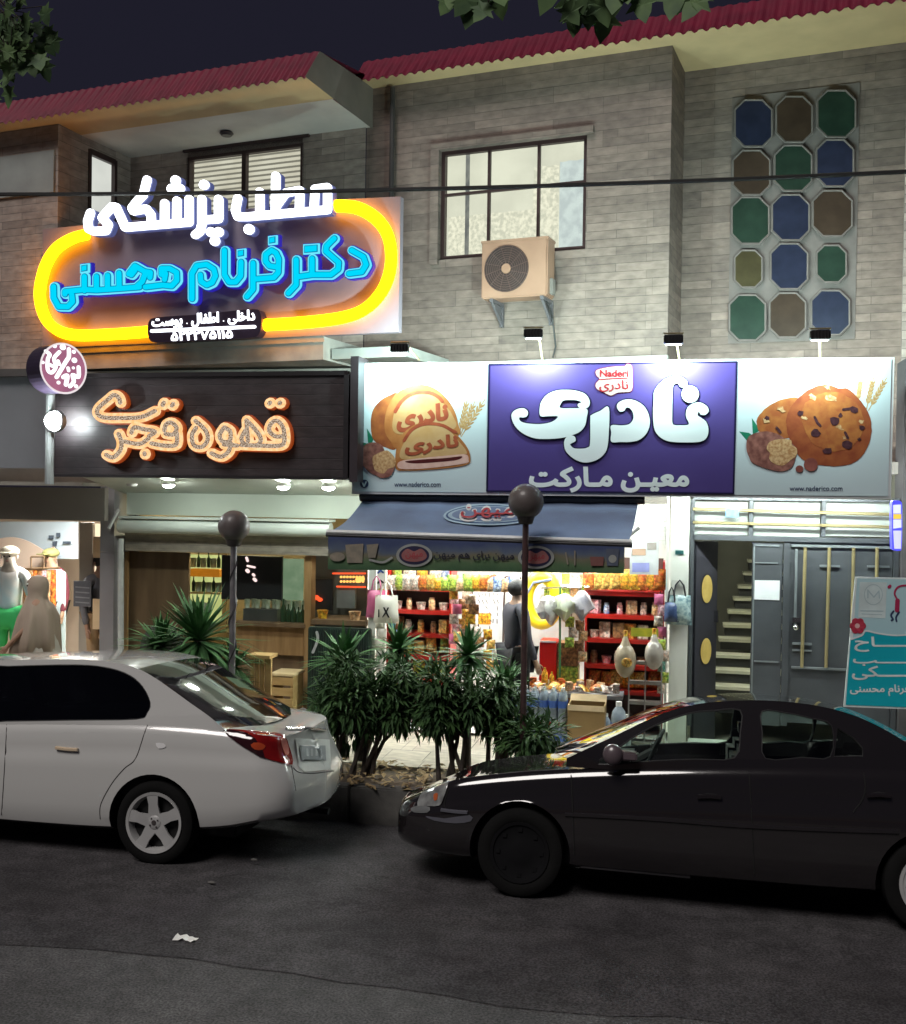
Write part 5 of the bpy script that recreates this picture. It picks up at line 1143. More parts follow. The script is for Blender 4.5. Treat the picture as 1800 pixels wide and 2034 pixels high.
        fs = [tuple(f) for f in keep if all(pts[i] is not None for i in f) and max((vs_[f[i]]-vs_[f[(i+1) % 3]]).length for i in range(3)) < .35]
        if not fs: return None
        used = sorted({i for f in fs for i in f}); mp_ = {u: k for k, u in enumerate(used)}
        mb.add([vs_[u] for u in used], [tuple(mp_[i] for i in f) for f in fs])
        o = mb.build(nm, m__, par or car, smooth='all', fix=False); return o
    def line(nm, pts_, r, m__, lift=.0):
        q = []
        for p in catmull(pts_, 5, False):
            h, nn = hit(p)
            if h is not None: q.append(h+nn*lift)
        if len(q) > 1: mb = MB(); mb.tube(q, r, 6); return mb.build(nm, m__, car, smooth=True)
    return car, body, org, decal, line, hit
def wheel(car, org, x, y, z, r, rim_r, side, rimm, style):
    tyre = mat('tyre_rubber', (.008, .008, .008), .9, bump=.2, bs=60, spec=.12)
    w_ = thing('wheel_tmp', None, None); nm = 'wheel'
    mb = MB(); s_ = -1 if side == 0 else 1; W_ = .19
    pf = [(rim_r*.98, W_*.42), (rim_r+.02, W_*.5), (r-.03, W_*.5), (r-.006, W_*.42), (r, W_*.3), (r, -W_*.3), (r-.006, -W_*.42), (r-.03, -W_*.5), (rim_r+.02, -W_*.5), (rim_r*.98, -W_*.42)]
    mb.lathe([(a, b*s_) for a, b in pf], (x-org.x, y-org.y, z), 'y', 48); bpy.data.objects.remove(w_)
    wo = mb.build('wheel', tyre, car, smooth=True)
    mb = MB(); f = s_*W_*.5
    mb.lathe([(rim_r+.003, f*.86), (rim_r+.003, f*1.02), (rim_r-.018, f*.98), (rim_r-.03, f*.7), (rim_r-.035, f*-.6)], (x-org.x, y-org.y, z), 'y', 48)
    cx, cz = x-org.x, z; 
    if style == 'star':
        for k in range(5):
            a = R(90+72*k+6); mbx = []
            for (rr_, wd, dp) in ((.0, .050, .80), (.07, .044, .84), (.13, .036, .90), (rim_r-.012, .046, .96)):
                for sg in (-1, 1): mbx.append((cx+rr_*math.cos(a)-sg*wd*math.sin(a), y-org.y+f*dp, cz+rr_*math.sin(a)+sg*wd*math.cos(a)))
            b2 = [(p[0], p[1]-f*.18, p[2]) for p in mbx]; o = 8
            fs = [(0, 1, 3, 2), (2, 3, 5, 4), (4, 5, 7, 6)]+[(i, i+2, i+2+o, i+o) for i in (0, 2, 4)]+[(i+2, i, i+o, i+2+o) for i in (1, 3, 5)]
            mb.add(mbx+b2, fs)
        mb.lathe([(.001, f*.93), (.035, f*.92), (.05, f*.85), (.055, f*.7)], (cx, y-org.y, cz), 'y', 24)
    else:
        mb.lathe([(.001, f*.9), (.05, f*.92), (.08, f*.86), (rim_r*.7, f*.80), (rim_r*.92, f*.9), (rim_r, f*.95)], (cx, y-org.y, cz), 'y', 40)
        for k in range(8): a = k*math.pi/4; mb.box(cx+math.cos(a)*rim_r*.75-.014, cx+math.cos(a)*rim_r*.75+.014, y-org.y+f*.84, y-org.y+f*.9, cz+math.sin(a)*rim_r*.75-.014, cz+math.sin(a)*rim_r*.75+.014)
    mb.build('rim', rimm, wo, smooth=True)
    mb = MB(); mb.lathe([(.001, f*.3), (rim_r-.03, f*.3)], (cx, y-org.y, cz), 'y', 32); mb.build('brake_disc', mat('brake_dark', (.03, .03, .03), .5, metal=.5), wo)
    if style == 'star':
        mb = MB()
        for k in range(4): a = k*math.pi/2+.6; q = (cx+.035*math.cos(a), y-org.y+f*.93, cz+.035*math.sin(a)); mb.sphere(q, .007, 8)
        mb.lathe([(.001, f*.97), (.018, f*.96), (.02, f*.9)], (cx, y-org.y, cz), 'y', 16); mb.build('hub', mat('hub_dark', (.06, .05, .05), .4), wo, smooth=True)
    return wo
# ---------------- white saloon, tail towards the middle of the picture
white = mat('white_paint', (.52, .52, .505), .20, c2=(.51, .51, .495), ns=1, coat=1.0, spec=.5)
tint = glass('tinted_glass', (.03, .035, .04), .1, .03)
y0 = 7.12; W = 1.44
wcar, wbody, worg, wdec, wline, whit = make_car('parked_car', 'white four door saloon parked at the left, seen from behind its rear wheel', y0, W, -6.95, -2.70,
    tab([(-6.95, .26), (-6.6, .2), (-6, .17), (-4.4, .17), (-3.6, .21), (-3.2, .25), (-2.9, .32), (-2.6, .38)]),
    tab([(-6.95, .5), (-6.7, .66), (-6.2, .80), (-5.6, .89), (-5.0, .93), (-4.4, .965), (-3.8, .99), (-3.3, .985), (-2.95, .96), (-2.75, .94), (-2.6, .89)]),
    tab([(-6.95, .5), (-6.7, .68), (-6.2, .82), (-5.6, .88), (-5.0, .88), (-4.4, .9), (-3.6, .95), (-3.3, .975), (-2.95, .945), (-2.75, .915), (-2.6, .85)]),
    [(-3.735, .275), (-6.2, .275)], .355, .3,
    [(-470, 1462), (-380, 1400), (-280, 1345), (-180, 1322), (-60, 1314), (60, 1310), (150, 1310), (215, 1316), (262, 1329), (300, 1350), (340, 1378), (372, 1401), (405, 1424), (432, 1446), (446, 1458)],
    [[(-110, 1436), (0, 1436), (140, 1434), (262, 1432), (282, 1420), (288, 1398), (272, 1366), (246, 1343), (205, 1328), (140, 1321), (0, 1324), (-110, 1328)],
     [(-400, 1438), (-135, 1436), (-135, 1329), (-240, 1342), (-320, 1376)]],
    white, tint, lambda z: 0, lambda z: .10*sstep((z-.60)/.3)+(.03 if z > .6 else 0), (12, 32, .90, -4.9), tumble=.30, belt=.97, roofc=.02, plan1=.26,
    gl_front=mat('rear_glass_dark', (.012, .012, .015), .06, coat=1, spec=.8))
wz = .30
silver = mat('alloy_silver', (.58, .58, .57), .3, metal=.35, c2=(.48, .48, .475), ns=5)
for (wx, sd_) in ((-3.735, 0), (-6.2, 0), (-3.735, 1), (-6.2, 1)): wheel(wcar, worg, wx, y0+.12 if sd_ == 0 else y0+W-.12, .275, .305, .218, sd_, silver, 'star')
tl_ = mat('tail_red', (.26, .008, .006), .12, c2=(.16, .004, .004), ns=6, coat=1)
t1 = wdec('tail_light', [(438, 1453), (470, 1454), (520, 1456), (556, 1460), (566, 1480), (573, 1500), (574, 1519), (548, 1516), (520, 1508), (492, 1494), (462, 1474)], tl_, .010, 2)
wdec('lamp_segment', [(492, 1482), (506, 1478), (520, 1484), (514, 1492), (500, 1492)], mat('tail_orange', (.50, .07, .02), .15, coat=1), .014, 2, par=t1)
wdec('lamp_segment', [(548, 1468), (560, 1470), (566, 1495), (558, 1500)], mat('tail_pink', (.75, .25, .2), .12, coat=1), .014, 2, par=t1)
wdec('tail_light', [(436, 1455), (468, 1456), (500, 1470), (520, 1508), (492, 1495), (462, 1476)], mat('tail_dark', (.03, .006, .008), .12, coat=1), .013, 2)
wdec('plate_recess', [(580, 1462), (650, 1453), (655, 1518), (600, 1530), (588, 1520)], mat('white_paint_recess', (.48, .50, .48), .4), .004)
pl_ = wdec('number_plate', [(588, 1476), (640, 1469), (642, 1501), (592, 1508)], mat('plate_body', (.16, .18, .19), .4, c2=(.13, .15, .16), ns=8), .012)
for k in range(4): wdec('plate_mark', [(600+k*9, 1482-k*1.2), (604+k*9, 1481.5-k*1.2), (605+k*9, 1497-k*1.5), (601+k*9, 1498-k*1.5)], mat('plate_ink', (.30, .33, .33), .5), .016, par=pl_)
dark_gap = mat('panel_gap', (.05, .045, .045), .8)
wline('panel_seam', [(288, 1432), (278, 1460), (262, 1510), (240, 1530), (216, 1560), (196, 1600), (196, 1628)], .0035, dark_gap)
wline('panel_seam', [(406, 1422), (430, 1444), (440, 1454)], .003, dark_gap); wline('panel_seam', [(3, 1440), (2, 1520), (0, 1620)], .004, dark_gap)
wline('panel_seam', [(578, 1524), (590, 1532), (620, 1530), (660, 1518)], .004, dark_gap); wline('panel_seam', [(574, 1520), (580, 1550), (584, 1570)], .003, dark_gap)
wline('sill_strip', [(0, 1646), (110, 1654), (205, 1666)], .014, mat('sill_white', (.55, .55, .55), .3, coat=1), .0)
wline('door_handle', [(104, 1488), (127, 1491), (148, 1492)], .014, mat('handle_cream', (.66, .52, .36), .25, coat=1), .012)
wline('trim_strip', [(562, 1445), (600, 1440), (640, 1434)], .012, mat('chrome', (.7, .7, .7), .2, metal=1), .01)
wdec('sticker', [(302, 1479), (318, 1480), (322, 1487), (308, 1490)], mat('sticker_white', (.8, .8, .8), .4), .005, 2)
mb = MB(); q = S(288, 1305, 7.75)-worg; mb.bbox(q.x-.05, q.x+.05, q.y-.02, q.y+.02, q.z-.0, q.z+.035, .008); mb.tube([q+Vector((0, 0, -.03)), q+Vector((.02, 0, .02))], .012, 6); mb.tube([q+Vector((-.02, 0, .03)), q+Vector((-.16, 0, -.02))], .004, 5)
mb.build('roof_antenna', mat('antenna_grey', (.35, .34, .34), .4), wcar, smooth=True)
mb = MB(); q = Vector((-3.4, y0+.9, .2))-worg; mb.bbox(q.x-.25, q.x+.2, q.y-.6, q.y+.5, q.z-.06, q.z+.05, .02); mb.tube([q+Vector((.2, .3, -.01)), q+Vector((.62, .3, -.02))], .03, 8); mb.build('exhaust', mat('under_dark', (.012, .012, .012), .7), wcar)
# ---------------- dark saloon on the right
dpaint = mat('dark_paint', (.0135, .0115, .0125), .12, c2=(.012, .0102, .0112), ns=1, coat=1.0, spec=.5)
cg = glass('clear_car_glass', (.84, .93, .87), .03, .02)
y0 = 7.10; W = 1.34
dcar, dbody, dorg, ddec, dline, dhit = make_car('parked_car', 'dark maroon black saloon parked at the right, nose to the left', y0, W, -1.95, 2.40,
    tab([(-2.0, .27), (-1.7, .22), (-1.3, .2), (-.7, .2), (1.0, .2), (1.8, .24), (2.24, .34)]),
    tab([(-2.0, .50), (-1.85, .61), (-1.6, .715), (-1.3, .78), (-.9, .84), (-.4, .895), (.3, .95), (1.0, .985), (1.6, .985), (2.24, .87)]),
    tab([(-2.0, .50), (-1.85, .59), (-1.6, .67), (-1.3, .72), (-.9, .78), (-.45, .78), (-.2, .62), (.3, .58), (1.0, .60), (1.3, .80), (1.7, .96), (2.24, .88)]),
    [(-1.03, .29), (1.60, .29)], .345, .3,
    [(1122, 1510), (1170, 1487), (1220, 1463), (1270, 1438), (1320, 1415), (1375, 1399), (1440, 1391), (1510, 1389), (1580, 1393), (1650, 1404), (1715, 1424), (1775, 1454), (1830, 1490), (1860, 1512)],
    [[(1186, 1522), (1225, 1490), (1262, 1463), (1314, 1436), (1372, 1416), (1420, 1411), (1474, 1410), (1474, 1457), (1462, 1510), (1380, 1513), (1302, 1516)],
     [(1518, 1412), (1567, 1415), (1621, 1427), (1660, 1442), (1657, 1507), (1600, 1509), (1524, 1511), (1518, 1457)],
     [(1671, 1447), (1704, 1467), (1722, 1488), (1722, 1506), (1663, 1507)]],
    dpaint, cg, lambda z: .10*sstep((z-.45)/.25), lambda z: .06*sstep((z-.60)/.3), (20, 37, .88, .4), tumble=.34, belt=.97, roofc=.02, plan0=.50)
for (wx, sd_) in ((-1.03, 0), (1.60, 0), (-1.03, 1), (1.60, 1)): wheel(dcar, dorg, wx, y0+.12 if sd_ == 0 else y0+W-.12, .29, .295, .20, sd_, mat('hubcap_shaded', (.007, .007, .008), .8, spec=.1) if wx < 0 else silver, 'cap')  # front hubcaps near black, shade put into their colour
hl_ = ddec('headlight', [(826, 1602), (830, 1582), (843, 1562), (866, 1548), (889, 1543), (884, 1565), (876, 1590), (868, 1604), (848, 1604)], mat('headlight_glass', (.30, .31, .30), .08, c2=(.12, .12, .12), ns=14, coat=1, spec=.9), .010, 2)
ddec('indicator', [(858, 1580), (866, 1578), (865, 1590), (859, 1592)], mat('indicator_amber', (.50, .12, .04), .15, coat=1), .014, 2, par=hl_)
ddec('fog_slot', [(842, 1622), (880, 1628), (930, 1622), (932, 1634), (900, 1638), (860, 1632)], mat('bumper_strip', (.10, .10, .12), .25, coat=1), .008, 2)
ddec('grille', [(812, 1606), (828, 1600), (850, 1606), (845, 1616), (820, 1614)], mat('grille_silver', (.25, .26, .26), .3, metal=.5), .008, 2)
dline('bonnet_seam', [(892, 1541), (980, 1524), (1060, 1518), (1130, 1514)], .004, dark_gap, .002)
dgap = mat('seam_black', (.004, .004, .004), .9)
dline('panel_seam', [(886, 1570), (880, 1610), (930, 1622)], .004, dgap); dline('panel_seam', [(1130, 1525), (1135, 1600), (1140, 1700)], .005, dgap); dline('panel_seam', [(1490, 1520), (1495, 1620), (1500, 1740)], .005, dgap); dline('panel_seam', [(1720, 1520), (1725, 1580), (1700, 1620)], .005, dgap)
dline('rub_strip', [(1120, 1622), (1300, 1632), (1480, 1646), (1660, 1654), (1790, 1658)], .016, mat('rub_black', (.012, .010, .012), .3, coat=1), .0)
dline('rub_strip', [(872, 1612), (900, 1616), (925, 1618)], .014, MATS['bumper_strip'], .004)
dline('sill_edge', [(1130, 1718), (1300, 1734), (1480, 1752), (1660, 1776)], .010, mat('sill_shine', (.16, .15, .16), .25, coat=1, metal=.4), .0)
for (a, b) in ((1410, 1588), (1752, 1586)): dline('door_handle', [(a-24, b), (a, b-1), (a+24, b+1)], .016, dpaint, .014); ddec('handle_recess', [(a-22, b-2), (a, b-8), (a+22, b-2), (a+18, b+7), (a-18, b+7)], mat('recess_black', (.004, .004, .005), .6), .004, 2)
mb = MB()
q = S(1215, 1508, y0-.07)-dorg; mb.sphere(q, .085, 16, (.8, .55, .85)); mb.bbox(q.x+.02, q.x+.16, q.y-.0, q.y+.16, q.z-.035, q.z+.02, .01); mb.build('side_mirror', mat('mirror_shell', (.10, .075, .085), .35, coat=.6), dcar, smooth=True)
# inside: dashboard, wheel, seats with headrests
blk = mat('car_cloth', (.03, .03, .032), .85)
mb = MB(); mb.bbox(-.62-dorg.x, -.28-dorg.x, y0+.2-dorg.y, y0+W-.2-dorg.y, .80, .93, .03); mb.build('dashboard', blk, dcar, smooth=True)
mb = MB(); cx, cy__, cz = -.16-dorg.x, y0+.45-dorg.y, .98; mb.tube([(cx+.07*math.cos(k*math.pi/12), cy__+.17*math.sin(k*math.pi/12), cz+.15*math.cos(k*math.pi/12)) for k in range(25)], .014, 6); mb.tube([(cx-.2, cy__, .86), (cx, cy__, cz)], .03, 6); mb.build('steering_wheel', blk, dcar, smooth=True)
for sx__, yy in ((.42, .40), (.42, .95)):
    mb = MB(); mb.bbox(sx__-.05-dorg.x, sx__+.10-dorg.x, y0+yy-.23-dorg.y, y0+yy+.23-dorg.y, .6, 1.06, .05); mb.bbox(sx__+.03-dorg.x, sx__+.12-dorg.x, y0+yy-.13-dorg.y, y0+yy+.13-dorg.y, 1.08, 1.22, .035); mb.build('seat', blk, dcar, smooth=True)
mb = MB(); mb.bbox(1.2-dorg.x, 1.4-dorg.x, y0+.2-dorg.y, y0+W-.2-dorg.y, .6, .98, .05); mb.build('rear_seat', blk, dcar, smooth=True)
# mirror inside, seen against the light
mb = MB(); q = S(1297, 1462, y0+.8)-dorg; mb.bbox(q.x-.02, q.x+.03, q.y-.12, q.y+.12, q.z-.03, q.z+.04, .01); mb.build('interior_mirror', blk, dcar)
# both cars stand on the cambered edge of the road: far wheels lower
for c_, a_ in ((wcar, 4.0), (dcar, 7.5)):
    c_.rotation_euler = (-R(a_), 0, 0); c_.location.z -= math.sin(R(a_))*.70-.0
# ================================================================ grocery: shelving and goods
rg = random.Random(21)
def prop(nm, c, c2=None, rough=.35, ns=24): return mat(nm, c, rough, c2=c2, ns=ns, fine=[(38, .35, 1.25)] if nm.startswith('pack_') else None)
GC = {'red': prop('pack_red', (.55, .03, .02), (.75, .30, .05)), 'orange': prop('pack_orange', (.72, .25, .03), (.80, .55, .15)), 'yellow': prop('pack_yellow', (.80, .58, .05), (.75, .25, .03)),
      'white': prop('pack_white', (.75, .72, .66), (.60, .40, .30)), 'blue': prop('pack_blue', (.06, .16, .52), (.6, .65, .7)), 'green': prop('pack_green', (.16, .42, .06), (.6, .6, .1)),
      'pink': prop('pack_pink', (.72, .18, .28), (.8, .6, .6)), 'cream': prop('pack_cream', (.72, .55, .34), (.6, .3, .12)), 'brown': prop('pack_brown', (.20, .08, .04), (.4, .2, .08))}
def pillow(w_, h_, d_):
    mb = MB(); nx, nz_ = 7, 9; vs_ = []
    for sgn in (-1, 1):
        for j in range(nz_):
            for i in range(nx):
                u, v = i/(nx-1)*2-1, j/(nz_-1)*2-1; k = (1-abs(u)**2.6)*(1-abs(v)**3.2)
                vs_.append((u*w_/2*(1-.05*(1-abs(v))), sgn*d_/2*k+(.004*math.sin(u*23) if abs(v) > .9 else 0), (v+1)*h_/2))
    o = nx*nz_; fs = []
    for j in range(nz_-1):
        for i in range(nx-1): a = j*nx+i; fs += [(a, a+1, a+nx+1, a+nx), (o+a, o+a+nx, o+a+nx+1, o+a+1)]
    return mb.add(vs_, fs)
SH = {}
def shape_mesh(kind):
    if kind in SH: return SH[kind]
    if kind == 'packet': mb = pillow(.14, .19, .07)
    elif kind == 'box': mb = MB().bbox(-.055, .055, -.04, .04, 0, .15, .004)
    elif kind == 'jar': mb = MB().lathe([(.001, 0), (.032, 0), (.034, .01), (.034, .09), (.026, .10), (.026, .12), (.001, .12)], n=14)
    elif kind == 'bottle': mb = MB().lathe([(.001, 0), (.032, 0), (.034, .015), (.034, .13), (.028, .16), (.012, .19), (.012, .21), (.001, .21)], n=14)
    elif kind == 'tub': mb = MB().lathe([(.001, 0), (.04, 0), (.052, .07), (.054, .075), (.001, .08)], n=16)
    o = mb.build('proto', GC['red'], None, smooth=True); me = o.data; bpy.data.objects.remove(o); me.name = kind; SH[kind] = me; return me
KN = {'packet': ('snack_packet', 'snack packet'), 'box': ('snack_box', 'box'), 'jar': ('jar', 'jar'), 'bottle': ('sauce_bottle', 'bottle'), 'tub': ('tub', 'tub')}
CM_ = {}
def good(kind, colr, p, label, group, rz=0, s=1.0, rot=None):
    key = (kind, colr)
    if key not in CM_:
        me = shape_mesh(kind).copy(); me.name = kind+'_'+colr; me.materials.clear(); me.materials.append(GC[colr]); CM_[key] = me
    o = bpy.data.objects.new(KN[kind][0], CM_[key]); link(o); o.location = p; o.rotation_euler = rot or (0, 0, rz); o.scale = (s, s, s)
    tag(o, label, KN[kind][1], group); return o
ORD = ['first', 'second', 'third', 'fourth', 'fifth', 'sixth', 'seventh', 'eighth', 'ninth', 'tenth', 'eleventh', 'twelfth', 'thirteenth']
shelf_red = mat('shelf_red', (.42, .015, .010), .35, c2=(.34, .012, .008), ns=5); shelf_dark = mat('shelf_dark', (.06, .035, .03), .6)
def unit(label, x0_, x1_, ypl, levels, side, sets, depth=.34, seed=1):
    """levels: picture heights of the shelf boards; goods stand on each"""
    r_ = random.Random(seed); t_ = thing('shelf_unit', label, 'shelf unit', (0, 0, 0))
    xa, xb = X(x0_, ypl), X(x1_, ypl); xm_ = (x0_+x1_)/2; zs_ = [S(xm_, l_, ypl).z for l_ in levels]
    add('back_panel', shelf_dark, t_, (xa, xb, ypl+depth, ypl+depth+.02, FL, zs_[0]+.35))
    for x in (xa-.02, xb): add('upright', shelf_red, t_, (x, x+.02, ypl+.01, ypl+depth, FL, zs_[0]+.33))
    for z in zs_:
        add('shelf', shelf_red, t_, (xa+.001, xb-.001, ypl, ypl+depth-.002, z-.045, z))
    for li, z in enumerate(zs_):
        kinds, cols = sets[li % len(sets)]; n = int((xb-xa)/.125); 
        for k in range(n):
            kd = r_.choice(kinds); c_ = r_.choice(cols); x = xa+.075+(xb-xa-.15)*k/(n-1)+r_.uniform(-.01, .01)
            mx = (zs_[li-1]-z-.05) if li else .3
            hh = {'packet': .19, 'box': .15, 'jar': .12, 'bottle': .21, 'tub': .08}[kd]
            good(kd, c_, (x, ypl+.09+r_.uniform(0, .05), z+(.012 if kd == 'packet' else 0)), f'{c_} {KN[kd][1]}, {ORD[k]} from left, {ORD[li]} shelf down, {side} red rack', f'goods on the {side} red rack', 0, min(1.15, mx/hh*.92)*r_.uniform(.85, 1), (r_.uniform(-.12, .12)*(kd == 'packet'), r_.uniform(-.16, .16)*(kd == 'packet'), r_.uniform(-.4, .4)))
    return t_
unit('red grocery shelf rack at the left of the shop, behind the hanging bags', 772, 892, 11.55, [1166, 1212, 1258, 1302, 1350], 'left', [(['packet'], ['red', 'yellow', 'white', 'blue', 'green']), (['packet', 'tub', 'jar'], ['orange', 'white', 'cream', 'brown']), (['jar', 'box'], ['white', 'orange', 'brown']), (['packet', 'box'], ['green', 'orange', 'yellow', 'pink'])], seed=3)
unit('wide red grocery shelf rack at the right of the shop beside the white pillar', 1166, 1316, 11.5, [1176, 1222, 1270, 1322, 1372], 'right', [(['packet'], ['red', 'orange', 'yellow', 'red']), (['jar', 'tub', 'box'], ['white', 'pink', 'cream', 'blue']), (['box', 'tub'], ['white', 'green', 'orange', 'brown']), (['jar', 'box', 'tub'], ['white', 'red', 'pink', 'brown'])], seed=9)
# more packets clipped over the top boards
for k in range(9):
    q = S(1172+k*17, 1168, 11.45); good('packet', rg.choice(['red', 'orange', 'yellow']), (q.x, 11.46, q.z-.02), f'{ORD[k]} packet from the left in the upright row atop the right rack', 'upright packets on top of the right rack', rg.uniform(-.3, .3), 1.15)
# --- tall white display boards in the middle, with small print
db = thing('display_board', 'tall white board with small grey print hanging in the middle of the grocery', 'board'); yb_ = 12.4
mb = MB(); q, q2 = S(944, 1140, yb_), S(998, 1300, yb_); mb.box(q.x, q2.x, yb_, yb_+.02, q2.z, q.z); mb.build('board', mat('board_white', (.7, .72, .72), .5), db)
fb = lambda a, b: S(a, b, yb_-.002); rk = random.Random(2)
L = []
for r_ in range(6):
    for c_ in range(6):
        if rk.random() < .75: L += stroke([(950+c_*7.5, 1165+r_*13), (950+c_*7.5+rk.uniform(-1, 4), 1165+r_*13+rk.uniform(3, 9))], .9, n=5)
art('print', L, fb, yb_-.002, 0, mat('board_ink', (.16, .15, .14), .6), db, .002); art('print', stroke([(968, 1156), (973, 1146), (984, 1143), (986, 1152), (978, 1158)], 2.2, 4), fb, yb_-.002, 0, mat('print_coral', (.75, .16, .08), .5), db, .002)
art('print', [[(950, 1218), (975, 1218), (975, 1240), (950, 1240)]], fb, yb_-.002, 0, GC['yellow'], db, .002)
ba = thing('display_board', 'white notice board with black edging behind the man in the grocery', 'board')
mb = MB(); q, q2 = S(1003, 1140, 12.3), S(1160, 1330, 12.3); mb.box(q.x, q2.x, 12.3, 12.32, q2.z, q.z); mb.build('board', mat('board_white', (.7, .72, .72), .5), ba)
mb = MB(); mb.tube([S(1004, 1145, 12.28), S(1001, 1200, 12.28), S(999, 1300, 12.28)], .012, 5); mb.tube([S(1004, 1145, 12.28), S(1036, 1148, 12.28)], .01, 5); mb.build('edging', shelf_dark, ba)
for i, (a, b, lab) in enumerate([(1090, 1145, 'upper narrow wall shelf of cartons right of the board'), (1090, 1172, 'lower narrow wall shelf of cartons right of the board')]):
    q = S(1110, b+15, 12.1); t_ = thing('wall_shelf', lab, 'shelf'); mb = MB(); mb.box(q.x-.18, q.x+.32, 12.0, 12.28, q.z-.02, q.z); mb.build('board', wht, t_)
    for k in range(5): good('box', rg.choice(['white', 'cream', 'green']), (q.x-.12+.1*k, 12.1, q.z), f'{ORD[k]} carton from the left on the {["upper", "lower"][i]} narrow wall shelf', 'cartons on the wall shelves', 0, .8)
# yellow inflatable ring hanging
yr = thing('swim_ring', 'yellow hanging oval toy with a grey band behind the hanging bags', 'toy'); q = S(1076, 1192, 11.9)
mb = MB()
pts = [(q.x+.17*math.cos(k*math.pi/12)*(1), 11.9, q.z+.26*math.sin(k*math.pi/12)) for k in range(25)]
mb.tube(pts, .075, 10); mb.build('ring', mat('toy_yellow', (.85, .68, .02), .35), yr, smooth=True)
mb = MB(); mb.tube([(q.x-.19+.03, 11.82, q.z-.15), (q.x-.17, 11.81, q.z+.05), (q.x-.08, 11.81, q.z+.2), (q.x+.12, 11.81, q.z+.24)], .014, 6); mb.build('band', mat('toy_grey', (.2, .25, .35), .5), yr, smooth=True)
# hanging bags: woven/printed shoppers at both door posts
def tote(label, p, w_, h_, m_, m2, name='tote_bag', marks=None):
    t_ = thing(name, label, 'bag', p); mb = pillow(w_, h_, .10); 
    mb.v = [(a*(1+.16*(1-c/h_)), b, c-h_) for a, b, c in mb.v]; mb.build('bag', m_, t_, smooth=True)
    mb = MB(); mb.tube([(-w_*.28, 0, -.015), (-w_*.18, 0, .10), (0, 0, .15), (w_*.18, 0, .10), (w_*.28, 0, -.015)], .009, 6); mb.build('handle', m2, t_, smooth=True)
    if marks:
        mb = MB()
        for lp in marks: slab(mb, [ccw([(a*w_, -h_+b*h_) for a, b in lp])], -.052, .004)
        mb.build('print', mat('print_black', (.01, .01, .01), .6), t_, fix=False)
    return t_
wbag = prop('bag_white', (.75, .72, .62), (.70, .66, .58), ns=4); pbag = prop('bag_pink', (.62, .16, .30), (.5, .1, .22), ns=5); bbag = prop('bag_patterned', (.50, .62, .60), (.12, .22, .25), ns=22)
tote('pink tote bag hanging behind the white one at the left door post', S(748, 1172, 11.05), .20, .30, pbag, pbag)
mk = [[(a+.5*0-.02+dx, b) for a, b in ((-.18, .22), (-.12, .22), (.0, .36), (.1, .22), (.17, .22), (.05, .42), (.14, .58), (.07, .58), (.01, .47), (-.06, .58), (-.13, .58), (-.04, .41))] for dx in (.06,)]+[[(-.3, .22), (-.25, .22), (-.25, .5), (-.3, .5)]]
tote('white tote bag with a black cross print hanging at the left door post', S(768, 1182, 10.98), .25, .30, wbag, wbag, marks=mk)
tote('patterned pale green shopping bag hanging on the white pillar', S(1350, 1182, 10.98), .22, .30, bbag, prop('bag_dark', (.04, .04, .05), (.02, .02, .02)))
tote('small dark blue bag hanging left of the patterned bag at the pillar', S(1334, 1196, 10.95), .13, .20, prop('bag_navy', (.06, .10, .22), (.03, .05, .12)), prop('bag_dark', (.04, .04, .05)))
def strip(label, a, b, c_, m_, y=11.0, w_=.07, cat_='bag', nm='hanging_packet'):
    """a column of small packets hanging one under another"""
    t_ = thing(nm, label, cat_, S(a, b, y)); n_ = max(2, int((c_-b)/22))
    for k in range(n_): mb = pillow(w_*1.3, .11, .04); mb.v = [(x+rg.uniform(-.002, .002)+(.02 if k % 2 else -.015), yy, z-.11*(k+1)) for x, yy, z in mb.v]; mb.build('packet', m_ if isinstance(m_, type(wbag)) else m_[k % len(m_)], t_, smooth=True)
    mb = MB(); mb.tube([(0, .03, .03), (0, .03, -.11*n_)], .005, 5); mb.build('strip', shelf_dark, t_)
strip('pink hanging strip of sachets by the right door post', 1312, 1180, 1300, [pbag, GC['pink'], GC['white']])
strip('long strip of pink and white sachets right of the left rack', 905, 1180, 1310, [GC['pink'], pbag, GC['white']], 11.45, .08)
strip('strip of orange packets right of the pink sachets', 925, 1150, 1300, [GC['orange'], GC['white'], GC['brown'], GC['yellow']], 11.5, .09)
strip('strip of black and white packets beside the display board', 938, 1180, 1330, [GC['white'], GC['brown'], GC['yellow'], GC['white']], 11.4, .09)
strip('green and yellow strip of sachets low on the white pillar', 1318, 1270, 1390, [GC['green'], GC['white'], prop('pack_teal', (.03, .3, .22), (.4, .6, .5))], 10.95, .06)
strip('white cloth strips hanging under the white tote bag', 756, 1228, 1300, [wbag, wbag], 11.05, .07)
strip('blue cloth strips hanging under the white tote bag', 782, 1230, 1275, [prop('cloth_blue', (.2, .45, .6), (.1, .3, .5)), GC['blue']], 11.05, .06)
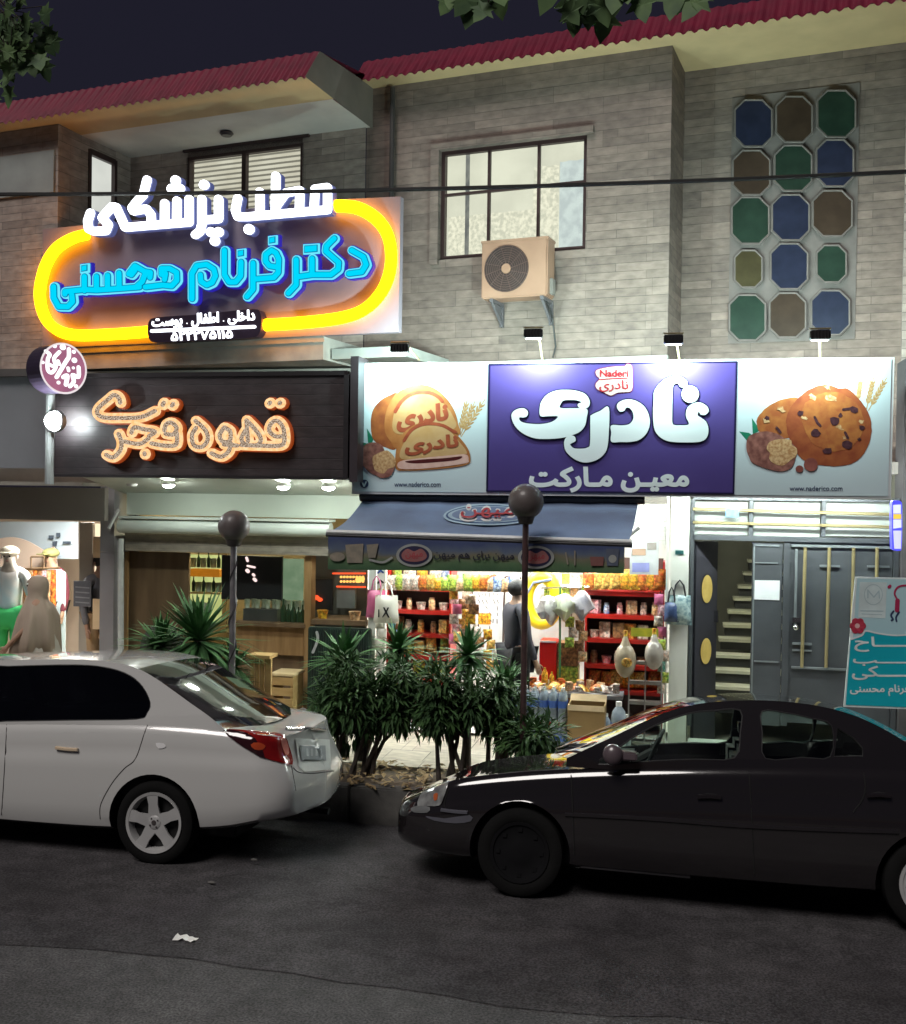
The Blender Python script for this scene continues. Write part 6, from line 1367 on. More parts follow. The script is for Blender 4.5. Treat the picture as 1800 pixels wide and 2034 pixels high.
for i_, (a_, b_, c_, lab) in enumerate([(912, 1255, 1345, 'low strip of orange and white packets under the pink sachets'), (950, 1245, 1345, 'strip of white and black packets under the display board'), (972, 1250, 1345, 'strip of yellow packets at the foot of the display board'),
        (990, 1290, 1350, 'short strip of mixed packets left of the standing man'), (1135, 1225, 1300, 'strip of green packets hanging under the lime bundle'), (1155, 1232, 1320, 'strip of brown packets hanging left of the right rack'), (898, 1150, 1180, 'short strip of yellow packets at the top right of the left rack')]):
    strip(lab, a_, b_, c_, [[GC['orange'], GC['white']], [GC['white'], GC['brown']], [GC['yellow'], GC['orange']], [GC['white'], GC['red'], GC['green']], [GC['green'], GC['white']], [GC['brown'], GC['cream']], [GC['yellow']]][i_], 11.3, .075)
for k in range(18):
    q = S(778+k*15.2, 1143+k*.25, 11.25); good('packet', rg.choice(['red', 'orange', 'yellow', 'white', 'blue', 'green', 'cream']), (q.x, 11.25, q.z-.16), f'packet hanging under the awning edge, number {k+1} counted from the left door post', 'packets hanging in a row under the awning', rg.uniform(-.4, .4), rg.uniform(.7, 1.0))
# plastic carrier bundle on a rail
clear = mat('thin_plastic', (.62, .60, .55), .3, c2=(.35, .33, .31), ns=14, coat=.3)
for i, (a, b, w_, h_, m_, lab) in enumerate([(1090, 1182, .22, .30, clear, 'crumpled clear plastic bundle hanging beside the yellow ring'), (1122, 1178, .24, .28, prop('bundle_lime', (.62, .66, .35), (.7, .7, .6), ns=9), 'lime and white plastic bundle hanging in the middle of the entrance'),
                                      (1158, 1172, .20, .30, prop('bundle_grey', (.55, .50, .52), (.30, .28, .32), ns=9), 'grey and red plastic bundle hanging left of the right rack')]):
    t_ = thing('plastic_bundle', lab, 'bag', S(a, b, 11.2)); mb = MB(); mb.sphere((0, 0, -h_/2), 1, 14, (w_/2, .09, h_/2)); r_ = random.Random(i)
    mb.v = [(x*(1+.28*math.sin(z*42+x*50+i*2)+.12*math.sin(z*95)), y*(1+.4*math.sin(x*60+z*30)), z*(1+.12*math.sin(x*45+i))) for x, y, z in mb.v]; mb.build('bundle', m_, t_, smooth=True)
    mb = MB(); mb.tube([(0, 0, -.02), (0, 0, .05)], .012, 6); mb.build('knot', GC['green'], t_)
rail = thing('hanging_rail', 'thin steel rail carrying the plastic bundles across the entrance', 'rail'); mb = MB(); mb.tube([S(1075, 1168, 11.2), S(1170, 1166, 11.2)], .008, 6); mb.build('rail', MATS['chrome'], rail); mb = MB(); mb.tube([S(1113, 1166, 11.2), S(1112, 1345, 11.2)], .012, 6); mb.build('post', prop('post_green', (.05, .2, .08)), rail)
# red cold box with condiments, green cartons
rb = thing('drink_cabinet', 'tall bright red drinks cabinet behind the snack table', 'cabinet'); q, q2 = S(1072, 1272, 11.3), S(1104, 1352, 11.3)
mb = MB(); mb.bbox(q.x, q2.x, 11.3, 11.55, FL, q.z, .01); mb.build('body', prop('cabinet_red', (.62, .01, .01), (.52, .01, .01), ns=3), rb); mb = MB(); mb.box(q.x, q2.x, 11.29, 11.299, q.z-.02, q.z); mb.build('top_edge', wht, rb)
gb = thing('carton_stack', 'brown and green cartons stacked between the red cabinet and the right rack', 'cartons'); 
for k, (c_, z0_, z1_) in enumerate(((GC['brown'], FL, .62), (GC['green'], .625, .9), (GC['brown'], .905, 1.15))): mb = MB(); mb.bbox(X(1108, 11.35), X(1150, 11.35), 11.35, 11.6, z0_, z1_, .008); mb.build('carton', c_, gb)
# snack table in front
tb = thing('snack_table', 'low table heaped with orange and white snacks before the grocery entrance', 'table'); xa, xb = X(1010, 10.95), X(1240, 10.95); zt_ = S(1130, 1378, 10.95).z
mb = MB(); mb.box(xa, xb, 10.95, 11.25, zt_-.04, zt_); mb.build('table_top', prop('table_grey', (.4, .4, .42)), tb)
for x in (xa+.03, xb-.06):
    for y in (10.97, 11.2): mb = MB(); mb.box(x, x+.03, y, y+.03, .13, zt_-.04); mb.build('leg', shelf_dark, tb)
for k in range(34):
    row = k % 3; i = k//3; x = xa+.06+(xb-xa-.12)*i/11+rg.uniform(-.02, .02); kd = rg.choice(['packet', 'box', 'packet', 'tub']); c_ = rg.choice(['orange', 'white', 'cream', 'red', 'yellow', 'green' if i < 3 else 'white'])
    good(kd, c_, (x, 11.0+row*.09, zt_+.02), f'{c_} {KN[kd][1]} on the snack table, {["front", "middle", "back"][row]} row, {ORD[i]} from left', 'snacks heaped on the low table', 0, .62, (R(-60)*(1 if kd == 'packet' else 0), rg.uniform(-.2, .2)*(kd == 'packet'), rg.uniform(-1, 1)))
for k, (a, c_) in enumerate(((1080, 'yellow'), (1094, 'yellow'))):
    q = S(a, 1352, 11.1); good('bottle', c_, (q.x, 11.2, zt_+.01), ['taller yellow bottle standing in front of the red cabinet', 'shorter yellow bottle right beside the taller one by the red cabinet'][k], 'yellow bottles', 0, 1.0-.2*k)
# water bottles in packs, large bottle, cardboard box
water = glass('water_plastic', (.86, .91, .95), .25, .08); wlab = prop('label_blue', (.03, .12, .50), (.1, .2, .6), ns=6); wbody = mat('water_bottle', (.42, .48, .54), .12, c2=(.20, .25, .30), ns=12, coat=.5)
def water_bottle(loc, label, group, s=1.0):
    t_ = thing('water_bottle', label, 'water bottle', loc, 0, group)
    mb = MB(); mb.lathe([(.001, 0), (.04, 0), (.045, .015), (.045, .07), (.042, .08), (.045, .09), (.045, .22), (.036, .27), (.015, .30), (.015, .315)], n=16); mb.build('bottle', wbody, t_, smooth=True)
    mb = MB(); mb.lathe([(.0465, .14), (.0465, .21)], n=16); mb.build('label', wlab, t_, smooth=True)
    mb = MB(); mb.lathe([(.017, .30), (.017, .325), (.001, .325)], n=12); mb.build('cap', wht, t_, smooth=True); t_.scale = (s, s, s); return t_
wb0 = None; 
q0 = S(1012, 1478, 10.62); zz = .13
for lay_ in range(2):
    for j in range(2):
        for i in range(6):
            p = (q0.x+.05+.095*i, 10.64+.095*j, zz+.33*lay_); lab = f'bottle {ORD[i]} from left, {["front", "back"][j]} row, {["lower", "upper"][lay_]} water pack by cardboard box'
            if wb0 is None: wb0 = water_bottle(p, lab, 'water bottles in packs by the entrance')
            else: dup(wb0, p, 0, lab, 'water bottles in packs by the entrance')
for i in range(4): dup(wb0, (S(1205, 1440, 10.9).x+.1*(i-1)+.0, 10.8-.0*i, .13), 0, f'water bottle standing behind the cardboard box, {ORD[i]} from the left', 'water bottles in packs by the entrance', 1.25)
q = S(1229, 1445, 10.6); dup(wb0, (q.x, 10.6, .13), 0, 'large clear water bottle with blue label right of the cardboard box', None, 1.75)
q, q2 = S(1128, 1400, 10.55), S(1200, 1500, 10.55); cb = thing('cardboard_box', 'open brown cardboard box standing on the pavement before the snack table', 'box', (0, 0, 0)); kraft = mat('kraft_board', (.36, .24, .10), .8, c2=(.30, .20, .085), ns=3, bump=.15, bs=40)
mb = MB(); mb.box(q.x, q2.x, 10.55, 10.562, .13, q.z); mb.box(q.x, q2.x, 10.80, 10.812, .13, q.z); mb.box(q.x, q.x+.012, 10.562, 10.80, .13, q.z); mb.box(q2.x-.012, q2.x, 10.562, 10.80, .13, q.z); mb.box(q.x+.012, q2.x-.012, 10.562, 10.80, .132, .15); mb.build('box', kraft, cb)
mb = MB(); z_ = q.z; mb.add([(q.x, 10.80, z_), (q2.x, 10.80, z_), (q2.x+.0, 10.86, z_+.06), (q.x, 10.86, z_+.06)], [(0, 1, 2, 3)]); mb.build('flap', mat('kraft_light', (.62, .46, .26), .8), cb, fix=False); mb = MB(); mb.add([(q.x, 10.548, z_), (q2.x, 10.548, z_), (q2.x, 10.53, z_-.05), (q.x, 10.53, z_-.05)], [(0, 1, 2, 3)]); mb.build('flap', MATS['kraft_light'], cb, fix=False)
# wire crate rack with melons and sacks
wr = thing('wire_rack', 'grey wire rack in front of the right shelf rack', 'rack'); q, q2 = S(1250, 1318, 10.9), S(1312, 1470, 10.9); wire = prop('wire_grey', (.32, .30, .28)); mb = MB()
for k in range(5):
    z = q.z-(q.z-.16)*k/4.3
    mb = MB(); mb.box(q.x, q2.x, 10.9, 11.15, z-.006, z); mb.box(q.x, q2.x, 10.895, 10.905, z, z+.03); mb.build('tray', wire, wr)
mb = MB()
for x in (q.x, (q.x+q2.x)/2, q2.x): mb = MB(); mb.tube([(x, 10.9, .13), (x, 10.9, q.z+.02)], .008, 5); mb.build('upright', wire, wr)
for i, (a, b, w_, h_, lab, c_) in enumerate([(1243, 1262, .22, .42, 'bulging clear bag with an orange label hanging over the wire rack', (.50, .40, .28)), (1300, 1258, .19, .36, 'second bulging clear bag with yellow knot, nearer the pillar', (.52, .46, .40))]):
    t_ = thing('grocery_bag', lab, 'bag', S(a, b, 10.85)); mb = MB(); mb.sphere((0, 0, -h_*.6), 1, 16, (w_/2, .1, h_*.42)); mb.tube([(0, 0, -h_*.3), (0, 0, 0)], [w_*.28, .015], 10)
    mb.build('bag', mat('full_bag_%d' % i, c_, .3, c2=tuple(x*.6 for x in c_), ns=9, coat=.4), t_, smooth=True); mb = MB(); mb.tube([(0, 0, -.02), (.0, 0, .05)], .02, 6); mb.build('knot', GC['yellow'], t_)
    if i == 0: mb = MB(); mb.sphere((.02, -.095, -h_*.62), 1, 12, (.055, .01, .05)); mb.build('label', GC['orange'], t_, smooth=True)
hd = thing('header_card', 'yellow and green header card hanging in front of the right rack', 'card'); mb = MB(); q, q2 = S(1254, 1247, 10.95), S(1308, 1266, 10.95); mb.box(q.x, q2.x, 10.95, 10.96, q2.z, q.z); mb.build('card', prop('card_olive', (.55, .52, .04), (.3, .36, .04), ns=12), hd)

# ================================================================ cafe: front and inside
wood = mat('cafe_wood', (.38, .23, .10), .5, c2=(.26, .15, .06), ns=3, nd=8, stretch=(6, 6, .6)); woodl = mat('crate_pine', (.52, .36, .15), .55, c2=(.42, .27, .10), ns=3, nd=8, stretch=(1, 6, 6)); darkw = mat('cafe_dark_wood', (.20, .13, .07), .5, c2=(.12, .075, .04), ns=2, nd=8, stretch=(4, 4, .5))
cf = thing('storefront', 'cafe window front with wooden posts, dark board and wooden counter', 'shop front'); YQ = YG+.12
def qc(m_, nm, a, b, c_, d, ya=YQ, yb=YQ+.04, par=None):
    p, p2 = S(a, (c_+d)/2, ya), S(b, (c_+d)/2, ya); mb = MB(); mb.box(p.x, p2.x, ya, yb, S((a+b)/2, d, ya).z, S((a+b)/2, c_, ya).z); return mb.build(nm, m_, par or cf)
qc(darkw, 'wall_board', 252, 374, 1096, 1420, YQ+.1, YQ+.14); qc(wood, 'window_post', 246, 252, 1096, 1430); qc(wood, 'window_post', 604, 617, 1100, 1420, YQ-.05, YQ+.1); qc(wood, 'counter_front', 470, 603, 1245, 1300); qc(darkw, 'counter_base', 470, 603, 1300, 1400, YQ+.05, YQ+.1)
qc(mat('frame_black', (.02, .02, .022), .4), 'menu_screen', 440, 560, 1104, 1192, YQ+.25, YQ+.29); qc(darkw, 'counter_top', 462, 606, 1238, 1245, YQ-.06, YQ+.4)
qc(emat('screen_green', (.30, .42, .26), .30, (.22, .34, .2), 6), 'back_screen', 562, 602, 1110, 1236, YQ+.5, YQ+.52)
qc(emat('lit_niche', (.72, .78, .30), .40, (.55, .62, .22), 5), 'lit_niche', 377, 440, 1102, 1236, YQ+.45, YQ+.47)
fQ = lambda a, b: S(a, b, YQ+.24)
art('menu_sparkles', stroke([(490, 1108), (492, 1114)], 2.5)+stroke([(492, 1124), (506, 1127)], 2)+stroke([(491, 1133), (493, 1135)], 3.5)+stroke([(503, 1141), (505, 1143)], 2.5)+stroke([(505, 1150), (508, 1153)], 3), fQ, YQ+.24, 0, emat('menu_light', (1, .75, .70), .6), cf, .004)  # small glowing specks on the dark board
cu = thing('cafe_shelf', 'orange lit bottle shelf in the bright niche of the cafe', 'shelf'); p, p2 = S(378, 1128, YQ+.3), S(436, 1128, YQ+.3); mb = MB(); mb.box(p.x, p2.x, YQ+.3, YQ+.42, p.z-.1, p.z-.01); mb.build('board', mat('shelf_orange', (.55, .22, .03), .5, em=(1, .35, .02), es=.15), cu)
mb = MB(); p = S(378, 1176, YQ+.3); mb.box(p.x, p2.x, YQ+.3, YQ+.42, p.z-.02, p.z); mb.build('board', woodl, cu)
glm = mat('glassware', (.60, .66, .52), .08, coat=1, c2=(.25, .30, .2), ns=14); glk = mat('bottle_dark_green', (.03, .07, .03), .1, coat=1)
def small(nm, m_, label, cat_, group, p, prof):
    mb = MB().lathe(prof, n=14); o = mb.build(nm, m_, None, smooth=True); o.location = p; return tag(o, label, cat_, group)
gp = [(.001, 0), (.03, 0), (.035, .1), (.031, .1), (.028, .006)]; bp_ = [(.001, 0), (.035, 0), (.037, .16), (.012, .22), (.012, .28), (.001, .28)]
g0 = b0 = None
zc_ = S(530, 1238, YQ+.1).z+.002
for i in range(12):
    x = X(494, YQ+.2)+i*.062; lab = f'upturned drinking glass on the cafe counter, {ORD[i]} from the left'
    if g0 is None: g0 = small('drinking_glass', glm, lab, 'glass', 'glasses on the cafe counter', (x, YQ+.16+.05*(i % 2), zc_+.16), gp)
    else: dup(g0, (x, YQ+.16+.05*(i % 2), zc_+.16), 0, lab)
mb = MB(); mb.box(X(490, YQ+.2), X(557, YQ+.2), YQ+.1, YQ+.28, zc_, zc_+.155); tag(mb.build('coffee_machine', mat('machine_grey', (.10, .11, .10), .35, metal=.4), None), 'low dark coffee machine carrying the row of glasses', 'coffee machine')
for i, a in enumerate((562, 572, 582, 592, 600)):
    p = (X(a, YQ+.1), YQ+.12, zc_); lab = f'bottle at the right end of the cafe counter, {ORD[i]} from the left'
    if b0 is None: b0 = small('bottle', glk, lab, 'bottle', 'bottles on the cafe counter', p, bp_)
    else:
        c_ = dup(b0, p, 0, lab, None, .7+.1*(i % 3))
k = 0
for j, yy in enumerate((1126, 1174, 1215)):
    for i in range(6 if j < 2 else 4):
        p = S(383+i*10, yy, YQ+.34); kd = bp_ if (i+j) % 2 else gp; lab = f'{"bottle" if (i+j)%2 else "jar"} in the bright cafe niche, {["upper", "middle", "lower"][j]} row, {ORD[i]} from left'
        dup(b0 if (i+j) % 2 else g0, (p.x, YQ+.36, S(400, yy+1, YQ+.34).z), 0, lab, 'bottles and jars in the cafe niche', .62 if (i+j) % 2 else 1.1)
# woman-sized sack chair? no: round backed armchair behind the yucca
ch_ = thing('armchair', 'dark round backed chair behind the spiky plant in the cafe', 'chair', (S(318, 1290, 10.7).x, 10.75, .13))
mb = MB(); mb.sphere((0, 0, .82), 1, 18, (.27, .07, .32)); mb.build('backrest', mat('chair_cloth', (.05, .055, .045), .9, c2=(.035, .04, .03), ns=12), ch_, smooth=True)
mb = MB(); mb.bbox(-.26, .26, -.02, .42, .40, .50, .03); mb.build('seat', MATS['chair_cloth'], ch_, smooth=True)
for sx__ in (-.22, .22):
    for yy in (.02, .38): mb = MB(); mb.tube([(sx__, yy, 0), (sx__*.9, yy, .4)], .015, 6); mb.build('leg', shelf_dark, ch_)
# kiosk right of the post: fridge, red running letters, green planter box
ks = thing('serving_hatch', 'grey serving hatch with glowing red and orange display right of the cafe post', 'kiosk')
qc(mat('hatch_grey', (.17, .18, .16), .5, c2=(.13, .14, .125), ns=2), 'back_wall', 618, 727, 1100, 1420, YG+.5, YG+.54, ks); qc(darkw, 'counter', 618, 726, 1232, 1242, YG-.1, YG+.4, ks)
qc(mat('cool_grey', (.28, .30, .30), .35, metal=.3), 'fridge_door', 669, 706, 1165, 1208, YG+.3, YG+.34, ks); qc(mat('frame_black', (.02, .02, .022), .4), 'monitor', 622, 660, 1150, 1212, YG+.3, YG+.33, ks)
fK = lambda a, b: S(a, b, YG+.28)
L = [circ(678+i*6.2, 1146+j*9, 2.6, n=8) for i in range(8) for j in range(2)]+[circ(712, 1152, 6, n=10), circ(720, 1150, 5, n=10)]
art('led_dots', L, fK, YG+.28, 0, emat('led_orange', (1, .45, .10), .9), ks, .01); art('led_frame', stroke([(662, 1139), (726, 1139)], 1.6)+stroke([(670, 1165), (726, 1166)], 1.6), fK, YG+.28, 0, emat('led_red', (1, .10, .03), .7), ks, .01)
art('status_light', [circ(627, 1187, 8, 5), circ(636, 1191, 5, 4)], fK, YG+.28, 0, emat('led_red', (1, .10, .03), .7), ks, .01); art('status_light', [circ(624, 1185, 3, 2)], fK, YG+.265, 0, emat('led_pink', (1, .8, .8), 1.1), ks, .004)
tag(good('tub', 'yellow', S(641, 1228, YG+.0), 'lime green tub on the serving hatch counter', None, 0, 1.2), 'lime green tub on the serving hatch counter')
good('tub', 'cream', S(705, 1232, YG+.0), 'cream coloured heap of bread on the serving hatch counter', None, 0, 1.3)
pb = thing('planter_screen', 'dark green fluted planter screen below the serving hatch', 'planter'); mb = MB(); p, p2 = S(612, 1245, 10.95), S(732, 1400, 10.95); mb.bbox(p.x, p2.x, 10.95, 11.05, .13, p.z, .01)
for k in range(26): x = p.x+(p2.x-p.x)*(k+.5)/26; mb.box(x-.008, x+.008, 10.94, 10.95, .15, p.z-.02)
mb.build('screen', mat('screen_dark_green', (.018, .045, .03), .5, c2=(.008, .014, .014), ns=4, stretch=(8, 1, 1)), pb); art('emblem', stroke([(629, 1256), (631, 1268), (627, 1282), (621, 1296)], 2.6, 4), lambda a, b: S(a, b, 10.93), 10.938, 0, mat('emblem_grey', (.4, .42, .42), .4), pb, .003)
# slatted wooden divider and pine crate stool on the pavement
dv = thing('slatted_divider', 'small pine slatted divider standing on the pavement behind the white car', 'divider'); p, p2 = S(498, 1300, 10.25), S(536, 1412, 10.25)
for k in range(4): mb = MB(); x = p.x+(p2.x-p.x)*k/4; mb.box(x, x+.035, 10.25+.0*k, 10.28, .13, p.z-.03); mb.build('slat', woodl, dv)
mb = MB(); mb.box(p.x-.02, p2.x+.02, 10.18, 10.40, p.z-.029, p.z+.005); mb.build('top', woodl, dv); mb = MB(); mb.box(p.x, p2.x, 10.282, 10.30, .62, .65); mb.box(p2.x-.03, p2.x+.01, 10.24, 10.281, .13, p.z-.03); mb.build('post', woodl, dv)
cs = thing('crate_stool', 'pine crate stool with pale top beside the slatted divider', 'stool'); p, p2 = S(537, 1337, 10.8), S(581, 1408, 10.8)
mb = MB(); mb.bbox(p.x-.01, p2.x+.01, 10.79, 11.15, p.z-.03, p.z, .006); mb.build('top', mat('pine_light', (.66, .54, .32), .5, c2=(.58, .46, .25), ns=4), cs)
for k in range(4): mb = MB(); z = p.z-.04-.115*k; mb.box(p.x, p2.x, 10.80, 10.815, z-.085, z); mb.build('slat', woodl, cs)
for x in (p.x, p2.x-.03): mb = MB(); mb.box(x, x+.03, 10.816, 11.12, .13, p.z-.031); mb.build('leg', woodl, cs)
# small balustrade bits by the car
lt2 = thing('garden_lantern', 'small grey stone lantern on the pavement behind the white boot', 'lantern', (S(602, 1400, 9.9).x, 9.9, .1)); mb = MB(); mb.lathe([(.001, 0), (.07, 0), (.07, .05), (.03, .08), (.03, .28), (.06, .32), (.06, .42), (.001, .42)], n=12); mb.build('body', conc, lt2, smooth=True); mb = MB(); mb.lathe([(.1, .42), (.08, .46), (.02, .5), (.001, .5)], n=12); mb.build('cap', conc, lt2, smooth=True)

# ================================================================ clothing shop at the left
ytq = mat('tile_blue_grey', (.40, .48, .55), .5, c2=(.34, .42, .49), ns=2)
bo_ = thing('boutique_display', 'pale blue display wall with arched peach panel in the clothing shop', 'display'); yb2 = 12.9
fb2 = lambda a, b: S(a, b, yb2)
art('panel', [[(-60, 1036), (156, 1036), (156, 1110), (-60, 1110)]], fb2, yb2, 0, ytq, bo_, .02)
art('arch_panel', [catmull([(-60, 1085), (0, 1070), (30, 1067), (60, 1075), (95, 1095), (115, 1104), (118, 1340), (-60, 1340)], 4)], fb2, yb2-.03, 0, mat('peach_panel', (.66, .54, .46), .6, c2=(.58, .47, .40), ns=1.5), bo_, .02)
art('column', [[(113, 1128), (146, 1128), (156, 1134), (156, 1320), (118, 1320)]], fb2, yb2-.3, 0, mat('pale_blue_column', (.62, .78, .84), .4, c2=(.54, .70, .77), ns=2), bo_, .02)
art('logo_squares', [[(102, 1063), (112, 1063), (112, 1071), (102, 1071)], [(117, 1058), (125, 1058), (125, 1067), (117, 1067)], [(109, 1075), (119, 1074), (117, 1085), (110, 1084)], [(130, 1075), (146, 1075), (146, 1080), (130, 1080)]], fb2, yb2-.06, 0, mat('logo_dark', (.05, .07, .10), .5), bo_, .004)
pn = thing('glazing_panel', 'narrow glazed panel with grey notice at the right of the clothing shop', 'window'); yg2 = YG-.02
def qg(m_, nm, a, b, c_, d, ya=yg2, yb=yg2+.02, par=pn):
    p, p2 = S(a, (c_+d)/2, ya), S(b, (c_+d)/2, ya); mb = MB(); mb.box(p.x, p2.x, ya, yb, S((a+b)/2, d, ya).z, S((a+b)/2, c_, ya).z); return mb.build(nm, m_, par)
qg(mat('partition_grey', (.40, .37, .32), .5, c2=(.34, .32, .28), ns=2), 'partition', 157, 183, 1038, 1330, yg2+.25, yg2+.3); qg(mat('notice_grey', (.16, .17, .20), .5), 'notice', 146, 181, 1154, 1205, yg2+.1, yg2+.11)
fN = lambda a, b: S(a, b, yg2+.09); art('notice_lines', [l_ for k in range(4) for l_ in stroke([(150, 1166+k*10), (176, 1168+k*10)], 1.2)], fN, yg2+.098, 0, mat('notice_line', (.35, .37, .40), .5), pn, .002)
qg(mat('card_cream', (.75, .58, .36), .5, c2=(.68, .5, .3), ns=3), 'cream_card', 185, 204, 1066, 1108, yg2+.05, yg2+.06); qg(mat('card_cream', (.75, .58, .36), .5), 'cream_card', 184, 202, 1190, 1250, yg2+.05, yg2+.06)
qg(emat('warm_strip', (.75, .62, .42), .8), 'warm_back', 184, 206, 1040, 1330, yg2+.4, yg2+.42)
rk_ = thing('clothes_rail', 'wooden clothes rail with hanging red and brown garments', 'clothes rail'); yk = 12.3
mb = MB(); mb.tube([S(62, 1106, yk), S(88, 1106, yk), S(88, 1130, yk), S(62, 1130, yk), S(62, 1106, yk)], .015, 5); mb.tube([S(48, 1130, yk), S(118, 1128, yk)], .015, 6); mb.build('rail', darkw, rk_)
for k, c_ in enumerate(('brown', 'cream', 'red', 'brown', 'pink', 'cream', 'red')):
    mb = pillow(.09, .62, .05); q = S(52+k*9, 1130, yk); mb.v = [(x+q.x, y+yk, z+q.z-.63) for x, y, z in mb.v]; mb.build('garment', GC[c_], rk_, smooth=True)
# ================================================================ people and mannequins: one skinned surface per body, clothes as looser skins
def skin(name, pts, edges, rad, m_, parent, sub=2, root=0):
    me = bpy.data.meshes.new(name); me.from_pydata([Vector(p) for p in pts], edges, [])
    o = bpy.data.objects.new(name, me); link(o); md = o.modifiers.new('s', 'SKIN'); md.use_smooth_shade = True
    for i, r_ in enumerate(rad):
        sv = me.skin_vertices[0].data[i]; sv.radius = r_ if hasattr(r_, '__len__') else (r_, r_); sv.use_root = (i == root)
    ms_ = o.modifiers.new('u', 'SUBSURF'); ms_.levels = sub; ms_.render_levels = sub
    bpy.context.view_layer.update(); m2 = bpy.data.meshes.new_from_object(o.evaluated_get(bpy.context.evaluated_depsgraph_get())); bpy.data.objects.remove(o)
    m2.materials.clear(); m2.materials.append(m_); m2.polygons.foreach_set('material_index', [0]*len(m2.polygons)); m2.polygons.foreach_set('use_smooth', [True]*len(m2.polygons)); m2.name = name
    o = bpy.data.objects.new(name, m2); link(o, parent)
    if parent: KIDS.setdefault(parent.name, []).append(o)
    return o
def figure(name, label, cat_, loc, rz, h=1.72, skinm=None, hairm=None, top=None, legs=None, arms=((-.02, -.05, 0), (.02, -.05, 0)), hair='short', lean=0.0, sleeve=1.0, elbow=.0, shoes=None, cap=None, legsk=None):
    """front of the body looks along -y. arms: hand offsets from the relaxed position."""
    t_ = thing(name, label, cat_, loc, rz); k = h/1.72
    P = {}; P['pel'] = (0, 0, .95); P['wai'] = (0, .01-lean*.3, 1.12); P['che'] = (0, .02-lean*.7, 1.32); P['nek'] = (0, .02-lean, 1.46); P['ne2'] = (0, .0-lean, 1.53); P['hd'] = (0, -.015-lean, 1.61); P['hdt'] = (0, .0-lean, 1.68); P['nose'] = (0, -.10-lean, 1.595)
    for s_, n_ in ((-1, 'l'), (1, 'r')):
        a = arms[0] if s_ < 0 else arms[1]
        P['sh'+n_] = (.17*s_, .02-lean*.9, 1.40); P['el'+n_] = (.235*s_+a[0]*.5, .03-lean*.6+a[1]*.4+elbow*.02, 1.13+a[2]*.3); P['wr'+n_] = (.25*s_+a[0], -.03-lean*.5+a[1], .90+a[2]); P['pa'+n_] = (.255*s_+a[0]*1.05, -.05-lean*.5+a[1]*1.15, .83+a[2]*1.05)
        P['hp'+n_] = (.09*s_, 0, .92); P['kn'+n_] = (.10*s_, -.02, .50); P['an'+n_] = (.10*s_, .02, .09); P['to'+n_] = (.105*s_, -.13, .035)
    keys = list(P); E = [('pel', 'wai'), ('wai', 'che'), ('che', 'nek'), ('nek', 'ne2'), ('ne2', 'hd'), ('hd', 'hdt'), ('hd', 'nose')]
    for n_ in 'lr': E += [('nek', 'sh'+n_), ('sh'+n_, 'el'+n_), ('el'+n_, 'wr'+n_), ('wr'+n_, 'pa'+n_), ('pel', 'hp'+n_), ('hp'+n_, 'kn'+n_), ('kn'+n_, 'an'+n_), ('an'+n_, 'to'+n_)]
    RD = {'pel': .12, 'wai': .105, 'che': (.14, .10), 'nek': .06, 'ne2': .052, 'hd': .085, 'hdt': .078, 'nose': .012}
    for n_ in 'lr': RD.update({'sh'+n_: .052, 'el'+n_: .038, 'wr'+n_: .026, 'pa'+n_: (.036, .018), 'hp'+n_: .085, 'kn'+n_: .055, 'an'+n_: .035, 'to'+n_: .035})
    pts = [tuple(c*k for c in P[q]) for q in keys]; ed = [(keys.index(a), keys.index(b)) for a, b in E]; rd = [tuple(x*k for x in (RD[q] if hasattr(RD[q], '__len__') else (RD[q],)*2)) for q in keys]
    # fingers and thumbs, rooted in the palm
    for s_, n_ in ((-1, 'l'), (1, 'r')):
        pa = Vector(P['pa'+n_])*k; wr = Vector(P['wr'+n_])*k; d = (pa-wr).normalized(); sd_ = Vector((0, 1, 0)).cross(d).normalized() if abs(d.y) < .9 else Vector((1, 0, 0)); ax = d.cross(sd_).normalized(); pi_ = keys.index('pa'+n_)
        for f in range(5):
            o_ = ax*(-.026+.0175*f)*k if f < 4 else ax*(-.035)*k
            ln = (.036, .042, .039, .030, .03)[f]*k; cur = Vector((-s_*.3, 0, 0))
            base = pa+o_+d*(.012*k if f < 4 else -.02*k); m1 = base+(d+(ax*-.7 if f == 4 else Vector((0, 0, 0))))*ln; m2 = m1+(d+cur*.8).normalized()*ln*.8
            i0 = len(pts); pts += [tuple(base), tuple(m1), tuple(m2)]; rd += [(.009*k,)*2, (.0082*k,)*2, (.007*k,)*2]; ed += [(pi_, i0), (i0, i0+1), (i0+1, i0+2)]
    skin('body', pts, ed, rd, skinm, t_)
    def sub(names, nm, m_, grow=1.18, cut=None):
        kk = [q for q in names]; 
        pp = [tuple(c*k for c in P[q]) for q in kk]; ee = [(kk.index(a), kk.index(b)) for a, b in E if a in kk and b in kk]
        rr = [tuple(x*k*grow+.008 for x in (RD[q] if hasattr(RD[q], '__len__') else (RD[q],)*2)) for q in kk]; return skin(nm, pp, ee, rr, m_, t_)
    if top:
        nn = ['pel', 'wai', 'che', 'nek', 'shl', 'shr', 'ell', 'elr']+(['wrl', 'wrr'] if sleeve > .9 else [])
        sub(nn, 'shirt', top, 1.17)
    if legs: sub(['pel', 'hpl', 'hpr', 'knl', 'knr']+(['anl', 'anr'] if legsk is None else []), 'trousers', legs, 1.22)
    if shoes:
        for n_ in 'lr': sub(['an'+n_, 'to'+n_], 'shoe', shoes, 1.25)
    hd = Vector(P['hd'])*k
    mb = MB(); 
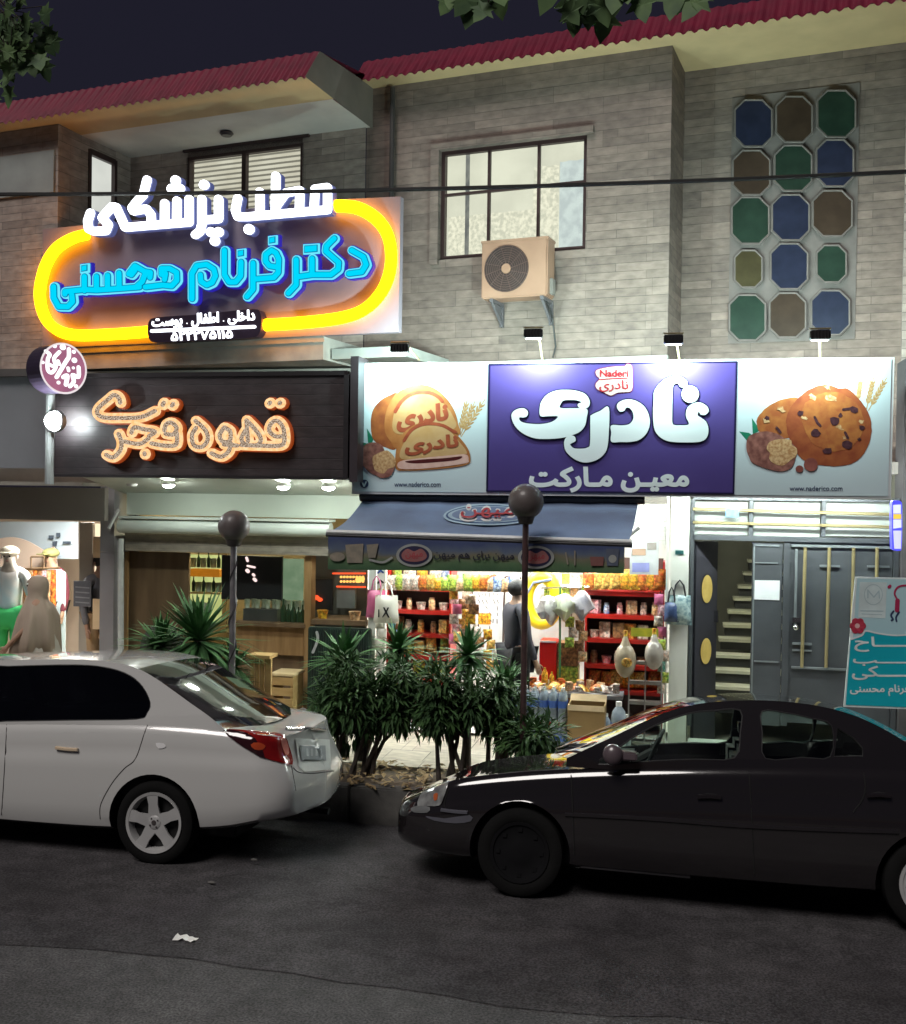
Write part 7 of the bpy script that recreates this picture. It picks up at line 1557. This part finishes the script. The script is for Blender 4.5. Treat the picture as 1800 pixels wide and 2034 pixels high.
    if hair:
        mb.sphere(hd+Vector((0, .022, .032))*k, .100*k, 16, (.92, 1.06, .95))
        if hair == 'long': mb.sphere(hd+Vector((0, .05, -.08))*k, .10*k, 14, (1, .7, 1.3))
        mb.build('hair', hairm, t_, smooth=True)
    mb = MB(); mb.sphere(hd+Vector((0, .01, .06))*k, .112*k, 16, (.95, 1.05, .62)); mb.bbox(*(hd.x-.07*k, hd.x+.07*k, hd.y-.19*k, hd.y-.08*k, hd.z+.045*k, hd.z+.06*k), .006)
    if cap: mb.build('cap', cap, t_, smooth=True)
    for s_ in (-1, 1):
        mb = MB(); mb.sphere(hd+Vector((.032*s_, -.083, .008))*k, .011*k, 8); mb.build('eye', mat('eye_dark', (.02, .015, .012), .2), t_, smooth=True)
        mb = MB(); mb.sphere(hd+Vector((.09*s_, .01, -.005))*k, .022*k, 8, (.4, .8, 1.2)); mb.build('ear', skinm, t_, smooth=True)
    mb = MB(); mb.sphere(hd+Vector((0, -.079, -.045))*k, .02*k, 8, (1.1, .4, .3)); mb.build('mouth', mat('lip', (.30, .11, .09), .5), t_, smooth=True)
    return t_
sk = mat('skin_tone', (.42, .25, .17), .55, c2=(.38, .22, .15), ns=5); hb = mat('hair_black', (.015, .012, .012), .6, bump=.4, bs=80); mq = mat('mannequin_white', (.62, .60, .56), .4, ns=3)
dsh = mat('shirt_charcoal', (.07, .065, .08), .85, c2=(.055, .05, .065), ns=5)
figure('person', 'man in a charcoal long sleeved shirt standing in the grocery entrance, turned away', 'person', (S(1026, 1340, 11.0).x, 11.0, .13), R(128), 1.70, sk, hb, dsh, mat('trouser_dark', (.03, .03, .035), .85), arms=((.0, -.05, .0), (-.03, -.10, .05)), shoes=blk)
figure('mannequin', 'shop mannequin in pale cap, white and blue T-shirt and green shorts at the left edge', 'mannequin', (S(18, 1320, 11.6).x, 11.6, .2), R(15), 1.80, mq, None, mat('tee_blue_white', (.42, .62, .70), .8, c2=(.75, .75, .74), ns=4.5, nd=1), mat('shorts_green', (.03, .42, .10), .8, c2=(.05, .5, .16), ns=4), hair=None, cap=mat('cap_white', (.66, .64, .56), .7), sleeve=.5, legsk=1)
figure('mannequin', 'shop mannequin in a maroon top and olive cap behind the woman', 'mannequin', (S(100, 1310, 12.7).x, 12.7, .2), R(-10), 1.72, mat('mannequin_tan', (.45, .30, .2), .4), None, mat('top_maroon', (.16, .03, .05), .85), mat('trouser_dark', (.03, .03, .035), .85), hair=None, cap=mat('cap_olive', (.35, .36, .14), .7))
figure('mannequin', 'dark haired mannequin in a grey top seen behind the narrow glass panel', 'mannequin', (S(196, 1320, 11.45).x, 11.50, .2), R(60), 1.76, sk, hb, mat('top_grey', (.20, .20, .22), .85), mat('trouser_tan', (.45, .30, .16), .85), arms=((.05, 0, 0), (-.05, 0, 0)))
# woman wrapped in a beige chador
wo_ = figure('person', 'woman wrapped in a long beige and cream chador outside the clothing shop', 'person', (S(72, 1320, 10.5).x, 10.5, .13), R(-70), 1.62, sk, None, None, mat('trouser_dark', (.03, .03, .035), .85), hair=None, shoes=blk, arms=((.04, -.10, .10), (-.04, -.22, .06)))
cl = mat('chador_beige', (.40, .32, .25), .9, c2=(.33, .26, .20), ns=2.2, nd=2); cl2 = mat('chador_cream', (.55, .51, .45), .9, c2=(.47, .43, .37), ns=3)
def cloak(nm, m_, prof, fold, par, cut=None, seed=0):
    mb = MB(); n = 48; vs_ = []
    for (z, rx_, ry_, oy, am) in prof:
        for k in range(n):
            a = 2*math.pi*k/n; f = 1+am*math.sin(a*fold+seed+z*1.2)+am*.5*math.sin(a*(fold*2.3)+z*2)
            vs_.append((rx_*f*math.cos(a), oy+ry_*f*math.sin(a), z))
    fs = []
    for i in range(len(prof)-1):
        for k in range(n):
            if cut and cut(i, k, n): continue
            fs.append((i*n+k, i*n+(k+1) % n, (i+1)*n+(k+1) % n, (i+1)*n+k))
    mb.add(vs_, fs); o = mb.build(nm, m_, par, smooth='all', fix=False); sm = o.modifiers.new('t', 'SOLIDIFY'); sm.thickness = .008; return o
cloak('chador', cl2, [(.10, .34, .32, .05, .11), (.5, .30, .28, .04, .10), (.80, .25, .23, .03, .04), (1.0, .21, .19, .02, .02), (1.2, .18, .15, .02, .01), (1.3, .14, .11, .02, .01)], 9, wo_)
cloak('headscarf', cl, [(.72, .26, .27, -.02, .10), (.98, .27, .24, .0, .10), (1.18, .265, .21, .02, .08), (1.30, .225, .16, .02, .05), (1.355, .14, .125, .0, .03), (1.41, .095, .11, .0, .01), (1.49, .108, .125, .005, 0), (1.56, .100, .115, .01, 0), (1.62, .07, .08, .015, 0), (1.64, .01, .01, .015, 0)], 7, wo_, cut=lambda i, k, n: i in (5, 6) and abs(k-36) < 6, seed=1)
# ================================================================ globe street lamps
for i, (gx, gy, gr, by, lab) in enumerate([(465, 1045, 33, 1400, 'unlit round globe lamp on a pole in front of the cafe'), (1045, 996, 35, 1492, 'unlit round globe lamp on a pole in front of the awning')]):
    yl = 9.3; c_ = S(gx, gy, yl); r_ = gr/FPX*9.5; t_ = thing('globe_lamp', lab, 'street lamp', (c_.x, yl, .1), 0, 'globe lamps along the planting bed'); z = c_.z-.1
    mb = MB(); mb.sphere((0, 0, z), r_, 28); mb.build('globe', mat('dull_globe', (.115, .095, .09), .5, c2=(.085, .07, .068), ns=5, coat=.2), t_, smooth=True)
    mb = MB(); mb.lathe([(.05, z-r_*1.28), (.062, z-r_*1.22), (.075, z-r_*.95), (.085, z-r_*.80), (.02, z-r_*.8)], n=20); mb.build('collar', mat('collar_brown', (.045, .035, .035), .5), t_, smooth=True)
    b_ = S(gx-6, by, yl); mb = MB(); mb.tube([(b_.x-c_.x, 0, 0), (0, 0, z-r_*1.25)], .030 if i == 0 else .028, 12); p_ = mb.build('pole', mat('pole_grey' if i == 0 else 'pole_rust', (.20, .19, .20) if i == 0 else (.10, .05, .05), .45, c2=(.13, .12, .13) if i == 0 else (.05, .03, .03), ns=9, metal=.3), t_, smooth=True)
    if i == 0:
        mb = MB(); zt = z-r_*1.25; nq = 60; 
        for s_ in range(nq): pass
        pts = [((b_.x-c_.x)*(1-q)+.0315*math.cos(q*34), .0315*math.sin(q*34), q*zt) for q in [j/200 for j in range(6, 198)]]
        mb.tube(pts, .009, 4); mb.build('spiral_band', mat('band_dark', (.03, .025, .03), .5), t_)
# ================================================================ plants
def leafm(nm, a, b, ns=6): return mat(nm, a, .55, c2=b, ns=ns, spec=.15)
lf1 = leafm('yucca_leaf', (.085, .20, .07), (.04, .10, .04)); lf2 = leafm('shrub_leaf', (.065, .135, .042), (.03, .065, .028)); lf3 = leafm('plane_leaf', (.13, .21, .08), (.07, .12, .06)); bark = mat('bark', (.07, .055, .045), .9, c2=(.03, .025, .02), ns=12, bump=.6, bs=30)
def yucca(label, loc, h, rad, n=70, seed=1, group='spiky yuccas in the planting bed', heads=((0, 0, 1),), foot=0):
    r_ = random.Random(seed); t_ = thing('yucca', label, 'yucca', loc, 0, group)
    for hi, (hx_, hy_, hs) in enumerate(heads):
        base = Vector((hx_, hy_, h*hs)); mb = MB(); mb.tube([(hx_*.2+foot, hy_*.2, 0), (hx_*.6+foot*.5, hy_*.6, h*hs*.5), tuple(base)], [.045, .04, .045], 8); mb.build('stem', bark, t_, smooth=True)
        mb = MB()
        for k in range(n):
            az = k*2.399+r_.uniform(-.2, .2); el_ = R(r_.uniform(-30, 85)) if r_.random() < .85 else R(r_.uniform(-60, -20)); L_ = rad*r_.uniform(.75, 1.08)*(.85+.15*math.cos(el_)); wd = .026+.012*r_.random()
            d = Vector((math.cos(az)*math.cos(el_), math.sin(az)*math.cos(el_), math.sin(el_))); sdv = d.cross(Vector((0, 0, 1))).normalized(); dr = r_.uniform(.05, .35)*rad
            N_ = 5; vs_ = []
            for i in range(N_+1):
                t = i/N_; p = base+d*L_*t-Vector((0, 0, dr*t**2.2)); ww = wd*(1-t**1.8)*(.6+.8*min(1, t*4)*.5)+.0006; up = Vector((0, 0, .006)).lerp(Vector((0, 0, 0)), t); vs_ += [p-sdv*ww, p+up*-1, p+sdv*ww]
            mb.add(vs_, [f for i in range(N_) for f in ((3*i, 3*i+1, 3*i+4, 3*i+3), (3*i+1, 3*i+2, 3*i+5, 3*i+4))])
        mb.build('foliage', lf1, t_, fix=False)
    return t_
def at(a, b, y): q = S(a, b, y); return q
def yat(label, a, b, y, rad, seed, n=70, heads=((0, 0, 1),), foot=0):
    q = S(a, b, y); return yucca(label, (q.x, y, .1), q.z-.1, rad, n, seed, heads=heads, foot=foot)
yat('large spiky yucca before the cafe window, above the white car roof', 395, 1272, 9.5, .70, 1, 170)
yat('third yucca at the left end of the bed, before the cafe wall', 318, 1285, 9.6, .52, 22, 110)
yat('spiky yucca crown right of the first one, behind the grey lamp pole', 462, 1325, 9.6, .36, 2, 55)
yat('yucca behind the shrubs left of the lamp pole of the awning', 790, 1290, 9.9, .40, 3, 80, foot=-.35)
yat('yucca with upright leaves before the left shelf rack', 930, 1300, 9.9, .40, 4, 80, foot=.0)
yat('yucca before the serving hatch, left of the shrubs', 685, 1310, 9.9, .46, 5, 100)
yat('yucca at the foot of the awning lamp pole', 1005, 1360, 9.75, .34, 6, 60)
yat('low yucca left of the shrubs, behind the white boot', 645, 1400, 9.7, .30, 12, 50)
def shrub(label, a, b, y, rx_, rz_, seed, nleaf=1500, trunks=4, base=(0, 0), leaf=(.11, .016), mt=lf2, name='shrub', cat_='shrub', group='dark shrubs in the planting bed'):
    r_ = random.Random(seed); q = S(a, b, y); t_ = thing(name, label, cat_, (q.x, y, .1), 0, group); cz = q.z-.1
    clumps = []
    for k in range(26):
        u = Vector((r_.gauss(0, 1), r_.gauss(0, 1), r_.gauss(0, 1))).normalized()*r_.random()**.45; clumps.append((Vector((u.x*rx_, u.y*rx_*.7, cz+u.z*rz_)), r_.uniform(.08, .17)))
    mb = MB()
    for k in range(trunks):
        bx = (k-(trunks-1)/2)*.06+r_.uniform(-.02, .02)+base[0]; c_ = clumps[r_.randrange(len(clumps))][0]; 
        p1 = Vector((bx, r_.uniform(-.05, .05), 0)); p3 = Vector((c_.x, c_.y, c_.z)); p2 = p1.lerp(p3, .5)+Vector((r_.uniform(-.05, .05), 0, .05)); mb.tube([p1, p2, p3], [.024, .018, .006], 6)
        for j in range(5):
            c2_ = clumps[r_.randrange(len(clumps))][0]; mb.tube([p2, p2.lerp(c2_, .6)+Vector((0, 0, .03)), c2_], [.012, .008, .003], 5)
    mb.build('stems', bark, t_, smooth=True)
    mb = MB()
    for k in range(nleaf):
        c_, cr = clumps[r_.randrange(len(clumps))]; u = Vector((r_.gauss(0, 1), r_.gauss(0, 1), r_.gauss(0, 1))).normalized(); p = c_+u*cr*r_.random()**.33
        d = (u+Vector((r_.uniform(-.6, .6), r_.uniform(-.6, .6), r_.uniform(-.9, .3)))).normalized(); sdv = d.cross(Vector((r_.uniform(-.3, .3), r_.uniform(-.3, .3), 1))).normalized(); L_ = leaf[0]*r_.uniform(.8, 1.6); w_ = leaf[1]*r_.uniform(.8, 1.2); nn = d.cross(sdv)*.008
        mb.add([p, p+d*L_*.45+sdv*w_-nn, p+d*L_*.5, p+d*L_*.45-sdv*w_-nn, p+d*L_-Vector((0, 0, .01))], [(0, 1, 2), (0, 2, 3), (1, 4, 2), (2, 4, 3)])
    mb.build('foliage', mt, t_, fix=False); return t_
shrub('dark bushy shrub directly behind the white boot', 685, 1400, 9.35, .33, .36, 1, 1700, 5, base=(.05, 0))
shrub('dark bushy shrub in the middle, before the left shelf rack', 790, 1372, 9.45, .34, .27, 2, 1500, 3, base=(-.28, 0))
shrub('dark bushy shrub with visible stems, right of the middle one', 893, 1385, 9.35, .28, .30, 3, 1500, 5, base=(.05, 0))
shrub('sparse green shrub before the water bottles', 985, 1400, 9.5, .22, .30, 4, 1100, 3)
shrub('low shrub under the first yucca, behind the white car', 385, 1360, 9.45, .42, .26, 5, 1500, 4)
shrub('small low shrub at the kerb before the water bottles', 1060, 1462, 9.35, .30, .10, 6, 700, 3)
# overhanging plane tree branches, top edge
def palm_leaf(mb, p, d, nrm, s_):
    d = d.normalized(); x = d.cross(nrm).normalized(); z = d.cross(x)
    prof = [(0, 0), (.28, .10), (.62, .02), (.42, .30), (.78, .52), (.40, .55), (.30, .80), (0, 1.12), (-.30, .80), (-.40, .55), (-.78, .52), (-.42, .30), (-.62, .02), (-.28, .10)]
    c_ = p+d*s_*.45+z*s_*.05; vs_ = [c_]+[p+x*a*s_*.75+d*b*s_+z*(.08*s_*abs(a)) for a, b in prof]
    mb.add(vs_, [(0, i+1, (i+1) % len(prof)+1) for i in range(len(prof))])
def branch(label, root_px, ends, seed, n, y, s_=.13):
    r_ = random.Random(seed); t_ = thing('plane_tree', label, 'tree'); root = S(*root_px, y); mb = MB(); lf = MB()
    for (a, b, spread, cnt) in ends:
        e = S(a, b, y+r_.uniform(-.3, .3)); m_ = root.lerp(e, .5)+Vector((0, 0, .12)); mb.tube([root, m_, e], [.02, .012, .004], 6)
        for k in range(cnt):
            u = Vector((r_.gauss(0, 1), r_.gauss(0, 1), r_.gauss(0, 1)))*spread*.5; p = e+u; d = Vector((r_.uniform(-.7, .7), r_.uniform(-.5, .5), -1)); palm_leaf(lf, p, d, Vector((r_.uniform(-.4, .4), -1, r_.uniform(-.4, .4))), s_*r_.uniform(.7, 1.2)); mb.tube([e, p], .003, 4)
    mb.build('branch', bark, t_); lf.build('foliage', lf3, t_, fix=False)
branch('plane tree branch hanging in at the top left corner', (-260, -200), [(15, 20, .22, 20), (60, 60, .13, 12), (20, 100, .16, 16), (60, 108, .09, 7), (-20, 60, .2, 14), (85, 112, .05, 2), (-5, 165, .06, 2)], 3, 60, 6.5, .13)
branch('plane tree twigs hanging from the top edge, before the red roof', (1150, -400), [(905, -30, .10, 5), (950, -20, .09, 6), (968, 8, .03, 1), (1130, -35, .10, 5), (1170, -25, .10, 6), (1160, 5, .04, 2), (1240, -40, .10, 4), (1350, -50, .06, 3), (1400, -42, .05, 3)], 5, 60, 6.5, .19)
